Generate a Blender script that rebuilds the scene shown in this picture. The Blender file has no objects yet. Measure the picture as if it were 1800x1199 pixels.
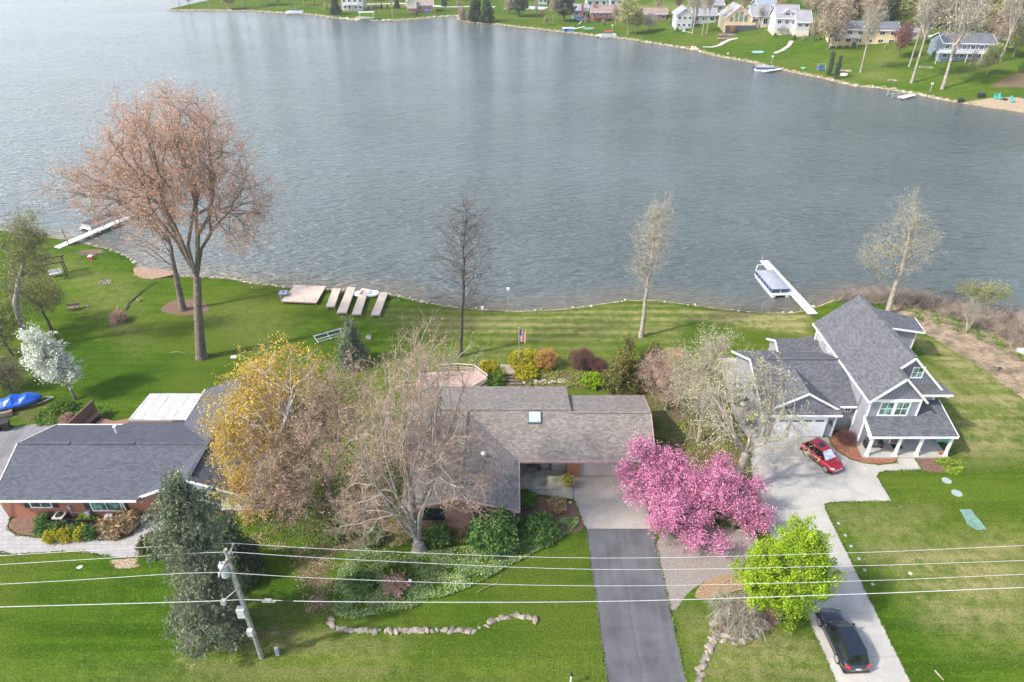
import bpy, math, random
import numpy as np
from mathutils import Vector, Matrix

# ------------------------------------------------------------------ camera, sky, sun, exposure
C = bpy.context.scene.collection
sc = bpy.context.scene
PITCH = math.radians(32.7); CAMH = 45.0
cam = bpy.data.cameras.new('camera'); co = bpy.data.objects.new('camera', cam); C.objects.link(co)
co.location = (0, 0, CAMH); co.rotation_euler = (math.pi/2-PITCH, 0, 0)
cam.sensor_width = 36; cam.lens = 24; cam.clip_start = 1; cam.clip_end = 6000
sc.camera = co
SUN_EL = math.radians(44); SUN_TO = Vector((-0.93, -0.36, 0)).normalized()      # horizontal direction towards the sun
w = bpy.data.worlds.new('World'); sc.world = w; w.use_nodes = True
nt = w.node_tree; nt.nodes.clear()
sky = nt.nodes.new('ShaderNodeTexSky'); sky.sky_type = 'NISHITA'; sky.sun_disc = False
sky.sun_elevation = SUN_EL; sky.sun_rotation = math.atan2(SUN_TO.x, SUN_TO.y)
sky.altitude = 100; sky.air_density = 1.0; sky.dust_density = 3.0; sky.ozone_density = 1.0
bgn = nt.nodes.new('ShaderNodeBackground'); bgn.inputs[1].default_value = 0.15
wo = nt.nodes.new('ShaderNodeOutputWorld')
# thin bright haze towards the horizon, brightest on the sun's side
tcw = nt.nodes.new('ShaderNodeTexCoord'); spw = nt.nodes.new('ShaderNodeSeparateXYZ'); nt.links.new(tcw.outputs['Generated'], spw.inputs[0])
def wm(op, a, b=None):
    n = nt.nodes.new('ShaderNodeMath'); n.operation = op
    for s_, v in ((n.inputs[0], a), (n.inputs[1], b)):
        if v is None: continue
        if isinstance(v, (int, float)): s_.default_value = v
        else: nt.links.new(v, s_)
    return n.outputs[0]
hz_ = wm('POWER', wm('SUBTRACT', 1.0, wm('MINIMUM', wm('ABSOLUTE', spw.outputs[2]), 1.0)), 3.2)
hz_ = wm('MULTIPLY', hz_, wm('ADD', .72, wm('MULTIPLY', spw.outputs[0], -.42)))
hc_ = nt.nodes.new('ShaderNodeCombineColor')
for i_, v_ in enumerate((8.8, 9.4, 10.2)): nt.links.new(wm('MULTIPLY', hz_, v_), hc_.inputs[i_])
ad_ = nt.nodes.new('ShaderNodeMix'); ad_.data_type = 'RGBA'; ad_.blend_type = 'ADD'; ad_.inputs[0].default_value = 1
nt.links.new(sky.outputs[0], ad_.inputs[6]); nt.links.new(hc_.outputs[0], ad_.inputs[7]); nt.links.new(ad_.outputs[2], bgn.inputs[0]); nt.links.new(bgn.outputs[0], wo.inputs[0])
sl = bpy.data.lights.new('sun', 'SUN'); sl.energy = 2.9; sl.angle = math.radians(2.5); sl.color = (1.0, 0.95, 0.87)
so = bpy.data.objects.new('sun', sl); C.objects.link(so)
sd = Vector((SUN_TO.x*math.cos(SUN_EL), SUN_TO.y*math.cos(SUN_EL), math.sin(SUN_EL)))
so.rotation_euler = sd.to_track_quat('Z', 'Y').to_euler(); so.location = (-60, -40, 80)
sc.view_settings.view_transform = 'Standard'; sc.view_settings.look = 'None'
sc.view_settings.exposure = 0.88; sc.view_settings.gamma = 1.0; sc.view_settings.use_curve_mapping = False
sc.cycles.max_bounces = 6; sc.cycles.transparent_max_bounces = 16

random.seed(7); RNG = np.random.default_rng(7)
U = random.uniform

# ------------------------------------------------------------------ measuring the photograph (pixels of the 1800x1199 picture)
WZ = -0.5          # water level
def ray(px, py):
    a = (px-900)/1200.0; b = -(py-599.5)/1200.0
    return (a, math.cos(PITCH)+b*math.sin(PITCH), -math.sin(PITCH)+b*math.cos(PITCH))
def at(px, py, z=0.0):
    d = ray(px, py); t = (z-CAMH)/d[2]
    return Vector((d[0]*t, d[1]*t, z))
def aty(px, py, y):
    d = ray(px, py); t = y/d[1]
    return Vector((d[0]*t, y, CAMH+d[2]*t))

# ------------------------------------------------------------------ objects
def tag(o, label=None, cat=None, group=None, kind=None):
    if label: o['label'] = label
    if cat: o['category'] = cat
    if group: o['group'] = group
    if kind: o['kind'] = kind
    return o
def thing(name, label, cat, loc=(0, 0, 0), rz=0.0, group=None):
    o = bpy.data.objects.new(name, None); C.objects.link(o); o.empty_display_size = .3
    o.location = loc; o.rotation_euler = (0, 0, rz)
    return tag(o, label, cat, group)
def kids(o): return [c for c in KID.get(o.name, [])]
KID = {}
def setp(o, parent):
    if parent is not None:
        o.parent = parent; KID.setdefault(parent.name, []).append(o)
def dup(root, loc, rz=None, scale=None, label=None, group=None, parent=None):
    r = root.copy(); C.objects.link(r)
    if parent is not None: setp(r, parent)
    else:
        r.location = loc
        if rz is not None: r.rotation_euler = (0, 0, rz)
        if scale is not None: r.scale = scale if hasattr(scale, '__len__') else (scale,)*3
        if label: r['label'] = label
        if group: r['group'] = group
    for c in kids(root): dup(c, None, parent=r)
    return r

def raw_mesh(name, V, F, mat, parent=None, smooth=False, rnd=None, uv=False):
    """V (n,3) array, F (m,k) array or list of index lists"""
    me = bpy.data.meshes.new(name)
    V = np.asarray(V, dtype=np.float32)
    if isinstance(F, np.ndarray):
        m, k = F.shape
        me.vertices.add(len(V)); me.vertices.foreach_set('co', V.ravel())
        me.loops.add(m*k); me.loops.foreach_set('vertex_index', F.astype(np.int32).ravel())
        me.polygons.add(m); me.polygons.foreach_set('loop_start', np.arange(0, m*k, k, dtype=np.int32))
        me.polygons.foreach_set('loop_total', np.full(m, k, dtype=np.int32))
        me.update(calc_edges=True)
    else:
        me.from_pydata([tuple(v) for v in V.tolist()], [], F); me.update()
    if uv: auto_uv(me)
    if smooth: me.polygons.foreach_set('use_smooth', np.ones(len(me.polygons), dtype=bool))
    if rnd is not None:
        at_ = me.attributes.new('rnd', 'FLOAT', 'FACE'); at_.data.foreach_set('value', np.asarray(rnd, dtype=np.float32))
    if mat: me.materials.append(mat)
    o = bpy.data.objects.new(name, me); C.objects.link(o); setp(o, parent)
    return o
def auto_uv(me):
    uvl = me.uv_layers.new(name='uv'); vs = me.vertices
    out = np.zeros(len(me.loops)*2, dtype=np.float32)
    for p in me.polygons:
        n = p.normal
        if abs(n.z) > 0.98: u = Vector((1, 0, 0)); v = Vector((0, 1, 0))
        else:
            u = Vector((-n.y, n.x, 0)).normalized(); v = n.cross(u).normalized()
            if v.z < 0: v = -v
        for li in p.loop_indices:
            c = vs[me.loops[li].vertex_index].co
            out[2*li] = u.dot(c); out[2*li+1] = v.dot(c)
    uvl.data.foreach_set('uv', out)

class MB:
    def __init__(s): s.v = []; s.f = []; s.p = []
    def add(s, vs, fs):
        b = len(s.v); s.p.append((b, len(s.f))); s.v += [tuple(x) for x in vs]; s.f += [[b+i for i in f] for f in fs]; return s
    def box(s, x0, x1, y0, y1, z0, z1):
        if x0 > x1: x0, x1 = x1, x0
        if y0 > y1: y0, y1 = y1, y0
        if z0 > z1: z0, z1 = z1, z0
        vs = [(x0,y0,z0),(x1,y0,z0),(x1,y1,z0),(x0,y1,z0),(x0,y0,z1),(x1,y0,z1),(x1,y1,z1),(x0,y1,z1)]
        return s.add(vs, [(0,3,2,1),(4,5,6,7),(0,1,5,4),(1,2,6,5),(2,3,7,6),(3,0,4,7)])
    def slab(s, poly, t):
        """roof plane polygon (top surface), thickened straight down"""
        n = len(poly); vs = [tuple(p) for p in poly]+[(p[0], p[1], p[2]-t) for p in poly]
        a = sum(poly[i][0]*poly[(i+1) % n][1]-poly[(i+1) % n][0]*poly[i][1] for i in range(n))
        idx = list(range(n))
        if a < 0: idx = idx[::-1]
        fs = [idx, [i+n for i in idx[::-1]]]
        for k in range(n):
            i, j = idx[k], idx[(k+1) % n]; fs.append([i, i+n, j+n, j])
        return s.add(vs, fs)
    def prism(s, poly, z0, z1):
        return s.slab([(p[0], p[1], z1) for p in poly], z1-z0)
    def poly(s, pts): return s.add(pts, [list(range(len(pts)))])
    def bar(s, p, q, a=.05, b=None, up=(0, 0, 1)):
        b = a if b is None else b
        p = Vector(p); q = Vector(q); d = (q-p)
        if d.length < 1e-6: return s
        d.normalize(); u = Vector(up)
        if abs(d.dot(u)) > .98: u = Vector((0, 1, 0))
        x = d.cross(u).normalized()*a/2; y = x.cross(d).normalized()*b/2
        vs = [p-x-y, p+x-y, p+x+y, p-x+y, q-x-y, q+x-y, q+x+y, q-x+y]
        return s.add(vs, [(0,3,2,1),(4,5,6,7),(0,1,5,4),(1,2,6,5),(2,3,7,6),(3,0,4,7)])
    def cyl(s, p, q, r0, r1=None, n=12, caps=True):
        r1 = r0 if r1 is None else r1
        p = Vector(p); q = Vector(q); d = (q-p).normalized()
        u = Vector((0, 0, 1)) if abs(d.z) < .9 else Vector((1, 0, 0))
        x = d.cross(u).normalized(); y = d.cross(x)
        vs = []
        for c, r in ((p, r0), (q, r1)):
            for i in range(n):
                a = 2*math.pi*i/n; vs.append(c+(x*math.cos(a)+y*math.sin(a))*r)
        fs = [[i, (i+1) % n, n+(i+1) % n, n+i] for i in range(n)]
        if caps: fs += [list(range(n))[::-1], [n+i for i in range(n)]]
        return s.add(vs, fs)
    def lathe(s, c, prof, n=14):
        vs = []; fs = []
        for r, z in prof:
            for i in range(n):
                a = 2*math.pi*i/n; vs.append((c[0]+r*math.cos(a), c[1]+r*math.sin(a), c[2]+z))
        for k in range(len(prof)-1):
            for i in range(n):
                j = (i+1) % n; fs.append([k*n+i, k*n+j, (k+1)*n+j, (k+1)*n+i])
        fs += [list(range(n))[::-1], [(len(prof)-1)*n+i for i in range(n)]]
        return s.add(vs, fs)
    def rock(s, c, r, sq=.6, seed=0):
        rr = random.Random(seed); vs = []; n = 7; ea = rr.uniform(0, 3.14); el = rr.uniform(1.0, 1.7); i0 = len(s.v)
        for k, (z, q) in enumerate(((-.3, .75), (.1, 1.0), (.6, .85), (.95, .45))):
            for i in range(n):
                a = 2*math.pi*i/n+k*.3; q2 = q*r*rr.uniform(.78, 1.15)
                vs.append((c[0]+q2*math.cos(a), c[1]+q2*math.sin(a)*.85, c[2]+z*r*sq*rr.uniform(.85, 1.15)))
        fs = []
        for k in range(3):
            for i in range(n):
                j = (i+1) % n; fs.append([k*n+i, k*n+j, (k+1)*n+j, (k+1)*n+i])
        ca_, sa_ = math.cos(ea), math.sin(ea); v2 = []
        for x, y, z in vs:
            dx, dy = x-c[0], y-c[1]; u_ = (dx*ca_+dy*sa_)*el; w_ = (-dx*sa_+dy*ca_)/math.sqrt(el); v2.append((c[0]+u_*ca_-w_*sa_, c[1]+u_*sa_+w_*ca_, z))
        vs = v2; fs += [list(range(n))[::-1], [3*n+i for i in range(n)]]
        return s.add(vs, fs)
    def off(s, o): s.v = [(a-o[0], b-o[1], c-o[2]) for a, b, c in s.v]; return s
    def xf(s, m): s.v = [tuple(m @ Vector(v)) for v in s.v]; return s
    def build(s, name, mat, parent=None, org=None, smooth=False, bevel=0):
        if org is not None: s.off(org)
        o = raw_mesh(name, s.v, s.f, mat, parent, smooth, uv=True)
        if bevel:
            b = o.modifiers.new('bevel', 'BEVEL'); b.width = bevel; b.segments = 2; b.limit_method = 'ANGLE'
        return o

def build_each(mb, name, mat, parent=None, org=None, smooth=False):
    """every piece of the builder becomes a part of its own"""
    out = []; pp = mb.p+[(len(mb.v), len(mb.f))]
    for (v0, f0), (v1, f1) in zip(pp[:-1], pp[1:]):
        k = MB(); k.add(mb.v[v0:v1], [[i-v0 for i in f] for f in mb.f[f0:f1]]); out.append(k.build(name, mat, parent, org=org, smooth=smooth))
    return out

# ------------------------------------------------------------------ materials
def newmat(name):
    m = bpy.data.materials.new(name); m.use_nodes = True
    t = m.node_tree; b = t.nodes['Principled BSDF']; return m, t, b
def mixrgb(t, fac, a, b, mode='MIX'):
    n = t.nodes.new('ShaderNodeMix'); n.data_type = 'RGBA'; n.blend_type = mode
    for s_, v in ((n.inputs[0], fac), (n.inputs[6], a), (n.inputs[7], b)):
        if hasattr(v, 'is_output') or isinstance(v, bpy.types.NodeSocket): t.links.new(v, s_)
        elif s_ == n.inputs[0]: s_.default_value = v
        else: s_.default_value = (v[0], v[1], v[2], 1)
    return n.outputs[2]
def noise(t, vec, scale, detail=4, rough=.6, dim='3D'):
    n = t.nodes.new('ShaderNodeTexNoise'); n.inputs['Scale'].default_value = scale
    n.inputs['Detail'].default_value = detail; n.inputs['Roughness'].default_value = rough
    if vec is not None: t.links.new(vec, n.inputs['Vector'])
    return n.outputs[0]
def ramp(t, v, lo, hi, a=0.0, b=1.0):
    n = t.nodes.new('ShaderNodeMapRange'); n.interpolation_type = 'SMOOTHSTEP'
    n.inputs[1].default_value = lo; n.inputs[2].default_value = hi; n.inputs[3].default_value = a; n.inputs[4].default_value = b
    t.links.new(v, n.inputs[0]); return n.outputs[0]
def maths(t, op, a, b=None):
    n = t.nodes.new('ShaderNodeMath'); n.operation = op
    for s_, v in ((n.inputs[0], a), (n.inputs[1], b)):
        if v is None: continue
        if isinstance(v, bpy.types.NodeSocket): t.links.new(v, s_)
        else: s_.default_value = v
    return n.outputs[0]
def coords(t, kind='Object', scale=None):
    n = t.nodes.new('ShaderNodeTexCoord').outputs[kind]
    if scale:
        m = t.nodes.new('ShaderNodeMapping'); m.inputs['Scale'].default_value = scale; t.links.new(n, m.inputs[0]); n = m.outputs[0]
    return n
def bump(t, b, h, strength=.3, dist=.05):
    n = t.nodes.new('ShaderNodeBump'); n.inputs['Strength'].default_value = strength; n.inputs['Distance'].default_value = dist
    t.links.new(h, n.inputs['Height']); t.links.new(n.outputs[0], b.inputs['Normal'])
def M(name, col, rough=.7, var=.12, scale=4, metal=0, bmp=0, spec=None, col2=None, coat=0):
    m, t, b = newmat(name)
    v = noise(t, coords(t), scale, 6)
    c2 = col2 if col2 else tuple(c*(1-var*1.6) for c in col); c1 = tuple(min(1, c*(1+var)) for c in col)
    t.links.new(mixrgb(t, ramp(t, v, .3, .7), c2, c1), b.inputs['Base Color'])
    b.inputs['Roughness'].default_value = rough; b.inputs['Metallic'].default_value = metal
    if spec is not None: b.inputs['Specular IOR Level'].default_value = spec
    if coat: b.inputs['Coat Weight'].default_value = coat; b.inputs['Coat Roughness'].default_value = .05
    if bmp: bump(t, b, v, bmp, .03)
    return m
def brickmat(name, c1, c2, mortar, bw, rh, ms=.01, rough=.85, bias=0, big=.25, weather=None, bmp=.4, offset=.5):
    m, t, b = newmat(name)
    uv = coords(t, 'UV')
    br = t.nodes.new('ShaderNodeTexBrick'); t.links.new(uv, br.inputs['Vector'])
    br.inputs['Scale'].default_value = 1; br.inputs['Brick Width'].default_value = bw; br.inputs['Row Height'].default_value = rh
    br.inputs['Mortar Size'].default_value = ms; br.inputs['Mortar Smooth'].default_value = .3; br.inputs['Bias'].default_value = bias
    br.offset = offset
    br.inputs['Color1'].default_value = (*c1, 1); br.inputs['Color2'].default_value = (*c2, 1); br.inputs['Mortar'].default_value = (*mortar, 1)
    v = noise(t, coords(t), .6, 6, .65)
    col = mixrgb(t, ramp(t, v, .3, .7, 0, big), br.outputs[0], weather or tuple(c*.5 for c in c1))
    v2 = noise(t, coords(t), 9, 3)
    col = mixrgb(t, 1.0, col, mixrgb(t, v2, (.8, .8, .8), (1.2, 1.2, 1.2)), 'MULTIPLY')
    t.links.new(col, b.inputs['Base Color']); b.inputs['Roughness'].default_value = rough
    b.inputs['Specular IOR Level'].default_value = .25
    bump(t, b, maths(t, 'SUBTRACT', 1.0, br.outputs['Fac']), bmp, .015)
    return m
def linemat(name, col, dark, step, axis=1, width=.12, rough=.6, spec=.3):
    m, t, b = newmat(name)
    sp = t.nodes.new('ShaderNodeSeparateXYZ'); t.links.new(coords(t, 'UV'), sp.inputs[0])
    f = maths(t, 'FRACT', maths(t, 'DIVIDE', sp.outputs[axis], step))
    g = maths(t, 'LESS_THAN', f, width)
    v = noise(t, coords(t), 1.2, 5)
    c = mixrgb(t, ramp(t, v, .3, .7), tuple(x*.88 for x in col), tuple(min(1, x*1.08) for x in col))
    t.links.new(mixrgb(t, g, c, dark), b.inputs['Base Color']); b.inputs['Roughness'].default_value = rough
    b.inputs['Specular IOR Level'].default_value = spec
    bump(t, b, f, .4, .02)
    return m
def leafmat(name, a, b_, c_=None, trans=.25, rough=.7):
    m, t, b = newmat(name)
    at_ = t.nodes.new('ShaderNodeAttribute'); at_.attribute_name = 'rnd'
    f = at_.outputs['Fac']
    col = mixrgb(t, f, a, b_)
    if c_: col = mixrgb(t, ramp(t, f, .8, .95), col, c_)
    v = noise(t, coords(t), .5, 3)
    col = mixrgb(t, 1.0, col, mixrgb(t, ramp(t, v, .35, .65), (.78, .8, .78), (1.18, 1.15, 1.15)), 'MULTIPLY')
    t.links.new(col, b.inputs['Base Color']); b.inputs['Roughness'].default_value = rough; b.inputs['Specular IOR Level'].default_value = .2
    if trans:
        tr = t.nodes.new('ShaderNodeBsdfTranslucent'); t.links.new(col, tr.inputs[0])
        mx = t.nodes.new('ShaderNodeMixShader'); mx.inputs[0].default_value = trans
        out = t.nodes['Material Output']
        t.links.new(b.outputs[0], mx.inputs[1]); t.links.new(tr.outputs[0], mx.inputs[2]); t.links.new(mx.outputs[0], out.inputs[0])
    return m
def glassmat(name, col=(.03, .05, .055), rough=.06):
    m, t, b = newmat(name)
    v = noise(t, coords(t), 1.1, 3)
    t.links.new(mixrgb(t, ramp(t, v, .4, .6), tuple(c*.5 for c in col), tuple(c*1.7 for c in col)), b.inputs['Base Color'])
    b.inputs['Roughness'].default_value = rough; b.inputs['Specular IOR Level'].default_value = .9
    return m

mWhite = M('white_trim', (.78, .78, .77), .5, .06)
mGlass = glassmat('window_glass'); mGlassG = glassmat('green_glass', (.10, .19, .17), .1)
mBlack = M('black_plastic', (.02, .02, .022), .5)
mGrey = M('grey_metal', (.42, .44, .46), .45, .15, metal=.3)
mAlu = M('aluminium', (.62, .63, .65), .4, .1, metal=.5)
mRubber = M('rubber', (.02, .02, .02), .8)
mShL = brickmat('charcoal_shingles', (.062, .068, .088), (.11, .117, .145), (.04, .042, .052), .34, .17, .012, big=.35, weather=(.10, .105, .125))
mShC = brickmat('brown_shingles', (.165, .145, .13), (.31, .285, .26), (.095, .08, .07), .32, .16, .012, big=.4, weather=(.15, .125, .115))
mShR = brickmat('slate_grey_shingles', (.078, .082, .093), (.15, .154, .166), (.06, .064, .078), .33, .17, .012, big=.25, weather=(.09, .095, .112))
mBrick = brickmat('red_brick', (.36, .105, .055), (.25, .065, .038), (.30, .22, .17), .24, .085, .012, big=.25, weather=(.42, .17, .10))
mBrickC = brickmat('pink_brick', (.33, .17, .12), (.24, .12, .085), (.30, .24, .20), .24, .085, .012)
mSideR = linemat('grey_siding', (.30, .30, .345), (.18, .18, .21), .16)
mBatR = linemat('grey_batten_siding', (.22, .22, .265), (.12, .12, .15), .34, 0, .2)
mSideW = linemat('white_siding', (.66, .66, .66), (.45, .45, .46), .14)
mSideC = linemat('taupe_vertical_siding', (.40, .345, .30), (.24, .20, .17), .22, 0, .12)
mPinkTrim = M('mauve_fascia', (.40, .26, .26), .6)
mBark = M('bark', (.16, .13, .10), .9, .3, 3, bmp=.5)
mBarkG = M('grey_bark', (.30, .27, .235), .9, .3, 3, bmp=.5)
mBarkP = M('pale_bark', (.33, .29, .235), .9, .25, 3, bmp=.5)
mBarkD = M('dark_bark', (.085, .07, .06), .9, .3, 3, bmp=.5)
mTwigTan = M('tan_twigs', (.42, .31, .235), .9, .25, .8)
mTwigGrey = M('grey_twigs', (.33, .29, .26), .9, .25, .8)
mTwigPale = M('pale_twigs', (.38, .35, .28), .9, .2, .8)
mTwigDark = M('dark_twigs', (.13, .10, .085), .9, .25, .8)
mConc = M('concrete', (.56, .54, .51), .85, .08, .9, bmp=.05)
# ------------------------------------------------------------------ shoreline and terrain
near_px = [(-60,400),(0,406),(60,413),(100,418),(150,428),(200,440),(228,452),(245,468),(262,478),(300,484),(350,487),(400,489),(440,497),(470,500),(500,504),(540,506),(580,509),(640,512),(700,520),(740,530),(790,539),(850,544),(910,547),(965,545),(1010,541),(1050,535),(1090,529),(1140,527),(1180,531),(1230,538),(1290,545),(1340,549),(1385,550),(1420,545),(1450,533),(1470,525),(1505,518),(1550,516),(1600,521),(1650,530),(1700,539),(1750,549),(1800,561)]
far_px = [(1800,198),(1750,191),(1700,183),(1650,175),(1600,164),(1550,156),(1500,151),(1480,147),(1450,139),(1420,133),(1390,127),(1370,122),(1340,116),(1310,108),(1280,103),(1250,97),(1225,90),(1200,85),(1150,77),(1110,70),(1080,67),(1050,64),(1020,60),(980,56),(950,52),(910,48),(870,43),(830,40),(808,37),(803,28),(770,30),(740,33),(700,36),(660,37),(625,35),(600,33),(575,30),(555,27),(520,24),(490,23),(450,20),(400,19),(350,19),(310,19),(293,18),(300,15),(315,12),(340,6),(370,0),(420,-8),(520,-20)]
shore = [tuple(at(x, y, WZ))[:2] for x, y in near_px]
shore += [(110, 62), (220, 40), (420, 20), (420, 150), (220, 168), (150, 182)]
shore += [tuple(at(x, y, WZ))[:2] for x, y in far_px]
shore += [(-330, 640), (-800, 800), (-1500, 700), (-1500, 150), (-400, 140), (-200, 122)]
SH = np.array(shore)
def seg_dist(P, poly, closed=True):
    d = np.full(len(P), 1e9); n = len(poly)
    for i in range(n if closed else n-1):
        a = poly[i]; b = poly[(i+1) % n]; ab = b-a
        t = np.clip(((P-a) @ ab)/max(1e-9, ab @ ab), 0, 1)
        q = P-(a+t[:, None]*ab); d = np.minimum(d, q[:, 0]**2+q[:, 1]**2)
    return np.sqrt(d)
def inside(P, poly):
    r = np.zeros(len(P), dtype=bool); n = len(poly); x, y = P[:, 0], P[:, 1]
    for i in range(n):
        x1, y1 = poly[i]; x2, y2 = poly[(i+1) % n]
        if y1 == y2: continue
        c = ((y1 > y) != (y2 > y)) & (x < (x2-x1)*(y-y1)/(y2-y1)+x1); r ^= c
    return r
def sdist(P):
    d = seg_dist(P, SH); ins = inside(P, SH)
    return np.where(ins, -d, d)           # positive on land
def Hd(P, d):
    x, y = P[:, 0], P[:, 1]
    bank = WZ+(-WZ)*np.clip(d/2.2, 0, 1)
    under = WZ+np.maximum(d*.16, -3.0)
    far = np.clip((y-120)/20, 0, 1)*(d > 0)
    sl = .02+.10*np.clip((x-30)/60, 0, 1)
    dd = np.maximum(d-4, 0)
    rise = np.minimum(dd*sl, 5.5*np.clip((x-20)/80, 0.15, 1)+dd*.01)
    bump_ = .25*np.sin(x*.21+y*.13)*np.sin(y*.17-x*.05)*np.clip(dd/10, 0, 1)
    return np.where(d > 0, bank+far*(rise+bump_), under)
def H(x, y):
    P = np.array([[x, y]]); return float(Hd(P, sdist(P))[0])
def G(px, py):
    """point of the terrain seen at a pixel"""
    d = np.array(ray(px, py)); t0 = CAMH/-d[2]
    p = at(px, py, 0)
    if p.y < 118: return Vector((p.x, p.y, H(p.x, p.y))) if H(p.x, p.y) < -.05 else p
    ts = np.linspace(t0*.6, t0*1.02, 160); P = d[None, :]*ts[:, None]
    h = Hd(P[:, :2], sdist(P[:, :2])); z = CAMH+P[:, 2]
    k = np.argmax(z <= h)
    return Vector((P[k, 0], P[k, 1], h[k]))
PX = lambda pts, z=0.0: [tuple(at(x, y, z))[:2] for x, y in pts]

def axis(a, b, step, grow, end_lo, end_hi):
    v = list(np.arange(a, b+step/2, step)); s = step; x = v[-1]
    while x < end_hi: s *= grow; x += s; v.append(x)
    s = step; x = v[0]; lo = []
    while x > end_lo: s *= grow; x -= s; lo.append(x)
    return np.array(lo[::-1]+v)
xs = axis(-62, 72, .55, 1.012, -1100, 1100)
ys = np.concatenate([np.arange(12, 100, .5), axis(100, 400, 1.8, 1.05, 99, 1450)[0:]]); ys = np.unique(ys); ys = np.concatenate([[-250, -60, -10, 2], ys])
gx, gy = np.meshgrid(xs, ys); GP = np.stack([gx.ravel(), gy.ravel()], 1)
# fine shoreline distance everywhere in view
GD = np.empty(len(GP))
for k in range(0, len(GP), 40000): GD[k:k+40000] = sdist(GP[k:k+40000])
GH = Hd(GP, GD)
nx, ny = len(xs), len(ys)
ii = (np.arange(ny-1)[:, None]*nx+np.arange(nx-1)[None, :]).ravel()
GF = np.stack([ii, ii+1, ii+1+nx, ii+nx], 1)
rn = np.random.default_rng(3)
def smooth(e0, e1, x):
    t = np.clip((x-e0)/(e1-e0), 0, 1); return t*t*(3-2*t)
mask = np.zeros((len(GP), 4), dtype=np.float32)     # dirt, dry grass, sand, lush
def paint(ch, poly, val=1.0, soft=1.0):
    poly = np.array(poly); lo = poly.min(0)-soft*2; hi = poly.max(0)+soft*2
    s_ = np.where((GP[:, 0] > lo[0]) & (GP[:, 0] < hi[0]) & (GP[:, 1] > lo[1]) & (GP[:, 1] < hi[1]))[0]
    P = GP[s_]; d = seg_dist(P, poly); d = np.where(inside(P, poly), d, -d)
    mask[s_, ch] = np.maximum(mask[s_, ch], val*smooth(-soft, soft, d))
W = lambda pts: [tuple(G(x, y))[:2] for x, y in pts]
# dirt / leaf litter
paint(0, PX([(430,880),(560,860),(700,880),(900,880),(920,940),(820,960),(700,965),(600,985),(585,1060),(560,1010),(520,950),(440,960)]), .52, 1.5)
paint(0, PX([(500,960),(590,980),(580,1090),(540,1080)]), .6, 1.0)
paint(0, PX([(690,905),(900,905),(900,935),(700,945)]), .85, .8)
paint(0, PX([(120,715),(200,720),(200,745),(100,745),(60,755),(0,740),(0,700),(60,690)]), .55, 1.2)
paint(0, PX([(0,600),(60,610),(70,700),(0,700)]), .5, 1.5)
paint(0, PX([(1150,760),(1250,720),(1330,770),(1340,900),(1150,940)]), .6, 1.5)
paint(0, PX([(1120,700),(1260,640),(1280,730),(1160,770)]), .6, 1.5)
paint(0, PX([(820,660),(1140,640),(1160,690),(830,690)]), .6, 1.2)
paint(0, PX([(330,1095),(500,1080),(560,1120),(470,1140),(350,1155)]), .5, 1.2)
for x, y in ((980,1010),(1005,1022),(1495,1165),(1230,1090),(60,1120),(180,1085),(120,1180),(560,1140),(640,1185),(905,1130),(1560,1110),(1700,980),(1620,930),(1740,1090),(1280,1160),(1350,1185),(260,560),(420,600)):
    paint(2, PX([(x-13,y-4),(x+12,y-5),(x+9,y+4),(x-9,y+5)]), .42, .45)
for x, y in ((325,1135),(322,1160),(340,1185),(385,1165),(335,1170)):
    paint(2, PX([(x-9,y-6),(x+9,y-6),(x+9,y+7),(x-9,y+7)]), .7, .35)
paint(2, PX([(190,985),(240,978),(250,995),(205,1003)]), .9, .3)
paint(2, PX([(335,630),(375,630),(372,637),(340,637)]), .5, .5)
# dry, thin grass
paint(1, PX([(640,540),(900,550),(1180,530),(1200,560),(1190,600),(900,600),(700,590)]), .75, 2.5)
paint(1, PX([(680,590),(1100,600),(1100,640),(830,650),(700,640)]), .35, 2.5)
paint(1, PX([(1180,540),(1420,552),(1420,590),(1200,560)]), .95, 1.0)
paint(1, PX([(1620,640),(1800,720),(1800,800),(1690,810),(1660,720)]), .7, 2.5)
paint(1, PX([(1530,960),(1800,940),(1800,1120),(1650,1110)]), .75, 3)
paint(1, PX([(1460,890),(1640,900),(1640,1000),(1520,990)]), .5, 2.5)
paint(1, PX([(1700,620),(1640,600),(1560,570),(1600,600),(1800,760),(1800,700)]), .8, 1.5)
paint(1, PX([(1200,1080),(1440,1120),(1470,1199),(1250,1199)]), .55, 2)
paint(1, PX([(0,1180),(600,1150),(1050,1190),(1060,1260),(0,1260)]), .15, 2.5)
paint(1, PX([(420,1060),(700,1130),(700,1199),(300,1199)]), .4, 2.5)
paint(1, PX([(330,560),(430,520),(520,560),(480,640)]), .15, 2.5)
paint(1, PX([(130,460),(240,500),(240,620),(170,560),(60,440)]), .3, 3)
paint(1, PX([(1155,535),(1190,535),(1190,620),(1155,640)]), .6, 1.5)
# straw bank on the right
paint(2, PX([(1555,520),(1660,545),(1800,580),(1860,640),(1860,760),(1790,700),(1700,630),(1630,585),(1560,560)]), .55, 1.2)
paint(0, PX([(1570,545),(1640,555),(1800,600),(1860,720),(1780,670),(1680,615),(1600,575)]), .62, 1.5)
# lush darker lawn
paint(3, PX([(0,640),(200,590),(420,560),(560,600),(520,680),(380,700),(200,700)]), .8, 3)
paint(3, PX([(0,1000),(330,1000),(330,1150),(0,1180)]), .5, 3)
paint(3, PX([(830,1000),(1040,950),(1060,1150),(760,1110)]), .7, 2)
paint(3, PX([(1190,545),(1330,560),(1400,600),(1200,600)]), .8, 1.5)
paint(3, PX([(1460,1100),(1650,1010),(1700,1199),(1520,1199)]), .5, 2)
paint(3, PX([(1620,800),(1700,740),(1760,780),(1700,830)]), .5, 2)
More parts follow.
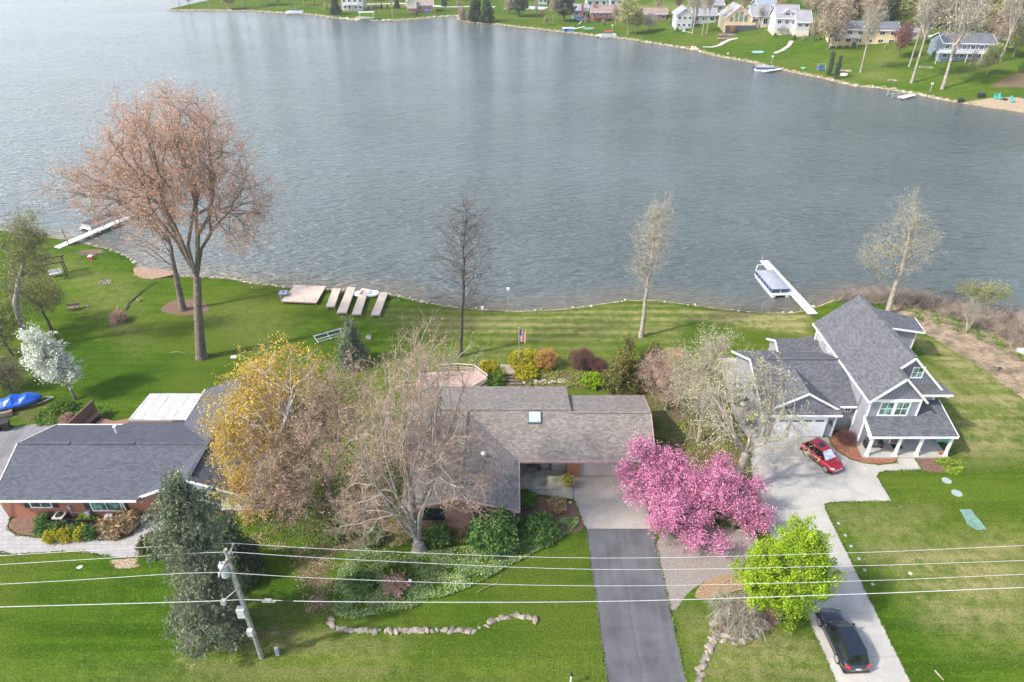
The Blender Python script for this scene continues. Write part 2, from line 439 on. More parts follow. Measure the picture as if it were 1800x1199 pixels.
# far shore : sand beach, brown terraces, fields
paint(2, W([(1700,180),(1740,172),(1790,172),(1830,180),(1830,205),(1800,198),(1750,190)]), 1, 1.0)
paint(0, W([(1735,155),(1790,128),(1840,125),(1840,158),(1790,155)]), 1, 1.2)
paint(2, W([(1472,122),(1500,122),(1500,128),(1472,128)]), .7, 1.0)
paint(2, W([(625,28),(660,30),(660,38),(620,37)]), .7, 2)
paint(1, W([(560,8),(700,5),(720,12),(600,20)]), .5, 8)
paint(1, W([(1060,10),(1350,8),(1300,22),(1120,30)]), .5, 10)
paint(1, W([(1330,120),(1560,90),(1560,140),(1480,140)]), .35, 6)
strip = (np.abs(GD-.3) < 2.0) & (GP[:, 1] > 118)
mask[strip, 2] = np.maximum(mask[strip, 2], .55)
mow = (GP[:, 1] > 66) & (GP[:, 1] < 80) & (np.abs(GP[:, 0]+2) < 28)
mask[mow, 1] *= (.62+.38*np.sin(GP[mow, 1]*2*math.pi/1.75+.06*GP[mow, 0]))*1.15
beach = (GD < .7) & (GP[:, 1] <= 118)
mask[beach, 2] = np.maximum(mask[beach, 2], .75*smooth(.7, .1, GD[beach]))
deep = GD < -.4; mask[deep, 2] = 1

def ground_material():
    m, t, b = newmat('lawn_and_soil')
    pos = t.nodes.new('ShaderNodeNewGeometry').outputs['Position']
    ca = t.nodes.new('ShaderNodeVertexColor'); ca.layer_name = 'mask'
    sp = t.nodes.new('ShaderNodeSeparateColor'); t.links.new(ca.outputs[0], sp.inputs[0])
    dirt, dry, sand, lush = sp.outputs[0], sp.outputs[1], sp.outputs[2], ca.outputs['Alpha']
    n1 = noise(t, pos, .12, 5, .6); n2 = noise(t, pos, .9, 6, .7); n3 = noise(t, pos, 7, 4, .7); n4 = noise(t, pos, .045, 3)
    mp = t.nodes.new('ShaderNodeMapping'); mp.inputs['Scale'].default_value = (.06, .9, 1); mp.inputs['Rotation'].default_value = (0, 0, .05); t.links.new(pos, mp.inputs[0])
    st = noise(t, mp.outputs[0], 1.0, 2, .5)
    g = mixrgb(t, ramp(t, n2, .3, .7), (.042, .088, .008), (.090, .152, .013))
    g = mixrgb(t, ramp(t, n1, .35, .65, 0, .55), g, (.082, .150, .012))
    g = mixrgb(t, ramp(t, st, .44, .56, 0, .5), g, (.022, .066, .004))
    n5 = noise(t, pos, 2.6, 5, .75); g = mixrgb(t, ramp(t, n5, .50, .68, 0, .8), g, (.125, .160, .025))
    g = mixrgb(t, maths(t, 'MULTIPLY', lush, .55), g, (.024, .078, .005))
    g = mixrgb(t, ramp(t, n4, .42, .60, 0, .5), g, (.12, .145, .025))
    # thin pale patches break up the lawn
    v = maths(t, 'ADD', maths(t, 'MULTIPLY', n2, .6), maths(t, 'MULTIPLY', st, .5))
    dm = maths(t, 'MULTIPLY', dry, ramp(t, v, .42, .66, .25, 1.25))
    g = mixrgb(t, maths(t, 'MINIMUM', dm, 1.0), g, mixrgb(t, n2, (.23, .215, .085), (.33, .29, .14)))
    dd = ramp(t, maths(t, 'ADD', dirt, maths(t, 'MULTIPLY', maths(t, 'SUBTRACT', n2, .5), .9)), .35, .75)
    soil = mixrgb(t, ramp(t, n3, .35, .65), (.10, .07, .045), (.22, .165, .105))
    g = mixrgb(t, dd, g, soil)
    sm = ramp(t, maths(t, 'ADD', sand, maths(t, 'MULTIPLY', maths(t, 'SUBTRACT', n2, .5), .8)), .38, .7)
    sandc = mixrgb(t, ramp(t, n3, .3, .7), (.27, .195, .13), (.47, .38, .28))
    g = mixrgb(t, sm, g, sandc)
    g = mixrgb(t, 1.0, g, mixrgb(t, ramp(t, n3, .3, .7), (.58, .62, .6), (1.38, 1.34, 1.3)), 'MULTIPLY')
    t.links.new(g, b.inputs['Base Color']); b.inputs['Roughness'].default_value = 1.0; b.inputs['Specular IOR Level'].default_value = .0
    bump(t, b, maths(t, 'ADD', n3, n2), .8, .12)
    return m
mGround = ground_material()
go = raw_mesh('ground', np.column_stack([GP, GH]), GF, mGround, smooth=True)
ca = go.data.color_attributes.new('mask', 'FLOAT_COLOR', 'POINT'); ca.data.foreach_set('color', mask.ravel())
tag(go, kind='structure')

def coords_scaled(t, pos, s):
    m = t.nodes.new('ShaderNodeMapping'); m.inputs['Scale'].default_value = s; t.links.new(pos, m.inputs[0]); return m.outputs[0]
def water_material():
    m, t, b = newmat('lake_water')
    pos = t.nodes.new('ShaderNodeNewGeometry').outputs['Position']
    dep = t.nodes.new('ShaderNodeAttribute'); dep.attribute_name = 'depth'
    n0 = noise(t, pos, .25, 4)
    d = maths(t, 'ADD', dep.outputs['Fac'], maths(t, 'MULTIPLY', maths(t, 'SUBTRACT', n0, .5), .8))
    deepc = mixrgb(t, ramp(t, noise(t, pos, .02, 3), .35, .65), (.082, .102, .103), (.102, .124, .126))
    c = mixrgb(t, ramp(t, d, .0, 1.0), (.135, .12, .09), deepc)
    t.links.new(c, b.inputs['Base Color'])
    b.inputs['IOR'].default_value = 1.33; b.inputs['Specular IOR Level'].default_value = .5
    b.inputs['Roughness'].default_value = .18
    # wind ripples: long crests lying mostly across the view, with gust patches
    mp = t.nodes.new('ShaderNodeMapping'); mp.inputs['Rotation'].default_value = (0, 0, .22); mp.inputs['Scale'].default_value = (.30, 1.15, 1); t.links.new(pos, mp.inputs[0])
    w1 = noise(t, mp.outputs[0], 1.0, 2, .45)
    mp2 = t.nodes.new('ShaderNodeMapping'); mp2.inputs['Rotation'].default_value = (0, 0, -.25); mp2.inputs['Scale'].default_value = (.9, 2.2, 1); t.links.new(pos, mp2.inputs[0])
    w2 = noise(t, mp2.outputs[0], 1.0, 4, .6)
    gust = ramp(t, noise(t, coords_scaled(t, pos, (.008, .02, 1)), 1.0, 4, .6), .35, .65, .55, 1.25)
    w1 = maths(t, 'SUBTRACT', 1.0, maths(t, 'ABSOLUTE', maths(t, 'SUBTRACT', maths(t, 'MULTIPLY', w1, 2.4), 1.2)))
    h = maths(t, 'MULTIPLY', maths(t, 'ADD', w1, maths(t, 'MULTIPLY', w2, .35)), gust)
    bump(t, b, h, 1.0, .62)
    return m
wx = axis(-62, 90, 1.0, 1.04, -1080, 1080); wy = np.concatenate([[30], np.arange(60, 120, .8), axis(120, 360, 3, 1.06, 119, 1400)]); wy = np.unique(wy)
ax_, ay_ = np.meshgrid(wx, wy); WP = np.stack([ax_.ravel(), ay_.ravel()], 1)
wd = -sdist(WP); n_ = len(wx)
ii = (np.arange(len(wy)-1)[:, None]*n_+np.arange(n_-1)[None, :]).ravel()
WF = np.stack([ii, ii+1, ii+1+n_, ii+n_], 1)
keep = (wd[WF].max(1) > -3); WF = WF[keep]
mWater = water_material()
wo_ = raw_mesh('lake_water', np.column_stack([WP, np.full(len(WP), WZ)]), WF, mWater)
a_ = wo_.data.attributes.new('depth', 'FLOAT', 'POINT'); a_.data.foreach_set('value', np.clip(wd*.16, -1, 6).astype(np.float32))
tag(wo_, kind='structure')

# ------------------------------------------------------------------ paved and planted sheets
def sheet(name, poly, z, mat, kind='structure', label=None, cat=None, h=.0):
    mb = MB()
    if h: mb.prism(poly, z-h, z)
    else:
        a = sum(poly[i][0]*poly[(i+1) % len(poly)][1]-poly[(i+1) % len(poly)][0]*poly[i][1] for i in range(len(poly)))
        if a < 0: poly = poly[::-1]
        mb.poly([(p[0], p[1], z) for p in poly])
    o = mb.build(name, mat)
    tag(o, label, cat, None, kind)
    return o
def smoothpoly(pts, n=2):
    for _ in range(n):
        out = []
        for i in range(len(pts)):
            a = pts[i]; b = pts[(i+1) % len(pts)]
            out += [(a[0]*.75+b[0]*.25, a[1]*.75+b[1]*.25), (a[0]*.25+b[0]*.75, a[1]*.25+b[1]*.75)]
        pts = out
    return pts
def slabmat(name, col, jx, jy, ox=0, oy=0, jd=.6, stain=.18):
    """poured concrete with control joints"""
    m, t, b = newmat(name)
    pos = t.nodes.new('ShaderNodeNewGeometry').outputs['Position']
    sp = t.nodes.new('ShaderNodeSeparateXYZ'); t.links.new(pos, sp.inputs[0])
    def joint(s_, step, o):
        f = maths(t, 'FRACT', maths(t, 'DIVIDE', maths(t, 'ADD', s_, o+1000*step), step))
        return maths(t, 'LESS_THAN', f, .035/step)
    j = maths(t, 'MAXIMUM', joint(sp.outputs[0], jx, ox), joint(sp.outputs[1], jy, oy))
    v = noise(t, pos, .5, 6, .7); v2 = noise(t, pos, 9, 4, .7)
    c = mixrgb(t, ramp(t, v, .35, .7), tuple(x*(1-stain) for x in col), col)
    c = mixrgb(t, 1.0, c, mixrgb(t, v2, (.84, .84, .84), (1.12, 1.12, 1.12)), 'MULTIPLY')
    sv = noise(t, pos, 1.4, 5, .7); c = mixrgb(t, ramp(t, sv, .58, .74, 0, .35), c, tuple(x*.62 for x in col))
    c = mixrgb(t, maths(t, 'MULTIPLY', j, jd), c, tuple(x*.45 for x in col))
    t.links.new(c, b.inputs['Base Color']); b.inputs['Roughness'].default_value = .85; b.inputs['Specular IOR Level'].default_value = .25
    return m
def asphalt_material(name, a, b_):
    m, t, b = newmat(name)
    pos = t.nodes.new('ShaderNodeNewGeometry').outputs['Position']
    v = noise(t, pos, .35, 6, .6); v2 = noise(t, pos, 14, 4, .8)
    vo = t.nodes.new('ShaderNodeTexVoronoi'); vo.feature = 'DISTANCE_TO_EDGE'; vo.inputs['Scale'].default_value = .16
    wv = t.nodes.new('ShaderNodeVectorMath'); wv.operation = 'ADD'; t.links.new(pos, wv.inputs[0])
    nz = t.nodes.new('ShaderNodeTexNoise'); nz.inputs['Scale'].default_value = .8; t.links.new(pos, nz.inputs[0]); t.links.new(nz.outputs['Color'], wv.inputs[1]); t.links.new(wv.outputs[0], vo.inputs['Vector'])
    crack = maths(t, 'LESS_THAN', vo.outputs['Distance'], .003)
    c = mixrgb(t, ramp(t, v, .3, .7), a, b_)
    tm = t.nodes.new('ShaderNodeMapping'); tm.inputs['Scale'].default_value = (1.6, .09, 1); t.links.new(pos, tm.inputs[0])
    c = mixrgb(t, ramp(t, noise(t, tm.outputs[0], 1.0, 4, .6), .4, .65, 0, .3), c, tuple(x*1.3 for x in b_))
    px_ = t.nodes.new('ShaderNodeSeparateXYZ'); t.links.new(pos, px_.inputs[0])
    sm_ = maths(t, 'LESS_THAN', maths(t, 'ABSOLUTE', maths(t, 'ADD', maths(t, 'SUBTRACT', px_.outputs[0], 9.3), maths(t, 'MULTIPLY', noise(t, pos, .35, 5, .6), .8))), .022)
    c = mixrgb(t, maths(t, 'MULTIPLY', sm_, .7), c, (.035, .035, .037))
    c = mixrgb(t, 1.0, c, mixrgb(t, v2, (.75, .75, .75), (1.25, 1.25, 1.25)), 'MULTIPLY')
    c = mixrgb(t, maths(t, 'MULTIPLY', crack, .35), c, (.06, .06, .065))
    t.links.new(c, b.inputs['Base Color']); b.inputs['Roughness'].default_value = .9
    return m
mAsph = asphalt_material('asphalt', (.066, .067, .074), (.115, .116, .126))
mAsphO = asphalt_material('worn_asphalt', (.13, .13, .14), (.22, .215, .22))
mSlabR = slabmat('light_concrete', (.46, .44, .405), 3.1, 3.6, .4, .2, .7, .2)
mSlabC = slabmat('grey_concrete', (.38, .355, .32), 3.05, 3.3, -8.7+.35, -43.2+.1, .5, .22)
mPatio = slabmat('patio_concrete', (.48, .44, .40), 1.2, 1.2, 0, 0, .4, .2)
mMulch = M('mulch', (.16, .095, .065), .95, .5, 9, bmp=.6, col2=(.07, .04, .03))
mMulchR = M('red_mulch', (.27, .12, .065), .95, .5, 9, bmp=.6, col2=(.12, .05, .03))
mGravel = M('gravel', (.25, .225, .20), .95, .35, 11, bmp=.5, col2=(.13, .115, .10))

# right driveway, walk and patio
drive = [(1318,775),(1335,767),(1457,769),(1461,784),(1476,797),(1495,808),(1520,815),(1545,818),(1577,814),(1577,803),(1605,803),(1620,826),(1560,828),(1546,830),(1541,838),(1567,881),(1462,883),(1450,886),(1451,896),(1490,975),(1600,1199)]
dl = PX(drive)+[(23.9, 10), (19.0, 10)]+PX([(1470,1199),(1440,1132),(1405,1050),(1368,975),(1340,905),(1322,850)])
sheet('concrete_driveway', dl, .03, mSlabR, h=.1)
sheet('patio', PX([(1262,630),(1338,630),(1338,768),(1318,776),(1290,730)]), .06, mPatio, h=.1)
# centre driveway
sheet('concrete_apron', [(5.55,46.9),(11.9,46.9),(11.95,40.4),(6.3,40.4),(5.6,43.6)], .03, mSlabC, h=.1)
sheet('front_walk', PX([(922,853),(1006,853),(1008,877),(940,868),(928,860)]), .025, mSlabC, h=.1)
sheet('asphalt_driveway', [(6.3,40.38),(11.95,40.38),(11.95,10),(6.6,10),(6.5,27)], .022, mAsph, h=.1)
sheet('gravel_drive', smoothpoly(PX([(1150,942),(1210,925),(1300,925),(1350,960),(1330,1010),(1290,1010),(1240,1020),(1205,1045),(1186,1078),(1172,1062),(1160,1000)])), .014, mGravel)
sheet('dry_needle_bed', smoothpoly(PX([(1215,1050),(1240,1018),(1300,1005),(1330,1030),(1270,1045),(1240,1053)]), 2), .018, M('needle_litter', (.30, .20, .11), .95, .3, 8, bmp=.4))
# left property
walk = [(-40,800),(-5,868),(18,912),(12,930),(30,942),(80,946),(150,948),(205,951),(232,942),(246,925),(262,905),(290,905),(290,935),(268,950),(252,976),(215,982),(180,976),(140,970),(85,971),(30,976),(-40,965)]
mStamp = brickmat('stamped_concrete', (.38, .365, .36), (.31, .30, .30), (.22, .215, .215), .55, .45, .02, big=.35, weather=(.36, .345, .34), bmp=.3)
sheet('stamped_walk', smoothpoly(PX(walk), 1), .03, mStamp, h=.1)
sheet('side_parking', PX([(-200,765),(0,757),(60,746),(115,744),(100,780),(20,850),(-60,900),(-250,900)]), .02, mAsphO)
sheet('foundation_bed', smoothpoly(PX([(18,912),(60,906),(240,906),(248,912),(240,930),(225,944),(205,950),(160,947),(80,944),(30,940),(14,927)]), 2), .045, mMulch)
sheet('entry_bed', smoothpoly(PX([(915,872),(1005,880),(1020,905),(1030,930),(1000,938),(905,950),(890,930),(900,900)]), 1), .02, mMulch)
sheet('porch_bed', smoothpoly(PX([(1457,770),(1475,757),(1505,760),(1520,803),(1576,804),(1576,813),(1540,817),(1505,811),(1480,799),(1462,784)]), 1), .05, mMulchR)
sheet('corner_bed', smoothpoly(PX([(1605,805),(1668,803),(1685,815),(1670,832),(1625,830),(1615,818)]), 1), .035, mMulch)
sheet('island_bed', smoothpoly(PX([(1255,1080),(1290,1040),(1345,1050),(1385,1080),(1350,1110),(1300,1125),(1265,1120)]), 2), .016, mMulch)
sheet('tree_bed', smoothpoly(PX([(275,548),(300,528),(345,525),(372,540),(360,552),(320,555)]), 2), .016, mMulch)
sheet('shore_bed', smoothpoly(PX([(232,468),(262,472),(305,475),(310,483),(262,492),(238,486)], 0), 2), .03, M('leaf_litter', (.34, .22, .15), .95, .4, 7, bmp=.4))
# ------------------------------------------------------------------ trees and shrubs
def unit(v): return v/np.maximum(1e-9, np.linalg.norm(v, axis=-1, keepdims=True))
class Wood:
    def __init__(s): s.a = []; s.b = []; s.ra = []; s.rb = []
    def seg(s, p, q, r0, r1): s.a.append(p); s.b.append(q); s.ra.append(r0); s.rb.append(r1)
def tubes(A, B, RA, RB, n):
    A = np.asarray(A, float).reshape(-1, 3); B = np.asarray(B, float).reshape(-1, 3); RA = np.asarray(RA, float); RB = np.asarray(RB, float)
    d = B-A; u = unit(d); ref = np.where(np.abs(u[:, 2:3]) < .9, np.array([[0, 0, 1.]]), np.array([[1., 0, 0]]))
    x = unit(np.cross(u, ref)); y = np.cross(u, x)
    A = A-u*RA[:, None]*.35; B = B+u*RB[:, None]*.35
    ang = np.arange(n)*2*math.pi/n; c = np.cos(ang); s_ = np.sin(ang)
    ring = x[:, None, :]*c[None, :, None]+y[:, None, :]*s_[None, :, None]
    Va = A[:, None, :]+ring*RA[:, None, None]; Vb = B[:, None, :]+ring*RB[:, None, None]
    V = np.concatenate([Va, Vb], 1).reshape(-1, 3); m = len(A)
    i = np.arange(n); j = (i+1) % n
    f = np.stack([i, j, j+n, i+n], 1)
    F = (f[None]+(np.arange(m)*2*n)[:, None, None]).reshape(-1, 4)
    return V, F
def merge(parts):
    V = []; F = []; o = 0
    for v, f in parts:
        V.append(v); F.append(f+o); o += len(v)
    return np.concatenate(V), np.concatenate(F)
def quads(P, size, rng, aspect=1.0, droop=None, flat=0.0, wide=None):
    """one small quad per point, randomly turned"""
    m = len(P); n = unit(rng.normal(size=(m, 3))); n[:, 2] = np.abs(n[:, 2])+flat; n = unit(n)
    if droop is not None: u = unit(rng.normal(size=(m, 3))*.5+np.array([0, 0, -droop])); 
    else: u = unit(rng.normal(size=(m, 3)))
    v = unit(np.cross(n, u)); u = np.cross(v, n)
    sz = size*rng.uniform(.6, 1.35, m)[:, None]
    U_ = u*sz*aspect*.5; V_ = v*sz*.5
    V = np.stack([P-U_-V_*.5, P+U_*.1-V_, P+U_, P+U_*.1+V_], 1).reshape(-1, 3)
    F = (np.arange(4)[None]+(np.arange(m)*4)[:, None])
    return V, F
def env_points(env, n, rng, shell=.45):
    ws = np.array([e[6] if len(e) > 6 else e[3]*e[4]*e[5] for e in env], float); ws /= ws.sum()
    k = rng.choice(len(env), n, p=ws); E_ = np.array([e[:6] for e in env], float)[k]
    d = unit(rng.normal(size=(n, 3))); r = rng.uniform(0, 1, n)**shell
    return E_[:, :3]+d*r[:, None]*E_[:, 3:6]
def split(dirs, k, rng):
    c = dirs-dirs.mean(0); _, _, vt = np.linalg.svd(c, full_matrices=False)
    t = c @ vt[0]; o = np.argsort(t); n = len(o)
    if k == 2: a = int(n*rng.uniform(.36, .64)); a = min(max(1, a), n-1); return [o[:a], o[a:]]
    a = int(n*rng.uniform(.25, .4)); b = int(n*rng.uniform(.6, .75)); return [g for g in (o[:a], o[a:b], o[b:]) if len(g)]
def skeleton(wood, trunk, tips, rng, att=.9, rtip=.012, pw=.48, up=.12, wob=.10, step=(.3, .5), m0=4, up0=.3):
    """branches from a trunk polyline (x,y,z,r) out to every tip"""
    tr = np.array(trunk, float); top = tr[-1]
    for i in range(len(tr)-1):
        wood.seg(tr[i, :3], tr[i+1, :3], tr[i, 3], tr[i+1, 3])
    tp_ = tr[-1]; wood.seg(tp_[:3], tp_[:3]+np.array([0, 0, tp_[3]*1.8]), tp_[3], tp_[3]*.15)
    outdir = np.zeros_like(tips); outp = []
    def grow(p, idx, dprev, r):
        n = len(idx); c = tips[idx].mean(0)
        if n == 1:
            q = tips[idx[0]]; L = np.linalg.norm(q-p); mid = (p+q)/2+np.array([0, 0, up*L*.3])+rng.normal(size=3)*wob*L*.5
            wood.seg(p, mid, min(r, rtip*1.6), rtip); wood.seg(mid, q, rtip, rtip*.6); outdir[idx[0]] = unit((q-mid)[None])[0]; return
        L = np.linalg.norm(c-p); t = rng.uniform(*step); node = p+(c-p)*t+dprev*L*.12+rng.normal(size=3)*L*wob*.6
        node[2] += up*L*t*.4
        ra = min(r, rtip*n**pw*1.05); rb = rtip*n**pw
        mid = (p+node)/2+rng.normal(size=3)*L*t*wob*.7+dprev*L*t*.15
        wood.seg(p, mid, ra, (ra+rb)/2); wood.seg(mid, node, (ra+rb)/2, rb)
        d = unit((node-mid)[None])[0]
        for g in split(unit(tips[idx]-node)+rng.normal(size=(n, 3))*.08, 2 if (n < 12 or rng.random() < .7) else 3, rng):
            grow(node, idx[g], d, rb)
    hz = np.linalg.norm(tips[:, :2]-top[None, :2], axis=1)
    za = np.clip(tips[:, 2]-att*hz-.5, tr[1, 2] if len(tr) > 2 else tr[-1, 2], tr[-1, 2])
    nodes = tr[1:] if len(tr) > 2 else tr[-1:]
    which = np.abs(za[:, None]-nodes[None, :, 2]).argmin(1)
    for k in range(len(nodes)):
        idx = np.where(which == k)[0]
        if len(idx) == 0: continue
        p = nodes[k, :3]
        ang = np.arctan2(tips[idx, 1]-p[1], tips[idx, 0]-p[0]); o = np.argsort(ang)
        m = 1 if len(idx) < 4 else (3 if len(nodes) > 1 and k < len(nodes)-1 else m0)
        for g in np.array_split(idx[np.roll(o, rng.integers(len(o)))], m):
            if len(g): grow(p, g, np.array([0, 0, up0]), nodes[k, 3])
    return outdir
def sprays(tips, dirs, n, length, r, rng, spread=.8, up=.2, sub=2, droop=0):
    """fine twigs at every tip; returns tubes and the points along them"""
    m = len(tips); T = np.repeat(tips, n, 0); D = np.repeat(dirs, n, 0)
    d = unit(D+rng.normal(size=D.shape)*spread+np.array([0, 0, up-droop]))
    st = T-D*rng.uniform(0, 1, (len(T), 1))*length*.9
    L = length*rng.uniform(.5, 1.3, (len(T), 1)); e1 = st+d*L*.5+rng.normal(size=d.shape)*L*.05
    e2 = e1+unit(d+rng.normal(size=d.shape)*.25+np.array([0, 0, up-droop])*.5)*L*.5
    A = [st, e1]; B = [e1, e2]; RA = [np.full(len(st), r), np.full(len(st), r*.75)]; RB = [np.full(len(st), r*.75), np.full(len(st), r*.4)]
    P = [e1, e2]
    for _ in range(sub):
        f = rng.uniform(.2, 1, (len(st), 1)); b0 = st*(1-f)+e2*f
        dd = unit(d+rng.normal(size=d.shape)*.8+np.array([0, 0, up-droop])); b1 = b0+dd*L*.45*rng.uniform(.6, 1.2, (len(st), 1))
        A.append(b0); B.append(b1); RA.append(np.full(len(st), r*.6)); RB.append(np.full(len(st), r*.3)); P.append(b1)
    return (np.concatenate(A), np.concatenate(B), np.concatenate(RA), np.concatenate(RB)), np.concatenate(P)

def make_tree(name, label, cat, loc, trunk, env, ntips, bark, twigmat, leafm=None, seed=1, group=None, att=.9, rtip=.014, pw=.48,
              spray=(8, .9, .010), spread=.8, up=.2, sub=2, droop=0, leaves=0, lsize=.12, lscatter=.15, aspect=1.3, ldroop=None, flat=0,
              shell=.45, crown='crown', pts_extra=0, wob=.1, tipfn=None, step=(.3, .5), leaffilter=None, rz=0, stepup=.12, m0=4, up0=.3):
    rng = np.random.default_rng(seed)
    root = thing(name, label, cat, loc, rz, group)
    tips = env_points(env, ntips, rng, shell)
    if tipfn: tips = tipfn(tips, rng)
    wd_ = Wood(); dirs = skeleton(wd_, trunk, tips, rng, att, rtip, pw, stepup, wob, step, m0, up0)
    bad = np.linalg.norm(dirs, axis=1) < .5; dirs[bad] = (0, 0, 1)
    A = np.array(wd_.a); B = np.array(wd_.b); RA = np.array(wd_.ra); RB = np.array(wd_.rb)
    parts = []
    for lo, hi, n in ((0, .03, 3), (.03, .09, 5), (.09, 9, 9)):
        s_ = (RA >= lo) & (RA < hi)
        if s_.any(): parts.append(tubes(A[s_], B[s_], RA[s_], RB[s_], n))
    V, F = merge(parts)
    raw_mesh('trunk', V, F, bark, root, smooth=True)
    (a, b, ra, rb), P = sprays(tips, dirs, spray[0], spray[1], spray[2], rng, spread, up, sub, droop)
    cr = raw_mesh(crown if not leafm else 'twigs', *tubes(a, b, ra, rb, 3), twigmat, root, rnd=None)
    if leafm:
        k = rng.integers(0, len(P), leaves); Q_ = P[k]+rng.normal(size=(leaves, 3))*lscatter
        if leaffilter is not None:
            Q_ = Q_[leaffilter(Q_, rng)]
        V, F = quads(Q_, lsize, rng, aspect, ldroop, flat)
        cl = rng.uniform(0, 1, len(Q_))
        raw_mesh('crown', V, F, leafm, root, rnd=cl)
    return root
def straight(h, r, n=6, lean=(0, 0), top=.35, flare=1.5, wob=.1, seed=0):
    rr = random.Random(seed); out = [(0, 0, -.3, r*flare)]
    for i in range(1, n+1):
        f = i/n; out.append((lean[0]*f+rr.uniform(-wob, wob)*f, lean[1]*f+rr.uniform(-wob, wob)*f, h*f, r*(1-(1-top)*f)))
    out.insert(1, (0+lean[0]*.04, lean[1]*.04, min(.6, h*.06), r)); return out

# the leaf colours
lBud = leafmat('rust_buds', (.52, .27, .18), (.68, .40, .27), (.76, .54, .36), .3)
lYel = leafmat('amber_young_leaves', (.50, .36, .05), (.66, .50, .08), (.52, .27, .08), .3)
lTanB = leafmat('tan_buds', (.42, .27, .20), (.55, .37, .28), None, .15)
lPale = leafmat('pale_green_buds', (.42, .40, .18), (.55, .53, .28), None, .2)
lLime = leafmat('lime_leaves', (.20, .34, .012), (.35, .50, .025), (.45, .56, .05), .35)
lPink = leafmat('pink_blossom', (.56, .14, .33), (.79, .35, .54), (.90, .60, .74), .2)
lWhiteB = leafmat('white_blossom', (.62, .66, .56), (.85, .87, .82), (.40, .50, .22), .15)
lSpruce = leafmat('blue_green_needles', (.13, .17, .095), (.24, .29, .18), (.38, .42, .29), .25)
lSpruceD = leafmat('dark_green_needles', (.05, .085, .045), (.11, .15, .075), (.17, .20, .10), .1)
lCedar = leafmat('bronze_green_needles', (.10, .12, .03), (.19, .19, .055), (.30, .23, .07), .1)
lGreen = leafmat('fresh_green_leaves', (.07, .15, .015), (.16, .28, .03), (.24, .36, .06), .2)
lOlive = leafmat('olive_buds', (.17, .19, .05), (.30, .31, .09), (.36, .38, .14), .15)
lGold = leafmat('gold_leaves', (.40, .36, .02), (.56, .50, .03), (.28, .34, .03), .2)
lChart = leafmat('chartreuse_leaves', (.20, .34, .012), (.36, .50, .03), None, .2)
lRed = leafmat('maroon_twig_tips', (.15, .055, .05), (.24, .09, .075), None, .1)
lOrange = leafmat('orange_buds', (.38, .20, .04), (.52, .30, .07), None, .1)
lStraw = leafmat('straw', (.30, .21, .10), (.44, .33, .18), None, .1)
lYew = leafmat('yew_needles', (.07, .15, .035), (.13, .24, .06), (.19, .30, .08), .15)

def px_h(px, py_base, py_top):
    """height of a thing standing at the base pixel whose top is seen at py_top"""
    g = G(px, py_base); d = ray(px, py_top); return CAMH+d[2]*(g.y/d[1])-g.z
# 1 the big rust-budded tree by the shore
b = G(355, 629); h = px_h(355, 629, 150)
make_tree('budding_tree', 'huge spreading tree with rust-red buds and a forked trunk on the left lawn', 'tree', b,
  [(0,0,-.3,.9),(.05,0,.6,.60),(.5,.2,3.5,.52),(.9,.4,6,.47),(1.3,.6,8.2,.44),(1.6,.8,10,.40)],
  [(1.3,1,21,9.0,8,6.0),(3.3,1,24.8,7.8,7,4.6),(-6.6,2,19.4,5.6,5,3.6),(8.4,1,18.0,4.2,5,5.6),(2.5,1,27.8,5.8,5.5,2.2)], 950, mBark, mTwigTan, lBud,
  seed=11, att=.45, rtip=.019, pw=.46, m0=8, up0=1.1, spray=(7, 1.3, .010), up=.55, spread=.5, sub=2, leaves=42000, lsize=.10, lscatter=.12, shell=.5, stepup=.25)
b = G(322, 545)
make_tree('budding_tree', 'pale-barked tree with short crown rising from the mulch bed just behind the huge rust-budded tree', 'tree', b,
  straight(9, .45, 6, (.5, .5), .5, seed=3), [(-1.6,1,13,4.8,4,5.0)], 240, mBark, mTwigTan, lBud,
  seed=12, att=.7, rtip=.016, spray=(7, 1.1, .009), leaves=3500, lsize=.10, up=.3)
# 2 bare trees along the shore
b = G(809, 626)
make_tree('bare_tree', 'dark bare tree with one straight trunk and short drooping limbs behind the brown house', 'tree', b,
  straight(18.0, .25, 12, (1.3, .5), .16, wob=.22, seed=5), [(.8,.5,12.0,3.9,3.6,7.2),(1.8,.5,16,2.6,2.4,4.0),(.9,.3,18.2,1.5,1.3,1.8)], 250, mBarkD, mTwigDark,
  seed=21, att=.65, rtip=.016, spray=(5, 1.0, .009), up=.15, spread=.7, sub=2, shell=.4, wob=.16)
b = G(1127, 592)
make_tree('bare_tree', 'pale grey bare tree with upswept crown standing right of the bronze evergreens near the shore', 'tree', b,
  straight(14, .3, 9, (.3, .8), .3, wob=.2, seed=6), [(.2,1,12.4,2.9,3,4.0),(.9,1,15.6,2.0,2.2,2.6),(-.6,.6,9,2.2,2.4,3)], 330, mBarkP, mTwigPale, lPale,
  seed=22, att=.8, rtip=.017, spray=(5, .9, .009), up=.35, leaves=900, lsize=.08, shell=.5)
b = G(1559, 553)
make_tree('bare_tree', 'pale bare tree leaning right behind the grey house on the brushy bank', 'tree', b,
  straight(13.5, .36, 9, (.3, 1.2), .28, wob=.25, seed=8), [(-.8,1,9.4,4.6,4,4.6),(-.4,1.5,13.4,2.4,3,3.2),(-3.4,.5,8.4,2.4,3,2.8),(2.6,1,9.4,2.6,3,2.8)], 300, mBarkP, mTwigPale, lPale,
  seed=23, att=.75, rtip=.017, spray=(5, 1.0, .009), up=.3, leaves=1600, lsize=.09, shell=.5)
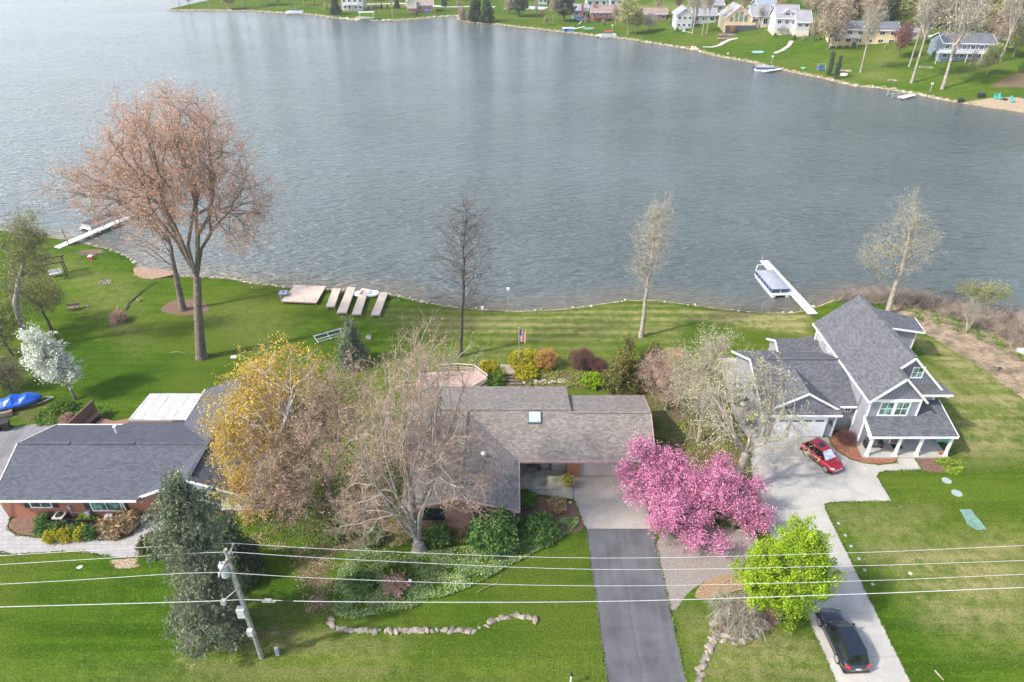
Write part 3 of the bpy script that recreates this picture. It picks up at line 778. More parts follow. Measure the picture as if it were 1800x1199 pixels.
# 3 big bare maple in front of the brown house
b = G(737, 968)
make_tree('bare_maple', 'big many-stemmed bare maple with tan twigs in front of the brown-roofed house', 'tree', b,
  [(0,0,-.3,.75),(0,0,.3,.58),(0,0,.6,.52),(-.05,.05,1.0,.46)],
  [(.4,1.0,13,4.6,4.6,5.6),(-2.6,.5,9,3.6,4.2,4.6),(3.0,.5,9.5,3.6,4.2,4.8),(1.4,2,17.2,4.2,4.2,3.0),(5.4,.5,7.0,2.0,3,2.8),(-4.4,-.5,4.6,3.0,3,1.8,50)], 720, mBarkG, mTwigTan, lTanB,
  seed=31, att=.3, rtip=.020, pw=.42, m0=10, up0=1.5, spray=(6, 1.25, .0105), spread=.65, up=.3, sub=2, leaves=9000, lsize=.075, lscatter=.08, shell=.5, stepup=.35, wob=.07)
b = G(600, 918)
make_tree('budding_tree', 'wide bushy tree with brown-pink twigs standing between the birch and the big maple', 'tree', b,
  [(0,0,-.3,.55),(0,0,.4,.42),(-.3,.1,1.5,.36),(-.6,.2,3.5,.32)],
  [(-2.0,1,9,4.8,4.5,4.6),(1.6,1.5,10.5,3.8,4,4.4),(-5,.5,7.5,3.0,3.5,3.6),(.5,2,13.2,4.0,3.5,2.6),(-4,-1,4.5,4,3,2.0,60)], 560, mBark, mTwigTan, lTanB,
  seed=32, att=.4, rtip=.017, pw=.44, m0=7, up0=.9, spray=(7, 1.15, .010), spread=.75, up=.15, leaves=15000, lsize=.08, lscatter=.1, shell=.5)
b = G(420, 902)
make_tree('birch', 'birch with white trunk and amber young leaves beside the white gable of the brick house', 'tree', b,
  [(0,0,-.3,.24),(.25,0,.5,.20),(1.6,.1,3,.18),(3.2,.2,5.6,.16),(4.7,.3,8,.13),(5.9,.5,10.4,.09),(6.6,.8,12.5,.05)],
  [(1.6,.5,6.5,2.6,2.6,4.4),(2.8,1.4,10.5,3.2,3.0,3.8),(5.4,2.2,13.4,4.2,3,2.4),(1.4,-.8,3.2,2.6,2,2.8),(4.4,.5,7,2.4,2.4,3),(.6,.2,8.5,2.2,2,2.6)], 540, M('birch_bark', (.72, .70, .66), .7, .3, 5), mTwigTan, lYel,
  seed=33, att=.5, rtip=.010, spray=(6, .95, .007), spread=.8, up=-.15, droop=.2, leaves=24000, lsize=.12, lscatter=.14, shell=.36)
# 4 pale budding trees between the houses
b = G(1285, 872)
make_tree('budding_tree', 'pale grey tree with yellowish buds spreading over the white garage door', 'tree', b,
  [(0,0,-.3,.55),(0,0,.5,.42),(.3,.3,2.5,.38),(.7,.7,4.5,.34)],
  [(1.0,2,9.0,4.6,4.4,3.2),(3.4,.6,6.8,3.2,3.4,2.4),(-2.6,1.5,8.4,3.2,3.5,3.2),(.8,2.5,11.4,4.0,3.4,2.4)], 250, mBarkP, mTwigPale, lPale,
  seed=41, att=.4, rtip=.020, pw=.47, spray=(5, .95, .0125), spread=.85, up=.2, leaves=3500, lsize=.09, lscatter=.07, shell=.45, wob=.17)
b = G(1228, 775)
make_tree('budding_tree', 'slender pale tree with yellowish buds between the brown roof and the patio', 'tree', b,
  straight(8, .2, 5, (-.4, .3), .4, seed=9), [(-.6,.5,7,3.6,3.2,3.6),(.4,1,10,2.8,2.6,2.2)], 260, mBarkP, mTwigPale, lPale,
  seed=42, att=.5, rtip=.015, spray=(8, .85, .010), leaves=4500, lsize=.085, shell=.45, wob=.15)
b = G(1170, 720)
make_tree('budding_tree', 'low tan thicket tree against the right end of the brown roof', 'tree', b,
  straight(3.5, .16, 4, (.2, .2), .4, seed=10), [(.2,.5,4.2,3.6,3.2,2.8)], 240, mBarkG, mTwigTan, lTanB,
  seed=43, att=.4, rtip=.013, spray=(9, .8, .009), leaves=6000, lsize=.08, shell=.45)
# 5 pink crabapples
def crab(px, py, lab, env, n, leaves, seed):
    b = G(px, py)
    r2 = np.random.default_rng(seed); env = [(e[0]+r2.normal()*e[3]*.55, e[1]+r2.normal()*e[4]*.5, e[2]+r2.normal()*e[5]*.42, e[3]*r2.uniform(.32,.6), e[4]*r2.uniform(.32,.6), e[5]*r2.uniform(.3,.55)) for e in env for _ in range(6)]
    make_tree('crabapple', lab, 'tree', b, [(0,0,-.2,.24),(0,0,.4,.17),(.1,.1,1.2,.15),(.15,.2,1.9,.13)], env, n, mBark, mTwigDark, lPink, seed=seed, att=.3, rtip=.011,
      spray=(6, .9, .007), spread=.7, up=-.1, droop=.15, leaves=int(leaves*1.5), lsize=.088, lscatter=.11, shell=.5, aspect=1.1)
crab(1200, 940, 'pink blossoming crabapple nearest the gravel, with the widest crown', [(-.5,.4,3.0,2.6,2.4,2.3),(.9,-.4,2.3,1.9,1.8,1.8),(-1.9,.8,2.4,1.5,1.7,1.6),(-.2,2.0,3.6,2.2,1.8,1.4),(2.0,1.6,3.0,1.9,1.8,1.5)], 440, 33000, 51)
crab(1148, 880, 'pink blossoming crabapple reaching over the brown house garage door', [(-1.9,.3,3.2,1.9,2.0,1.6),(-.2,.4,3.6,2.0,2.0,1.9),(1.6,1.2,3.4,1.9,1.8,1.4)], 300, 17000, 52)
crab(1288, 930, 'pink blossoming crabapple beside the pale driveway', [(.3,.2,2.4,1.9,1.9,1.9),(-1.7,1.2,3.2,2.0,1.9,1.6),(-1.0,2.6,3.6,1.9,1.8,1.4),(1.2,-.1,2.0,1.5,1.4,1.6)], 320, 22000, 53)
# 6 lime maple
b = G(1368, 1092)
make_tree('lime_maple', 'bright lime-green leafy maple beside the black car', 'tree', b,
  straight(4.6, .17, 5, (0, .2), .4, seed=12), [(-.3,.3,5.0,2.6,2.5,2.8),(-.1,.3,8.0,1.5,1.6,1.7),(-2.5,.2,4.6,1.5,1.6,1.5),(-2.0,.2,6.6,1.0,1.2,1.0),(1.3,.2,5.4,1.7,1.7,2.2),(.4,-.5,2.4,1.3,1.2,1.1),(.8,.3,7.4,1.5,1.6,1.5),(-1.2,0,3.0,1.2,1.2,1.0)], 400, mBark, mTwigDark, lLime,
  seed=61, att=.4, rtip=.010, spray=(5, .55, .006), leaves=62000, lsize=.105, lscatter=.12, shell=.38, flat=.5, aspect=1.1)
# 7 white pear
b = G(133, 702)
make_tree('blossoming_pear', 'white blossoming tree leaning left above the blue boat cover', 'tree', b,
  [(0,0,-.2,.2),(0,0,.4,.15),(-.3,.2,1.4,.13),(-.8,.4,2.6,.1),(-1.2,.5,4,.08)], [(-1.6,.5,4.6,2.0,2.1,2.2),(-2.2,.8,6.9,1.5,1.6,1.7),(.2,.3,3.4,1.5,1.5,1.3)], 300, mBark, mTwigDark, lWhiteB,
  seed=71, att=.4, rtip=.010, spray=(5, .6, .006), leaves=15000, lsize=.12, lscatter=.10, shell=.42)
# 8 trees at the left edge
b = G(57, 614)
make_tree('budding_tree', 'tall grey tree standing at the left edge of the picture with sparse green buds', 'tree', b,
  [(0,0,-.3,.5),(0,0,1,.38),(-.1,.1,3.6,.34),(.2,.3,6.2,.30),(1.5,.4,8.8,.26),(3.0,.5,11.2,.2)], [(4,.5,12.5,2.6,3,3.6),(4.9,.5,15.3,2,2.4,2.2),(1,1,9.4,2.6,2.4,2.2)], 260, mBarkG, mTwigDark, lOlive,
  seed=81, att=.5, rtip=.015, spray=(6, .9, .008), leaves=7000, lsize=.12, shell=.5)
b = G(92, 582)
make_tree('budding_tree', 'small dark spreading tree with green buds right of the tall left-edge tree', 'tree', b,
  straight(3.2, .2, 4, (-.3, .2), .5, seed=14), [(-.8,.6,5.0,3.4,3,2.6),(1.2,.4,4.6,1.8,2,1.6)], 190, mBarkD, mTwigDark, lOlive,
  seed=82, att=.3, rtip=.013, spray=(6, .8, .008), leaves=7000, lsize=.10, shell=.45)
b = G(22, 625)
make_tree('budding_tree', 'low fresh green budding tree at the far left edge of the lawn', 'tree', b,
  straight(2.4, .16, 4, (-.4, .2), .5, seed=15), [(-.8,.6,4.2,3.0,3.2,2.8),(-2.5,2,6.5,2,2.6,2.6)], 190, mBarkD, mTwigDark, lOlive,
  seed=83, att=.3, rtip=.012, spray=(7, .8, .008), leaves=9000, lsize=.11, shell=.45)
b = G(20, 690)
make_tree('dark_shrub', 'tall dark bare thicket behind the blue boat cover', 'shrub', b,
  straight(.8, .12, 3, (0, 0), .6, seed=16), [(-.6,.4,2.2,2.6,2.4,1.8)], 240, mBarkD, mTwigDark, lOlive,
  seed=84, att=.2, rtip=.010, spray=(9, .7, .008), leaves=2500, lsize=.09, shell=.5)
# 9 evergreens
def evergreen(name, lab, px, py, trunk, env, n, lm, seed, leaves, lsize=.16, spray=(6, .7, .010), att=-.1, bark=None, aspect=3.0, shell=.35, ldroop=.3, sc_=.13, tipfn=None):
    b = G(px, py)
    return make_tree(name, lab, 'tree' if 'shrub' not in name else 'shrub', b, trunk, env, n, bark or mBarkG, mTwigDark, lm, seed=seed, att=att, rtip=.012, spray=spray, spread=.5, up=-.45,
        leaves=leaves, lsize=lsize, lscatter=sc_, aspect=aspect, ldroop=ldroop, shell=shell, wob=.08, tipfn=tipfn)
def whorls(tips, rng):
    prof_z = [0, 1, 3, 5, 7, 9, 11, 13, 14.6, 15.8]; prof_r = [1.2, 2.1, 2.7, 2.3, 1.6, 1.45, 2.3, 1.9, 1.0, .25]; out = []
    for z in np.arange(.7, 15.7, .62):
        R = np.interp(z, prof_z, prof_r); n = max(4, int(4+R*5)); a = rng.uniform(0, 6.28)+np.arange(n)*6.283/n+rng.normal(size=n)*.25
        r = R*rng.uniform(.55, 1.12, n)*(1+.25*np.sin(a*2+z)); zz = z-.12*r+rng.normal(size=n)*.15
        out.append(np.stack([z*.07+r*np.cos(a), r*np.sin(a), zz], 1)); out.append(np.stack([z*.07+r*.5*np.cos(a+.3), r*.5*np.sin(a+.3), zz+.1], 1))
    return np.concatenate(out)
def tiers(h, r, z0, n, cx=0, cy=0, pw=.85):
    return [(cx+.15*math.sin(i*2.1), cy, z0+(h-z0)*(i+.5)/n, max(.35, r*(1-(i+.5)/n)**pw), max(.35, r*(1-(i+.5)/n)**pw), (h-z0)/n*.75) for i in range(n)]
evergreen('spruce', 'tall shaggy blue-green spruce standing just left of the utility pole', 380, 1118, straight(13.4, .28, 12, (1.0, 0), .2, seed=17),
  [(0,.2,1.7,1.9,1.6,1.2),(.2,.2,3.6,2.2,1.8,1.0),(-.6,.3,5.0,1.7,1.6,.8),(1.2,.3,5.8,1.3,1.3,.8),(.4,.3,7.9,1.1,1.2,1.1),(1.4,.3,10.3,1.9,1.8,.8),(-.3,.3,11.0,1.5,1.5,.7),(1.0,.3,12.5,1.8,1.7,.8),(.8,.3,14.0,1.1,1.1,.7),(1.0,.2,15.3,.5,.5,.6)], 250, lSpruce, 91, 52000, .075, (8, .75, .008), shell=.45, sc_=.05, ldroop=.8, att=-.2, tipfn=whorls)
evergreen('spruce', 'darker spruce tucked behind the shaggy spruce and close to the white gable', 425, 1010, straight(5.6, .2, 7, (-.4, 0), .2, seed=18),
  tiers(6.2, 1.8, .3, 5), 240, lSpruceD, 92, 30000, .09)
evergreen('spruce', 'small blue-green spruce beside the aluminium boat lift frame', 622, 640, straight(5.0, .16, 7, (-.2, 0), .2, seed=19),
  tiers(5.8, 1.7, .3, 5), 200, lSpruce, 93, 24000, .085)
evergreen('cedar', 'left bronze-green cedar at the edge of the terrace beds', 1095, 682, straight(5.4, .16, 7, (.1, 0), .2, seed=20), tiers(6.2, 2.1, .2, 5), 260, lCedar, 94, 34000, .09)
evergreen('cedar', 'right bronze-green cedar with golden tips at the edge of the terrace beds', 1140, 672, straight(5.2, .16, 7, (.1, 0), .2, seed=21), tiers(5.8, 2.0, .2, 5), 240, lCedar, 95, 30000, .09)
evergreen('yew_shrub', 'large feathery green yew below the front corner of the brown house', 868, 962, straight(1.6, .12, 4, (0, 0), .4, seed=22), [(0,0,1.7,1.8,1.6,1.6),(.3,.4,2.3,1.2,1.1,1.2)], 260, lYew, 96, 26000, .12, (6, .5, .007))
evergreen('juniper_shrub', 'round mounded green juniper in the entry bed', 946, 940, straight(.8, .1, 3, (0, 0), .4, seed=23), [(0,0,.7,1.45,1.3,.85)], 240, lYew, 97, 24000, .11, (6, .4, .006), shell=.3)

def shrub(name, lab, px, py, r, h, lm, n=90, leaves=5000, lsize=.09, twig=None, seed=0, group=None, shell=.3, spray=(5, .3, .006), cat='shrub', aspect=1.3):
    b = G(px, py)
    return make_tree(name, lab, cat, b, [(0,0,-.1,.05),(0,0,.1,.045),(0,0,.25,.04)], [(0,0,h*.5,r,r,h*.5)], n, mBarkD, twig or mTwigDark, lm, seed=seed or int(px*7+py), att=.1, rtip=.006,
        spray=spray, leaves=leaves, lsize=lsize, lscatter=.05, shell=shell, group=group, aspect=aspect)
shrub('forsythia', 'round golden-yellow shrub beside the timber deck', 858, 655, 1.0, 1.5, lGold, 90, 6000)
shrub('euonymus', 'low golden edging shrub at the head of the timber steps', 872, 663, 1.0, .6, lGold, 80, 4000)
shrub('euonymus', 'wide yellow-green mound around the flagpole', 925, 640, 2.1, 1.0, lGold, 200, 12000)
shrub('euonymus', 'yellow-green mound on the right of the timber steps', 925, 662, 1.3, .8, lGold, 120, 6500)
shrub('budding_shrub', 'tall orange-tan twiggy shrub in the terrace bed', 960, 645, 1.35, 2.3, lOrange, 160, 7000, .07, mTwigTan)
shrub('bare_shrub', 'maroon twiggy shrub in the terrace bed', 1022, 645, 1.6, 2.1, lRed, 200, 7000, .06, mTwigDark, spray=(8, .5, .008))
shrub('bare_shrub', 'smaller maroon shrub right of the larger maroon shrub', 1052, 650, 1.0, 1.3, lRed, 110, 3500, .06, mTwigDark, spray=(8, .4, .008))
shrub('lime_shrub', 'bright lime shrub behind the brown roof', 1041, 678, 1.15, 1.35, lChart, 130, 9000, .10)
shrub('green_shrub', 'dark green shrub at the foot of the timber steps', 870, 672, 1.2, .9, lGreen, 110, 6000)
shrub('bare_shrub', 'wine-red twiggy shrub against the grey house between garage and porch', 1487, 775, 1.05, .9, lRed, 150, 4500, .05, spray=(8, .35, .007))
shrub('green_shrub', 'green shrub against the entry slab of the brown house', 925, 885, .9, .9, lGreen, 100, 6000)
shrub('boxwood', 'large dark round boxwood at the end of the stamped walk', 274, 968, 1.15, 1.5, leafmat('boxwood_leaves', (.05, .085, .012), (.12, .15, .03), (.18, .18, .04), .1), 130, 11000, .09)
k = 0
for px, py, c in ((80,938,1),(93,950,0),(106,938,1),(119,948,0),(134,940,1),(145,946,0),(160,943,1),(81,922,1)):
    lab = {0: ['leftmost golden globe shrub in the row in front of the brick wall', 'middle golden globe shrub in the row in front of the brick wall', 'rightmost golden globe shrub in the row in front of the brick wall'][k % 3],
           1: {80: 'small dark green globe shrub at the left end of the globe row', 106: 'dark green globe shrub right of the leftmost golden one', 134: 'dark green globe shrub right of the middle golden one', 160: 'widest dark green globe shrub at the right end of the globe row', 81: 'dark green shrub beside the air conditioner'}.get(px)}[c]
    shrub('globe_shrub', lab, px, py, .54 if c else .5, .95, lYew if c else lGold, 70, 4200 if c else 3800, .08, group='globe shrubs in front of the brick wall', shell=.2)
    if c == 0: k += 1
shrub('leafy_shrub', 'fresh green leafy shrub right of the air conditioner by the brick wall', 158, 912, .7, .5, lChart, 60, 3000)
shrub('ornamental_grass', 'left clump of tan ornamental grass by the brick wall', 200, 937, .78, 1.0, lStraw, 90, 1800, .10, mTwigTan, spray=(12, .6, .009), cat='grass clump', aspect=4)
shrub('ornamental_grass', 'right clump of tan ornamental grass by the brick wall', 228, 926, .78, 1.1, lStraw, 90, 1800, .10, mTwigTan, spray=(12, .6, .009), cat='grass clump', aspect=4)
shrub('ornamental_grass', 'reddish grass clump in the small bed on the left lawn', 210, 566, .75, 1.2, lTanB, 90, 2500, .08, mTwigTan, spray=(10, .5, .01), cat='grass clump', aspect=3)
shrub('ornamental_grass', 'dry tan grass clump in the entry bed of the brown house', 980, 893, .6, .7, lStraw, 50, 1500, .1, mTwigTan, spray=(9, .5, .009), cat='grass clump', aspect=4)
shrub('ornamental_grass', 'dry red-brown tuft amid the pale ground cover', 695, 1035, .8, .7, lTanB, 60, 1800, .08, mTwigTan, spray=(10, .5, .009), cat='grass clump', aspect=4)
shrub('green_shrub', 'green tufted mound amid the left of the pale ground cover', 636, 1030, .95, .7, lYew, 130, 7000, .09, shell=.3)
shrub('green_shrub', 'bright green mound amid the top of the pale ground cover', 700, 1010, 1.1, .5, lGreen, 110, 5000, .09)
shrub('green_shrub', 'green bush at the left foot of the big bare maple', 590, 940, 1.3, 1.5, lGreen, 130, 7000, .1)
shrub('green_shrub', 'small green bush between the two bare front trees', 655, 950, .9, 1.2, lYew, 90, 4500, .1)
shrub('green_shrub', 'green bush at the right foot of the big bare maple', 770, 950, 1.1, 1.4, lYew, 110, 5500, .1)
shrub('green_shrub', 'green bush at the foot of the shaggy spruce', 395, 1112, 1.1, .8, lGreen, 110, 6000, .1)
shrub('green_shrub', 'weedy green bush under the white blossoming tree', 110, 722, 1.3, .7, lGreen, 110, 4500, .1)
shrub('tan_shrub', 'round tan shrub left of the brown bench on the deck', 118, 740, .6, .6, lTanB, 60, 2500, .07)
shrub('green_shrub', 'potted green plant beyond the right end of the porch', 1648, 772, .6, .6, lGreen, 50, 2000, .1)
shrub('green_shrub', 'green shrub on the shady side of the crabapples', 1150, 885, .7, 1.0, lGreen, 70, 3500)
shrub('bare_shrub', 'bare twiggy shrub at the shoreline left of the white dock', 55, 412, .9, 1.0, lStraw, 60, 800, .07, mTwigPale, spray=(8, .4, .01))
shrub('daffodil_clump', 'yellow and white spring flowers in the bed at the right of the porch', 1668, 820, 1.1, .35, lChart, 60, 2200, .07)
# weeping bare shrub in the island bed
b = G(1292, 1098)
make_tree('weeping_shrub', 'bare weeping shrub with tan arching branches in the island bed', 'shrub', b, [(0,0,-.1,.14),(0,0,.4,.12),(0,.1,.9,.10)],
  [(-.2,.3,1.5,2.1,1.9,1.0),(.6,-.4,1.0,1.6,1.6,.8)], 300, mTwigPale, mTwigPale, None, seed=101, att=.1, rtip=.012, spray=(6, .75, .008), up=-.4, droop=.25, spread=.45, shell=.35, stepup=.6)
# young shrubs at the bank on the right
b = G(1697, 585)
make_tree('willow_shrub', 'yellowish multi-stemmed shrub in the brush of the right bank', 'shrub', b, [(0,0,-.1,.1),(0,0,.2,.08),(0,0,.4,.07)], [(-.2,.2,3.0,1.0,1.0,1.6)], 60, mTwigPale, mTwigPale, None,
  seed=102, att=.1, rtip=.016, spray=(5, .9, .010), up=.8, spread=.25)
b = G(1735, 552)
make_tree('willow_shrub', 'yellow-green budding willow at the water beyond the right bank', 'shrub', b, straight(1.6, .1, 3, (0, .4), .4, seed=30), [(0,1,2.6,2.6,1.6,1.5),(-3,1.6,2.8,1.6,1.2,1.0)], 150, mTwigPale, mTwigPale, lOlive,
  seed=103, att=.2, rtip=.010, spray=(6, .7, .007), leaves=4500, lsize=.10)
# ------------------------------------------------------------------ houses: common pieces
def window(parent, p, u, w_, h_, nrm, name='window', fr=.09, cols=2, rows=1, frame_mat=None, glass=None, depth=.06, muntin=.035):
    """frame and pane on a wall: p lower-left corner, u horizontal unit, nrm outward unit (all local to parent)"""
    p = Vector(p); u = Vector(u); n = Vector(nrm); z = Vector((0, 0, 1)); q = lambda a, b, c: p+u*a+z*b+n*c
    f = MB()
    def bx(a0, a1, b0, b1, c0, c1):
        vs = [q(a, b, c) for a, b, c in ((a0,b0,c0),(a1,b0,c0),(a1,b0,c1),(a0,b0,c1),(a0,b1,c0),(a1,b1,c0),(a1,b1,c1),(a0,b1,c1))]
        flip = u.cross(n).dot(z) < 0
        fs = [(0,3,2,1),(4,5,6,7),(0,1,5,4),(1,2,6,5),(2,3,7,6),(3,0,4,7)]
        f.add(vs, [t[::-1] for t in fs] if flip else fs)
    bx(-fr, 0, -fr, h_+fr, -.02, depth); bx(w_, w_+fr, -fr, h_+fr, -.02, depth)
    bx(0, w_, h_, h_+fr, -.02, depth+.002); bx(0, w_, -fr, 0, -.02, depth+.002)
    for i in range(1, cols): bx(w_*i/cols-muntin/2, w_*i/cols+muntin/2, 0, h_, 0, depth-.012)
    for i in range(1, rows): bx(0, w_, h_*i/rows-muntin/2, h_*i/rows+muntin/2, 0, depth-.016)
    wn = f.build(name, frame_mat or mWhite, parent)
    g = MB(); g.add([q(0, 0, .02), q(w_, 0, .02), q(w_, h_, .02), q(0, h_, .02)], [(0, 1, 2, 3)] if u.cross(z).dot(n) > 0 else [(3, 2, 1, 0)])
    g.build('pane', glass or mGlass, wn)
    return wn
def gable_block(parent, x0, x1, y0, y1, ze, zr, ridge, wall, z0=0, name='wall', org=(0, 0, 0)):
    """walls with gable ends"""
    m = MB()
    if ridge == 'x':
        ym = (y0+y1)/2; e = [(x0,y0),(x1,y0),(x1,y1),(x0,y1)]
        vs = [(a, b, z0) for a, b in e]+[(a, b, ze) for a, b in e]+[(x0, ym, zr), (x1, ym, zr)]
        fs = [(0,1,5,4),(2,3,7,6),(1,2,6,9,5),(3,0,4,8,7)]
    elif ridge == 'y':
        xm = (x0+x1)/2; e = [(x0,y0),(x1,y0),(x1,y1),(x0,y1)]
        vs = [(a, b, z0) for a, b in e]+[(a, b, ze) for a, b in e]+[(xm, y0, zr), (xm, y1, zr)]
        fs = [(0,1,5,8,4),(2,3,7,9,6),(1,2,6,5),(3,0,4,7)]
    else:
        m.box(x0, x1, y0, y1, z0, ze); return m.build(name, wall, parent, org=org)
    m.add(vs, fs); return m.build(name, wall, parent, org=org)
def gable_roof(parent, x0, x1, y0, y1, ze, zr, ridge, roof, trim=mWhite, t=.14, org=(0, 0, 0), name='roof', tr=.16, vent=True, sides=('a', 'b')):
    """two roof planes to the given eave rectangle; fascia and barge boards as a part"""
    m = MB(); f = MB()
    if ridge == 'x':
        ym = (y0+y1)/2
        if 'a' in sides: m.slab([(x0,y0,ze),(x1,y0,ze),(x1,ym,zr),(x0,ym,zr)], t)
        if 'b' in sides: m.slab([(x1,y1,ze),(x0,y1,ze),(x0,ym,zr),(x1,ym,zr)], t)
        c = [((x0-.02,y0,ze),(x0-.02,ym,zr)),((x0-.02,y1,ze),(x0-.02,ym,zr)),((x1+.02,y0,ze),(x1+.02,ym,zr)),((x1+.02,y1,ze),(x1+.02,ym,zr)),((x0,y0-.03,ze),(x1,y0-.03,ze)),((x0,y1+.03,ze),(x1,y1+.03,ze))]
        cap = ((x0, ym, zr+.02), (x1, ym, zr+.02))
    else:
        xm = (x0+x1)/2
        if 'a' in sides: m.slab([(x0,y0,ze),(xm,y0,zr),(xm,y1,zr),(x0,y1,ze)], t)
        if 'b' in sides: m.slab([(x1,y0,ze),(x1,y1,ze),(xm,y1,zr),(xm,y0,zr)], t)
        c = [((x0,y0-.02,ze),(xm,y0-.02,zr)),((x1,y0-.02,ze),(xm,y0-.02,zr)),((x0,y1+.02,ze),(xm,y1+.02,zr)),((x1,y1+.02,ze),(xm,y1+.02,zr)),((x0-.03,y0,ze),(x0-.03,y1,ze)),((x1+.03,y0,ze),(x1+.03,y1,ze))]
        cap = ((xm, y0, zr+.02), (xm, y1, zr+.02))
    m.bar(cap[0], cap[1], .3, .07)
    r = m.build(name, roof, parent, org=org)
    for p, q in c:
        p = Vector(p); q = Vector(q); f.bar(p-Vector((0, 0, t*.55)), q-Vector((0, 0, t*.55)), .07, tr)
    f.build('fascia', trim, parent, org=org)
    return r

# ------------------------------------------------------------------ the brown-roofed house in the centre
O = (0.0, 46.5, 0.0)
hc = thing('house', 'low house with brown-grey shingle roof and a square skylight in the middle of the picture', 'house', O)
walls = MB()
walls.box(5.55, 12.5, 46.8, 55.0, 0, 2.75)
walls.box(-9.2, 5.55, 48.4, 56.2, 0, 2.75)
walls.build('wall', mSideC, hc, org=O)
wg = gable_block(hc, -8.9, .05, 40.6, 48.4, 2.75, 4.3, 'y', mBrickC, org=O)
m = MB()
ye, yr, zr, ze = 45.75, 50.9, 4.65, 2.85
m.slab([(.6, ye, ze), (12.9, ye, ze), (13.05, yr-.35, zr-.12), (5.6, yr-.35, zr-.12), (5.6, yr, zr), (-9.8, yr, zr), (-9.8, ye, ze)], .14)
m.slab([(5.6, yr, zr), (5.6, 57.0, ze-.02), (-9.8, 57.0, ze-.02), (-9.8, yr, zr)], .14)
m.slab([(13.05, yr-.35, zr-.12), (13.3, 55.5, ze-.02), (5.62, 55.5, ze-.02), (5.62, yr-.35, zr-.12)], .14)
m.bar((-9.8, yr, zr+.03), (5.6, yr, zr+.03), .32, .09); m.bar((5.65, yr-.35, zr-.09), (13.05, yr-.35, zr-.09), .32, .09)
# front wing, ridge running towards the camera
xr, xe, xl = -4.35, .6, -9.3
m.slab([(xe, 39.75, ze), (xe, ye-.02, ze), (xr, 50.8, zr-.01), (xr, 39.55, zr-.01)], .14)
m.slab([(xr, 39.55, zr-.01), (xr, 50.8, zr-.01), (xl, 50.7, ze-.01), (xl, 39.75, ze-.01)], .14)
m.bar((xr, 39.55, zr+.02), (xr, 50.7, zr+.02), .32, .09)
rc = m.build('roof', mShC, hc, org=O)
f = MB(); f.bar((.6, ye-.04, ze-.1), (12.9, ye-.04, ze-.1), .1, .22); f.bar((xe+.04, 39.7, ze-.1), (xe+.04, ye-.05, ze-.1), .1, .22)
f.bar((xe, 39.70, ze-.1), (xr, 39.5, zr-.1), .1, .2); f.bar((xl, 39.70, ze-.1), (xr, 39.5, zr-.1), .1, .2)
f.bar((12.95, ye, ze-.1), (13.1, yr-.35, zr-.2), .1, .2); f.bar((13.1, yr-.35, zr-.2), (13.35, 55.5, ze-.12), .1, .2)
f.build('fascia', mPinkTrim, hc, org=O)
# skylight
sy0 = 48.9
def onroof(x, y, dz=0): return (x, y, ze+(zr-ze)*(y-ye)/(yr-ye)+dz)
sk = MB(); P4 = [onroof(1.5, 49.35), onroof(2.75, 49.35), onroof(2.75, 50.55), onroof(1.5, 50.55)]
sk.slab([(a, b, c+.14) for a, b, c in P4], .2); s_ = sk.build('skylight', M('skylight_curb', (.10, .10, .11), .5), rc, org=O)
g = MB(); g.slab([(1.58, 49.43, onroof(0, 49.43)[2]+.20), (2.67, 49.43, onroof(0, 49.43)[2]+.20), (2.67, 50.47, onroof(0, 50.47)[2]+.20), (1.58, 50.47, onroof(0, 50.47)[2]+.20)], .05)
skd = g.build('skylight', M('skylight_dome', (.42, .50, .50), .15, .1), rc, org=O)
v = MB()
for x, y in ((-4.9, 48.6), (-2.5, 45.2)):
    z = 4.0 if x < -4 else 3.97
    v.cyl((x, y, z-.2), (x, y, z+.25), .12); v.lathe((x, y, z+.25), [(.26, 0), (.26, .06), (.14, .16), (.02, .2)])
build_each(v, 'roof_vent', mAlu, rc, org=O)
v = MB(); v.cyl((-2.4, 44.4, 3.7), (-2.4, 44.4, 4.15), .05); v.build('pipe', mBlack, rc, org=O)
# garage door, gate, entry
gd = MB(); gd.box(6.6, 11.4, 46.74, 46.85, .05, 2.35); g_ = gd.build('garage_door', linemat('taupe_door', (.45, .39, .355), (.30, .255, .23), .2, 0, .12), hc, org=O)
tr_ = MB(); tr_.box(6.48, 6.6, 46.7, 46.86, 0, 2.47); tr_.box(11.4, 11.52, 46.7, 46.86, 0, 2.47); tr_.box(6.6, 11.4, 46.7, 46.86, 2.35, 2.47); tr_.build('door_frame', mPinkTrim, g_, org=O)
gt = MB(); gt.box(5.05, 6.2, 46.52, 46.66, .1, 1.9); gt.build('gate', M('cedar_boards', (.33, .145, .07), .7, .2, 6), hc, org=O)
ps = MB(); ps.box(3.7, 5.5, 47.4, 48.35, .1, 2.7); ps.build('entry_wall', mSideC, hc, org=O)
dr = MB(); dr.box(1.35, 2.25, 48.3, 48.38, .18, 2.25); d_ = dr.build('door', M('dark_door', (.10, .02, .02), .35), hc, org=O)
fr = MB(); fr.box(1.25, 1.35, 48.28, 48.39, .18, 2.35); fr.box(2.25, 2.35, 48.28, 48.39, .18, 2.35); fr.box(1.35, 2.25, 48.28, 48.39, 2.25, 2.35); fr.build('door_frame', mWhite, d_, org=O)
window(hc, (2.6, 48.38-46.5, .5), (1, 0, 0), .45, 1.6, (0, -1, 0), 'sidelight', cols=1, rows=1)
window(hc, (-7.6, 40.6-46.5, 1.0), (1, 0, 0), 1.8, 1.2, (0, -1, 0), frame_mat=mBlack)
window(hc, (-3.2, 40.6-46.5, .4), (1, 0, 0), 2.2, 1.9, (0, -1, 0), frame_mat=mBlack, cols=3)
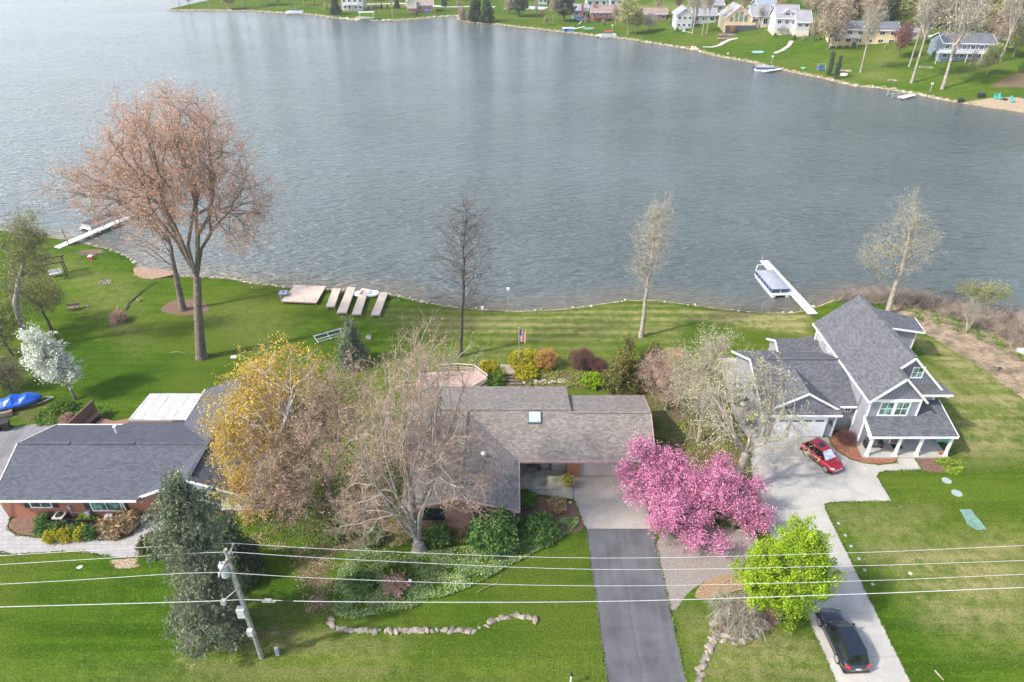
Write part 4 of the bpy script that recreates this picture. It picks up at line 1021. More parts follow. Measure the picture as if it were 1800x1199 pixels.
pl = MB(); pl.box(.7, 5.5, 44.95, 48.4, 0, .17); pl.build('entry_slab', M('mossy_concrete', (.36, .345, .28), .9, .3, 1.2, col2=(.20, .20, .13)), hc, org=O)
ds = MB(); ds.cyl((.2, 39.95, .1), (.2, 39.95, 2.7), .05); ds.cyl((13.0, 46.6, .1), (13.0, 46.6, 2.7), .05); build_each(ds, 'downspout', mWhite, hc, org=O)
lm = MB(); lm.lathe((4.4, 47.1, 2.45), [(.05, .25), (.22, .12), (.24, .02), (.1, 0)]); lm.build('porch_lamp', mWhite, hc, org=O)

# ------------------------------------------------------------------ brick house on the left
O = (-33.0, 45.0, 0.0)
hl = thing('house', 'red brick house with charcoal shingle roof and white gutters at the left edge', 'house', O)
gable_block(hl, -43.7, -30.0, 41.65, 50.0, 2.9, 4.8, 'x', mBrick, org=O)
gable_block(hl, -31.0, -22.6, 42.0, 55.4, 2.95, 4.75, 'y', mSideW, z0=.55, org=O)
bb = MB(); bb.box(-30.9, -22.7, 42.06, 55.3, 0, .56); bb.build('brick_base', mBrick, hl, org=O)
m = MB()
ze, zr = 3.0, 4.95; yf, ym_, yb = 40.8, 45.7, 50.6
m.slab([(-43.5, yf, ze), (-31.35, yf, ze), (-26.8, ym_, zr), (-43.5, ym_, zr)], .14)
m.slab([(-37.3, yb, ze), (-43.5, yb, ze), (-43.5, ym_, zr), (-27, ym_, zr), (-27, 51.35, 2.75), (-36.9, 51.35, 2.75)], .14)
m.slab([(-31.4, 41.15, ze+.01), (-26.75, 41.15, zr+.02), (-26.75, 56.2, zr+.02), (-31.4, 56.2, ze+.01)], .14)
m.slab([(-22.1, 41.15, ze+.01), (-22.1, 56.2, ze+.01), (-26.75, 56.2, zr+.02), (-26.75, 41.15, zr+.02)], .14)
m.bar((-42.9, ym_, zr+.04), (-38.9, ym_, zr+.04), .36, .16); m.bar((-36.8, ym_, zr+.04), (-33.2, ym_, zr+.04), .36, .16)
m.bar((-43.5, ym_, zr+.01), (-27, ym_, zr+.01), .3, .07); m.bar((-26.75, 41.6, zr+.1), (-26.75, 55.5, zr+.1), .36, .16)
rl = m.build('roof', mShL, hl, org=O)
f = MB()
f.bar((-43.5, yf-.05, ze-.09), (-31.4, yf-.05, ze-.09), .12, .17); f.bar((-43.5, yb+.05, ze-.07), (-37.3, yb+.05, ze-.07), .12, .15)
f.bar((-31.45, 41.1, ze-.06), (-31.45, 45.2, ze-.02), .10, .2); f.bar((-31.45, 41.1, ze-.06), (-26.75, 41.1, zr-.06), .08, .2); f.bar((-22.05, 41.1, ze-.06), (-26.75, 41.1, zr-.06), .08, .2)
f.bar((-22.05, 41.1, ze-.06), (-22.05, 56.2, ze-.06), .1, .16); f.bar((-31.45, 51.2, ze-.02), (-31.45, 56.2, ze-.02), .1, .2)
f.bar((-43.54, yf, ze-.06), (-43.54, ym_, zr-.06), .07, .2); f.bar((-43.54, yb, ze-.06), (-43.54, ym_, zr-.06), .07, .2)
build_each(f, 'gutter', mWhite, hl, org=O)
v = MB(); v.cyl((-36.3, 48.2, 3.8), (-36.3, 48.2, 4.75), .09); v.cyl((-36.3, 48.2, 4.7), (-36.3, 48.2, 4.82), .14)
v.cyl((-24.6, 49.7, 4.0), (-24.6, 49.7, 4.6), .12); v.cyl((-24.6, 49.7, 4.55), (-24.6, 49.7, 4.72), .19); build_each(v, 'vent_pipe', mWhite, rl, org=O)
lo = lambda x, y, z: (x-O[0], y-O[1], z-O[2])
w1_ = window(hl, lo(-41.2, 41.65, 1.35), (1, 0, 0), 1.7, 1.05, (0, -1, 0))
w2_ = window(hl, lo(-36.05, 41.65, .95), (1, 0, 0), 2.5, 1.45, (0, -1, 0), glass=mGlassG)
for wn, a, b_, z in ((w1_, -41.75, -39.3, 1.3), (w2_, -36.65, -33.35, .9)):
    s_ = MB(); h_ = 1.15 if z > 1 else 1.6
    s_.box(a, a+.45, 41.58, 41.66, z, z+h_); s_.box(b_-.05, b_+.40, 41.58, 41.66, z, z+h_); build_each(s_, 'shutter', linemat('shutter', (.035, .038, .045), (.015, .015, .02), .08), wn, org=O)
window(hl, lo(-25.9, 42.0, 1.6), (1, 0, 0), .95, 1.0, (0, -1, 0), cols=2)
window(hl, lo(-24.2, 42.06, .12), (1, 0, 0), .6, .3, (0, -1, 0), cols=1, fr=.04, frame_mat=mBlack)
dsp = MB(); dsp.bar((-33.1, 41.55, .1), (-33.1, 41.3, 2.9), .09); dsp.bar((-43.6, 41.55, .1), (-43.6, 41.3, 2.9), .09); dsp.bar((-22.65, 41.9, .2), (-22.3, 41.9, 2.9), .09); build_each(dsp, 'downspout', mWhite, hl, org=O)
mt_ = MB(); mt_.box(-38.15, -37.85, 41.5, 41.66, 1.2, 1.6); mt_.cyl((-38, 41.55, .2), (-38, 41.55, 1.2), .03); mt_.box(-36.7, -36.3, 41.3, 41.66, .5, 1.0); mt_.bar((-38, 41.55, .8), (-36.5, 41.5, .6), .05); mt_.build('meter', mGrey, hl, org=O)
# patio cover, deck, deck wall
O = (-33.0, 53.5, 0.0)
pc = thing('patio_cover', 'flat white metal patio roof behind the charcoal-roofed brick house', 'patio roof', O)
m = MB(); m.slab([(-37.1, 51.45, 2.95), (-29.6, 51.45, 2.95), (-29.3, 55.8, 2.8), (-37.0, 55.8, 2.8)], .12)
for i in range(8): x = -36.9+i*1.0; m.bar((x, 51.5, 2.97), (x+.05, 55.75, 2.82), .05, .03)
m.build('roof_panel', M('white_metal_roof', (.58, .59, .60), .4, .18, .8), pc, org=O)
m = MB()
for x in (-36.8, -33.2, -29.6): m.box(x, x+.12, 55.5, 55.62, 0, 2.75)
build_each(m, 'post', mWhite, pc, org=O)
mDeckB = linemat('brown_deck_boards', (.27, .15, .10), (.12, .07, .05), .15, 0, .1)
O = (-40.0, 53.0, 0.0)
dk = thing('deck', 'low brown timber deck behind the brick house with its tall bench back', 'deck', O)
m = MB(); m.prism([(-43.2, 50.7), (-30, 50.7), (-30, 54.8), (-37, 55.6), (-40.8, 54.4), (-42.2, 54.9)], .05, .35); m.build('floor', mDeckB, dk, org=O)
m = MB(); m.prism([(-43.9, 51.2), (-43.78, 51.2), (-43.1, 55.8), (-43.22, 55.8)], .1, 1.95); m.build('privacy_panel', M('brown_boards', (.20, .11, .085), .7, .15, 5), dk, org=O)
m = MB(); m.prism([(-43.7, 51.4), (-43.05, 51.4), (-42.4, 55.2), (-43.0, 55.2)], .72, .80)
for y in (51.6, 53.4, 55.0): m.box(-43.0+(y-51.4)*.15, -42.9+(y-51.4)*.15, y, y+.1, .35, .72)
m.build('bench', M('brown_boards_b', (.24, .14, .10), .7, .15, 5), dk, org=O)

# ------------------------------------------------------------------ grey house on the right
O = (36.0, 54.0, 0.0)
hr = thing('house', 'large two-storey grey house with white trim, front porch and white garage door', 'house', O)
lo = lambda x, y, z: (x-O[0], y-O[1], z-O[2])
zE, zR = 5.6, 9.5; xL, xRg, xRr = 33.55, 37.5, 41.45
m = MB()
# main body and front projection
m.add([(34.0,52.9,0),(41.0,52.9,0),(41.0,64.6,0),(34.0,64.6,0),(34.0,52.9,5.9),(41.0,52.9,5.9),(41.0,64.6,5.9),(34.0,64.6,5.9),(37.5,52.9,9.3),(37.5,64.6,9.3)],
      [(0,1,5,8,4),(2,3,7,9,6),(1,2,6,5),(3,0,4,7)])
m.build('wall', mSideR, hr, org=O)
m = MB(); m.add([(34.0,51.25,0),(38.7,51.25,0),(38.7,53.0,0),(34.0,53.0,0),(34.0,51.25,5.55),(38.7,51.25,5.55),(38.7,53.0,5.55),(34.0,53.0,5.55)],
      [(0,1,5,4),(2,3,7,6),(1,2,6,5),(3,0,4,7),(4,5,6,7)]); m.build('wall', mSideR, hr, org=O)
m = MB(); m.add([(34.0,51.2,5.55),(38.75,51.2,5.55),(36.35,51.2,8.0)], [(0,1,2)]); m.build('gable_panel', mBatR, hr, org=O)
m = MB(); m.add([(38.6,52.84,5.9),(41.0,52.84,5.9),(37.5,52.84,9.35),(36.0,52.84,7.9)], [(0,1,2,3)]); m.build('gable_panel', mBatR, hr, org=O)
m = MB()
m.slab([(xL,50.8,zE),(xL,65.1,zE),(xRg,64.6,zR),(xRg,52.4,zR),(36.3,52.4,8.3),(36.3,50.8,8.3)], .16)
m.slab([(xRr+.3,52.4,zE-.3),(xRg,52.4,zR),(xRg,64.6,zR),(xRr+.3,65.1,zE-.3)], .16)
m.slab([(36.3,50.8,8.28),(36.3,53.2,8.28),(39.05,53.2,5.55),(39.05,50.8,5.55)], .14)
m.bar((xRg,52.4,zR+.03),(xRg,64.6,zR+.03),.3,.08); m.bar((36.3,50.8,8.3),(36.3,52.4,8.3),.28,.06)
# pent roof under the main gable, small eave by the front gable
m.slab([(38.4,52.9,6.25),(41.2,52.9,6.25),(42.0,51.9,5.55),(38.4,51.9,5.55)], .1)
# porch roof
m.slab([(33.85,49.15,2.75),(42.0,49.15,2.75),(41.6,52.95,4.25),(38.75,52.95,4.25),(38.75,51.3,3.6),(33.85,51.3,3.6)], .14)
# garage roof (ridge along x), running into the main house
gy0, gyr, gy1, gz0, gzr = 52.1, 58.0, 63.4, 2.95, 5.55
m.slab([(24.5,gy0,gz0),(32.25,gy0,gz0),(32.25,gy0+.9,gz0+.42),(33.95,gy0+.9,gz0+.42),(33.95,gyr,gzr),(24.5,gyr,gzr)], .14)
m.slab([(33.95,gyr,gzr),(33.95,gy1,gz0+.1),(24.5,gy1,gz0+.1),(24.5,gyr,gzr)], .14)
m.bar((24.5,gyr,gzr+.03),(33.95,gyr,gzr+.03),.3,.08)
# garage cross gable
def gr(y): return gz0+(gzr-gz0)*(y-gy0)/(gyr-gy0)
gpx, gpz = 28.75, 5.15
m.slab([(25.4,52.75,gr(52.75)-.05),(gpx,52.75,gpz),(gpx,57.4,gpz),(25.4,53.1,gr(52.9)-.05)], .12)
m.slab([(32.1,52.75,gr(52.75)-.05),(32.1,53.1,gr(52.9)-.05),(gpx,57.4,gpz),(gpx,52.75,gpz)], .12)
# rear wings
m.slab([(29.3,61.4,2.9),(33.95,61.4,2.9),(33.95,63.9,4.1),(29.3,63.9,4.1)], .12); m.slab([(33.95,66.2,2.9),(29.3,66.2,2.9),(29.3,63.9,4.1),(33.95,63.9,4.1)], .12)
m.slab([(30.4,58.3,2.75),(33.95,58.3,3.75),(33.95,65.4,3.75),(30.4,65.4,2.75)], .12)
m.slab([(41.4,66.0,4.7),(46.6,65.4,4.2),(47.0,68.6,4.25),(41.4,70.3,5.0)], .12)
rr_ = m.build('roof', mShR, hr, org=O)
f = MB()
def tb(p, q, a=.09, b=.2, dz=-.1): f.bar((p[0], p[1], p[2]+dz), (q[0], q[1], q[2]+dz), a, b)
tb((xL-.03,50.8,zE),(xL-.03,65.1,zE)); tb((xL,50.76,zE),(36.3,50.76,8.3)); tb((39.05,50.76,5.55),(36.3,50.76,8.3))
tb((36.4,52.36,8.4),(xRg,52.36,zR)); tb((42.0,52.36,5.0),(xRg,52.36,zR)); tb((38.4,51.86,5.6),(42.0,51.86,5.6))
tb((34.0,51.17,5.45),(38.75,51.17,5.45),.06,.28,0); tb((33.85,49.11,2.75),(42.0,49.11,2.75)); tb((33.82,49.15,2.75),(33.82,51.3,3.6)); tb((42.03,49.15,2.75),(41.63,52.95,4.25))
tb((24.5,52.06,gz0),(32.25,52.06,gz0)); tb((24.46,gy0,gz0),(24.46,gyr,gzr)); tb((24.46,gy1,gz0+.1),(24.46,gyr,gzr)); tb((25.4,52.7,gr(52.75)-.02),(gpx,52.7,gpz)); tb((32.1,52.7,gr(52.75)-.02),(gpx,52.7,gpz)); tb((32.25,52.95,gz0+.42),(33.95,52.95,gz0+.42))
tb((29.26,61.4,2.9),(29.26,63.9,4.1)); tb((29.26,66.2,2.9),(29.26,63.9,4.1)); tb((41.4,65.95,4.7),(46.6,65.35,4.2)); tb((46.65,65.4,4.2),(47.05,68.6,4.25))
tb((33.82,49.2,2.4),(33.82,51.2,3.3),.1,.16,0)
for x, y, z0_, z1_ in ((34.0,51.22,3.5,5.45),(38.7,51.22,3.6,5.45),(41.0,52.86,4.3,5.5),(34.0,51.22,.1,2.8),(31.85,52.36,.05,2.85),(24.95,52.36,.05,2.85),(41.0,64.6,.1,5.5),(46.1,66.0,.1,4.1),(34.0,64.6,3.6,5.5),(33.95,52.86,.1,3.0)):
    f.box(x-.08, x+.08, y-.05, y+.05, z0_, z1_)
build_each(f, 'trim', mWhite, hr, org=O)
# garage walls and gable
m = MB(); m.box(25.0,31.9,52.4,63.0,0,2.85); m.box(31.9,34.0,53.4,63.0,0,3.2); m.build('wall', mSideR, hr, org=O)
m = MB(); m.add([(25.0,52.4,2.8),(25.0,63.0,2.8),(25.0,58.0,5.3)], [(0,2,1)]); m.build('wall', mSideR, hr, org=O)
m = MB(); m.add([(25.9,52.95,3.25),(31.6,52.95,3.25),(gpx,52.95,5.02)], [(0,1,2)]); m.build('gable_panel', mBatR, hr, org=O)
m = MB(); m.add([(29.6,62.0,0),(29.6,65.8,0),(29.6,65.8,2.85),(29.6,63.9,3.9),(29.6,62.0,2.85)], [(0,4,3,2,1)]); m.build('wall', mSideR, hr, org=O)
m = MB(); m.add([(41.3,66.3,0),(46.1,66.0,0),(46.4,68.4,0),(41.3,69.8,0),(41.3,66.3,4.5),(46.1,66.0,4.1),(46.4,68.4,4.1),(41.3,69.8,4.7)], [(0,1,5,4),(1,2,6,5),(2,3,7,6)]); m.build('wall', mSideR, hr, org=O)
m = MB(); m.box(26.1,30.9,52.31,52.42,.03,2.35); gdr = m.build('garage_door', linemat('white_door_panels', (.74,.75,.77), (.52,.53,.55), .58, 1, .04), hr, org=O)
for i in range(4):
    m = MB(); m.box(26.35+i*1.18, 27.15+i*1.18, 52.29, 52.33, 1.98, 2.16); m.build('window', mGlass, gdr, org=O)
m = MB(); m.box(25.95,26.1,52.28,52.43,.0,2.5); m.box(30.9,31.05,52.28,52.43,0,2.5); m.box(26.1,30.9,52.28,52.43,2.35,2.5); m.build('door_frame', mWhite, gdr, org=O)
m = MB(); m.box(31.35,31.5,52.2,52.4,1.7,2.05); m.lathe((31.43,52.15,1.62),[(.08,0),(.14,.05),(.03,.2)]); m.build('wall_lamp', mBlack, hr, org=O)
# windows
for x in (35.1, 36.55): window(hr, lo(x, 51.25, 3.72), (1, 0, 0), 1.15, 1.45, (0, -1, 0), cols=2, rows=2, fr=.14, glass=mGlassG)
window(hr, lo(38.0, 52.84, 7.0), (1, 0, 0), .9, 1.05, (0, -1, 0), cols=2, rows=2, fr=.13, glass=mGlassG)
window(hr, lo(39.3, 52.9, 4.55), (1, 0, 0), .85, .6, (0, -1, 0), cols=2, rows=1, fr=.1)
for y, h_, wd2 in ((63.2, .55, .55), (60.9, .55, .55), (58.9, .9, .8)): window(hr, lo(34.0, y+wd2, 5.1-h_), (0, -1, 0), wd2, h_, (-1, 0, 0), cols=2, rows=2 if h_ > .6 else 1, fr=.12)
window(hr, lo(25.0, 57.0, 2.2), (0, -1, 0), 1.1, .9, (-1, 0, 0), cols=2, rows=1, fr=.12)
for x in (32.3, 33.1): window(hr, lo(x, 53.4, 2.45), (1, 0, 0), .5, .4, (0, -1, 0), cols=2, rows=1, fr=.08)
dr = MB(); dr.box(37.2,38.15,51.16,51.26,.3,2.35); d_ = dr.build('door', M('wood_door', (.20,.10,.05), .4), hr, org=O)
fr = MB(); fr.box(37.08,37.2,51.14,51.27,.25,2.47); fr.box(38.15,38.27,51.14,51.27,.25,2.47); fr.box(37.2,38.15,51.14,51.27,2.35,2.47); fr.build('door_frame', mWhite, d_, org=O)
window(hr, lo(34.9, 51.25, .9), (1, 0, 0), 1.3, 1.3, (0, -1, 0), cols=2, rows=1, fr=.1)
m = MB(); m.prism([(33.75,49.15),(41.95,49.15),(41.95,52.9),(34.0,52.9)], 0, .18); m.build('porch_floor', mSlabR, hr, org=O)
for x in (34.15, 36.85, 38.9, 41.7):
    m = MB(); m.box(x-.11,x+.11,49.3,49.52,.18,2.6); m.box(x-.16,x+.16,49.25,49.57,.18,.42); m.box(x-.15,x+.15,49.26,49.56,2.42,2.62); m.build('porch_post', mWhite, hr, org=O)
m = MB(); m.cyl((45.2,65.98,1.2),(45.5,65.9,1.9),.05); m.build('pipe', mWhite, hr, org=O)
# landing by the side door, timber frame
# ------------------------------------------------------------------ vehicles
mTyre = mRubber; mRim = M('alloy_rim', (.60, .61, .63), .3, .1, metal=.6)
mCarGlass = glassmat('car_glass', (.012, .015, .018), .04)
def car(label, p, heading, L, Wd, Hh, paint, cat='car', hood=.27, rear=.05, sil='suv', sunroof=False, rails=False, windsh=None, name='parked_car', clad=True):
    """nose towards local +x"""
    root = thing(name, label, cat, p, heading)
    hw = Wd/2; bz = .24; belt = Hh*.60
    # lower body: stations from tail to nose (x, half width, top z, bottom z)
    st = [(-L/2, hw*.78, belt*.80, .42), (-L/2+.10, hw*.90, belt*.97, .32), (-L/2+.35, hw*.985, belt*1.02, bz), (-L*.25, hw, belt, bz), (0, hw, belt*.97, bz), (L*.18, hw, belt*.95, bz),
          (L*.25, hw*.99, belt*.93, bz), (L*.36, hw*.97, belt*.88, bz), (L/2-.28, hw*.92, belt*.80, bz+.02), (L/2-.08, hw*.80, belt*.68, .30), (L/2, hw*.66, belt*.56, .38)]
    V = []; n = 10
    for x, w_, zt, zb in st:
        zs = [(-w_*.80, zb), (-w_*.97, zb+.10), (-w_, (zb+zt)*.5), (-w_*.965, zt*.90), (-w_*.80, zt*.99), (w_*.80, zt*.99), (w_*.965, zt*.90), (w_, (zb+zt)*.5), (w_*.97, zb+.10), (w_*.80, zb)]
        zs.insert(5, (0, zt*1.03)); V += [(x, a, b) for a, b in zs]
    n = 11; F = []
    for i in range(len(st)-1):
        for j in range(n): k = (j+1) % n; F.append([i*n+j, i*n+k, (i+1)*n+k, (i+1)*n+j])
    F += [list(range(n))[::-1], [(len(st)-1)*n+j for j in range(n)]]
    F = [f[::-1] for f in F]
    m = MB(); m.add(V, F); body = m.build('body', paint, root, smooth=True)
    ss = body.modifiers.new('sub', 'SUBSURF'); ss.levels = 1; ss.render_levels = 1
    # cabin: base ring at belt, roof ring
    xb0, xb1 = -L/2+.22, L*.22; xr0, xr1 = -L/2+rear*L+.42, L*.055
    wb, wr = hw*.90, hw*.70; zr_ = Hh
    def ring(x0, x1, w_, z, nose=.86, tail=.92): return [(x0, -w_*tail, z), ((x0+x1)/2, -w_, z), (x1, -w_*nose, z), (x1, w_*nose, z), ((x0+x1)/2, w_, z), (x0, w_*tail, z)]
    B = ring(xb0, xb1, wb, belt*.97); T = ring(xr0, xr1, wr, zr_-.06)
    def pane(name, idx, ins=.0, mat=mCarGlass, push=.012):
        a, b_ = B[idx[0]], B[idx[1]]; c, d = T[idx[1]], T[idx[0]]
        P_ = [Vector(v) for v in (a, b_, c, d)]; nn = (P_[1]-P_[0]).cross(P_[3]-P_[0]).normalized(); cen = sum(P_, Vector())/4
        P_ = [cen+(v-cen)*(1-ins)+nn*push for v in P_]
        g = MB(); g.add(P_, [(0, 1, 2, 3)]); return g.build(name, mat, root)
    # pillars/cabin shell in body colour, slightly inside the panes
    sh = MB(); sh.add(B+T, [[i, (i+1) % 6, 6+(i+1) % 6, 6+i] for i in range(6)]); sh.build('cabin', paint if windsh is None else paint, root)
    pane('side_window', (0, 1), .10); pane('side_window', (1, 2), .10); pane('windscreen', (2, 3), .07, windsh or mCarGlass); pane('side_window', (3, 4), .10); pane('side_window', (4, 5), .10); pane('rear_window', (5, 0), .10)
    rf = MB(); R0 = ring(xr0-.06, xr1+.04, wr*1.03, zr_-.065); R1 = ring(xr0+.06, xr1-.10, wr*.90, zr_)
    rf.add(R0+R1, [[i, (i+1) % 6, 6+(i+1) % 6, 6+i] for i in range(6)]+[[6, 7, 8, 9, 10, 11]]); rfo = rf.build('roof', paint, root, smooth=False)
    if sunroof: g = MB(); g.box(xr1-.95, xr1-.38, -wr*.5, wr*.5, zr_-.01, zr_+.012); g.build('sunroof', mCarGlass, rfo)
    for sgn in (-1, 1):
        if rails: g = MB(); g.bar((xr0+.1, sgn*wr*.93, zr_+.035), (xr1-.1, sgn*wr*.93, zr_+.035), .04, .04); g.build('roof_rail', mAlu if rails == 2 else mBlack, rfo)
        g = MB(); g.bar((xb1-.32, sgn*(hw-.02), belt+.04), (xb1-.36, sgn*(hw+.17), belt+.09), .10, .15); g.build('mirror', paint, root)
        g = MB(); g.add([(L/2-.10, sgn*hw*.60, belt*.66), (L/2-.30, sgn*hw*.91, belt*.74), (L/2-.38, sgn*hw*.93, belt*.84), (L/2-.14, sgn*hw*.58, belt*.80)], [(0, 1, 2, 3) if sgn > 0 else (3, 2, 1, 0)])
        g.xf(Matrix.Translation((.035, sgn*.015, .02))); g.build('headlight', M('lamp_lens', (.85, .87, .9), .1, .02, spec=.9), root)
        g = MB(); g.bar((-L/2+.06, sgn*hw*.60, belt*.80), (-L/2+.16, sgn*hw*.93, belt*.88), .10, .20); g.build('tail_light', M('tail_lens', (.55, .02, .02), .15, .05, spec=.9), root)
        for fx in (-L*.285, L*.315):
            c = MB(); c.cyl((fx, sgn*(hw-.20), .345), (fx, sgn*(hw+.012), .345), .345, n=24); wh = c.build('wheel', mTyre, root)
            c = MB(); c.cyl((fx, sgn*(hw+.012), .345), (fx, sgn*(hw+.022), .345), .235, .20, n=20)
            c.build('rim', mRim, wh)
            for q in range(5):
                a = q*2*math.pi/5; s5 = MB(); s5.bar((fx+.07*math.cos(a+.6), sgn*(hw+.026), .345+.07*math.sin(a+.6)), (fx+.19*math.cos(a+.6), sgn*(hw+.026), .345+.19*math.sin(a+.6)), .05, .008, up=(0, 1, 0)); s5.build('wheel_gap', mBlack, wh)
    g = MB(); g.box(L/2-.13, L/2-.01, -hw*.50, hw*.50, belt*.44, belt*.60); g.build('grille', mBlack if cat == 'suv' else M('silver_grille', (.45, .47, .5), .3), root)
    g = MB(); g.box(-L/2-.01, -L/2+.05, -.17, .17, belt*.62, belt*.72); g.build('number_plate', mWhite, root)
    if clad:
        g = MB(); g.box(-L/2+.06, L/2-.10, -hw*.93, hw*.93, .20, .34); g.build('sill', mBlack, root)
    return root
mRed = M('red_paint', (.36, .006, .018), .22, .05, 1, coat=1, spec=.5); mDark = M('black_paint', (.012, .016, .028), .2, .1, 1, coat=1, spec=.5)
mShade = M('silver_sunshade', (.55, .60, .68), .35, .25, 5)
pa = at(1415.7, 797, .3); pb = at(1449, 824.7, .3); hd = math.atan2(pb.y-pa.y, pb.x-pa.x)
mid = (pa+pb)/2; side = Vector((-math.sin(hd), math.cos(hd), 0))
car('small red hatchback SUV with a sunroof parked on the pale driveway', (mid.x+side.x*.88, mid.y+side.y*.88, .03), hd, 4.1, 1.78, 1.62, mRed, sunroof=True, rails=1, windsh=mShade)
pb = at(1440.5, 1094.7, .35); pa = at(1471.6, 1160.6, .35); hd = math.atan2(pb.y-pa.y, pb.x-pa.x)
mid = (pa+pb)/2; side = Vector((-math.sin(hd), math.cos(hd), 0))
car('black SUV parked nose-away at the bottom of the pale driveway', (mid.x-side.x*.95, mid.y-side.y*.95, .03), hd, 4.9, 1.92, 1.72, mDark, 'suv', rear=.02, rails=1)

# ------------------------------------------------------------------ boats and docks
mPont = M('pontoon_metal', (.55, .57, .58), .35, .1, metal=.5); mCanvasG = M('grey_canvas', (.29, .31, .36), .8, .1, 1.5); mNavy = M('navy_panels', (.03, .055, .16), .5)
mDockW = linemat('white_dock_boards', (.66, .67, .66), (.42, .43, .43), .28, 0, .07); mBoat = M('white_gelcoat', (.74, .75, .75), .3, .05)
def pontoon_boat(label, p, rz, L=6.4, W_=2.5, cover=mCanvasG, panel=mNavy, bimini=True, covered=True, motor=True):
    """bow towards local +x"""
    r = thing('pontoon_boat', label, 'boat', (p[0], p[1], WZ), rz)
    for s_ in (-1, 1):
        m = MB(); m.cyl((-L/2, s_*W_*.38, .12), (L/2-.7, s_*W_*.38, .12), .30, n=12); m.cyl((L/2-.7, s_*W_*.38, .12), (L/2+.05, s_*W_*.38, .28), .30, .06, n=12); m.build('pontoon', mPont, r, smooth=True)
    m = MB(); m.box(-L/2, L/2-.25, -W_/2, W_/2, .42, .54); m.build('boat_deck', mBoat, r)
    for a, b_ in (((-L/2+.5, -W_/2+.06), (L/2-.5, -W_/2+.06)), ((-L/2+.5, W_/2-.06), (L/2-.5, W_/2-.06)), ((L/2-.5, -W_/2+.06), (L/2-.5, W_/2-.06)), ((-L/2+.5, -W_/2+.06), (-L/2+.5, W_/2-.06))):
        m = MB(); m.bar((*a, .86), (*b_, .86), .05, .55); m.build('side_panel', panel, r)
        m = MB(); m.bar((*a, 1.17), (*b_, 1.17), .06, .06)
        k = max(2, int((Vector(a)-Vector(b_)).length/.9))
        for i in range(k+1): x = a[0]+(b_[0]-a[0])*i/k; y = a[1]+(b_[1]-a[1])*i/k; m.box(x-.045, x+.045, y-.045, y+.045, .55, 1.19)
        m.build('rail', mAlu, r)
    if covered:
        m = MB(); N_ = 7; V = []; F = []
        for i in range(N_):
            for j in range(5):
                x = -L/2+.42+(L-.85)*i/(N_-1); y = (-W_/2+.02)+(W_-.04)*j/4; e = min(1, min(i, N_-1-i)*.9)*min(1, min(j, 4-j)*.7)
                V.append((x, y, 1.21+.26*e+(.10 if i == 4 and 0 < j < 4 else 0)))
        F = [[i*5+j, (i+1)*5+j, (i+1)*5+j+1, i*5+j+1] for i in range(N_-1) for j in range(4)]
        m.add(V, F); m.build('cover', cover, r, smooth=True)
    else:
        m = MB()
        m.box(-L/2+.6, -L/2+1.2, -W_/2+.15, W_/2-.15, .55, 1.0); m.box(L/2-1.9, L/2-.65, -W_/2+.12, -W_/2+.6, .55, 1.0); m.box(L/2-1.9, L/2-.65, W_/2-.6, W_/2-.12, .55, 1.0); build_each(m, 'seat', mBoat, r)
    if bimini:
        m = MB(); x0 = L/2-1.0 if covered else -.8
        if covered:
            x0 = L/2-.35
            for z in (1.75,): m.bar((x0+.3, -W_/2+.3, z+.1), (x0+.3, W_/2-.3, z+.1), .07); m.bar((x0, -W_/2+.05, 1.1), (x0+.3, -W_/2+.3, z+.1), .07); m.bar((x0, W_/2-.05, 1.1), (x0+.3, W_/2-.3, z+.1), .07)
            m.build('arch', mWhite, r)
        else:
            for x in (-1.4, .9):
                m.bar((x, -W_/2+.06, 1.1), (x, -W_/2+.1, 2.3), .05); m.bar((x, W_/2-.06, 1.1), (x, W_/2-.1, 2.3), .05); m.bar((x, -W_/2+.1, 2.3), (x, W_/2-.1, 2.3), .05)
            m.build('canopy_frame', mAlu, r)
            m = MB(); m.slab([(-1.6, -W_/2, 2.34), (1.1, -W_/2, 2.34), (1.1, W_/2, 2.34), (-1.6, W_/2, 2.34)], .06); m.build('canopy', cover, r)
    if motor:
        m = MB(); m.box(-L/2-.45, -L/2-.05, -.2, .2, .55, 1.05); m.box(-L/2-.32, -L/2-.15, -.08, .08, -.3, .6); m.build('outboard_motor', mBlack, r)
    return r
def dock(label, p, q, wd_, mat, z=.12, posts=4, name='dock', side=1, ph=1.3):
    p = Vector((*p[:2], 0)); q = Vector((*q[:2], 0)); d = (q-p); L = d.length; rz = math.atan2(d.y, d.x)
    r = thing(name, label, 'dock', (p.x, p.y, 0), rz)
    m = MB(); m.box(0, L, -wd_/2, wd_/2, z-.10, z); m.build('deck', mat, r)
    m = MB()
    for i in range(posts):
        x = L*(.12+.84*i/max(1, posts-1))
        for s_ in (-1, 1): m.cyl((x, s_*(wd_/2+.04), -2.2), (x, s_*(wd_/2+.04), z+(ph if s_ == side else .15)), .03, n=6)
    build_each(m, 'dock_post', mAlu, r)
    return r
d1 = at(1424, 548, .12); d0 = at(1343, 458, .12)
dock('white dock on the right with a grey-covered boat tied along it', d1+Vector((0.2, -.5, 0)), d0, 1.25, mDockW, posts=5)
ba, bb_ = at(1333, 478, .2), at(1372, 518, .2)
bc = at(1358, 492, .6); dv = (d0-d1).normalized(); ang = math.atan2(dv.y, dv.x)
pontoon_boat('pontoon boat with grey cover and navy panels tied to the right white dock', (bc.x, bc.y), ang, 6.6, 2.6, motor=False)
e1 = at(100, 435, .1); e0 = at(228, 380, .1)
dock('long white dock at the left reaching under the rust-budded tree', e1, e0, 1.3, mDockW, posts=4, side=-1, ph=.25)
dv = (e0-e1).normalized(); bc = at(174, 385, .6)
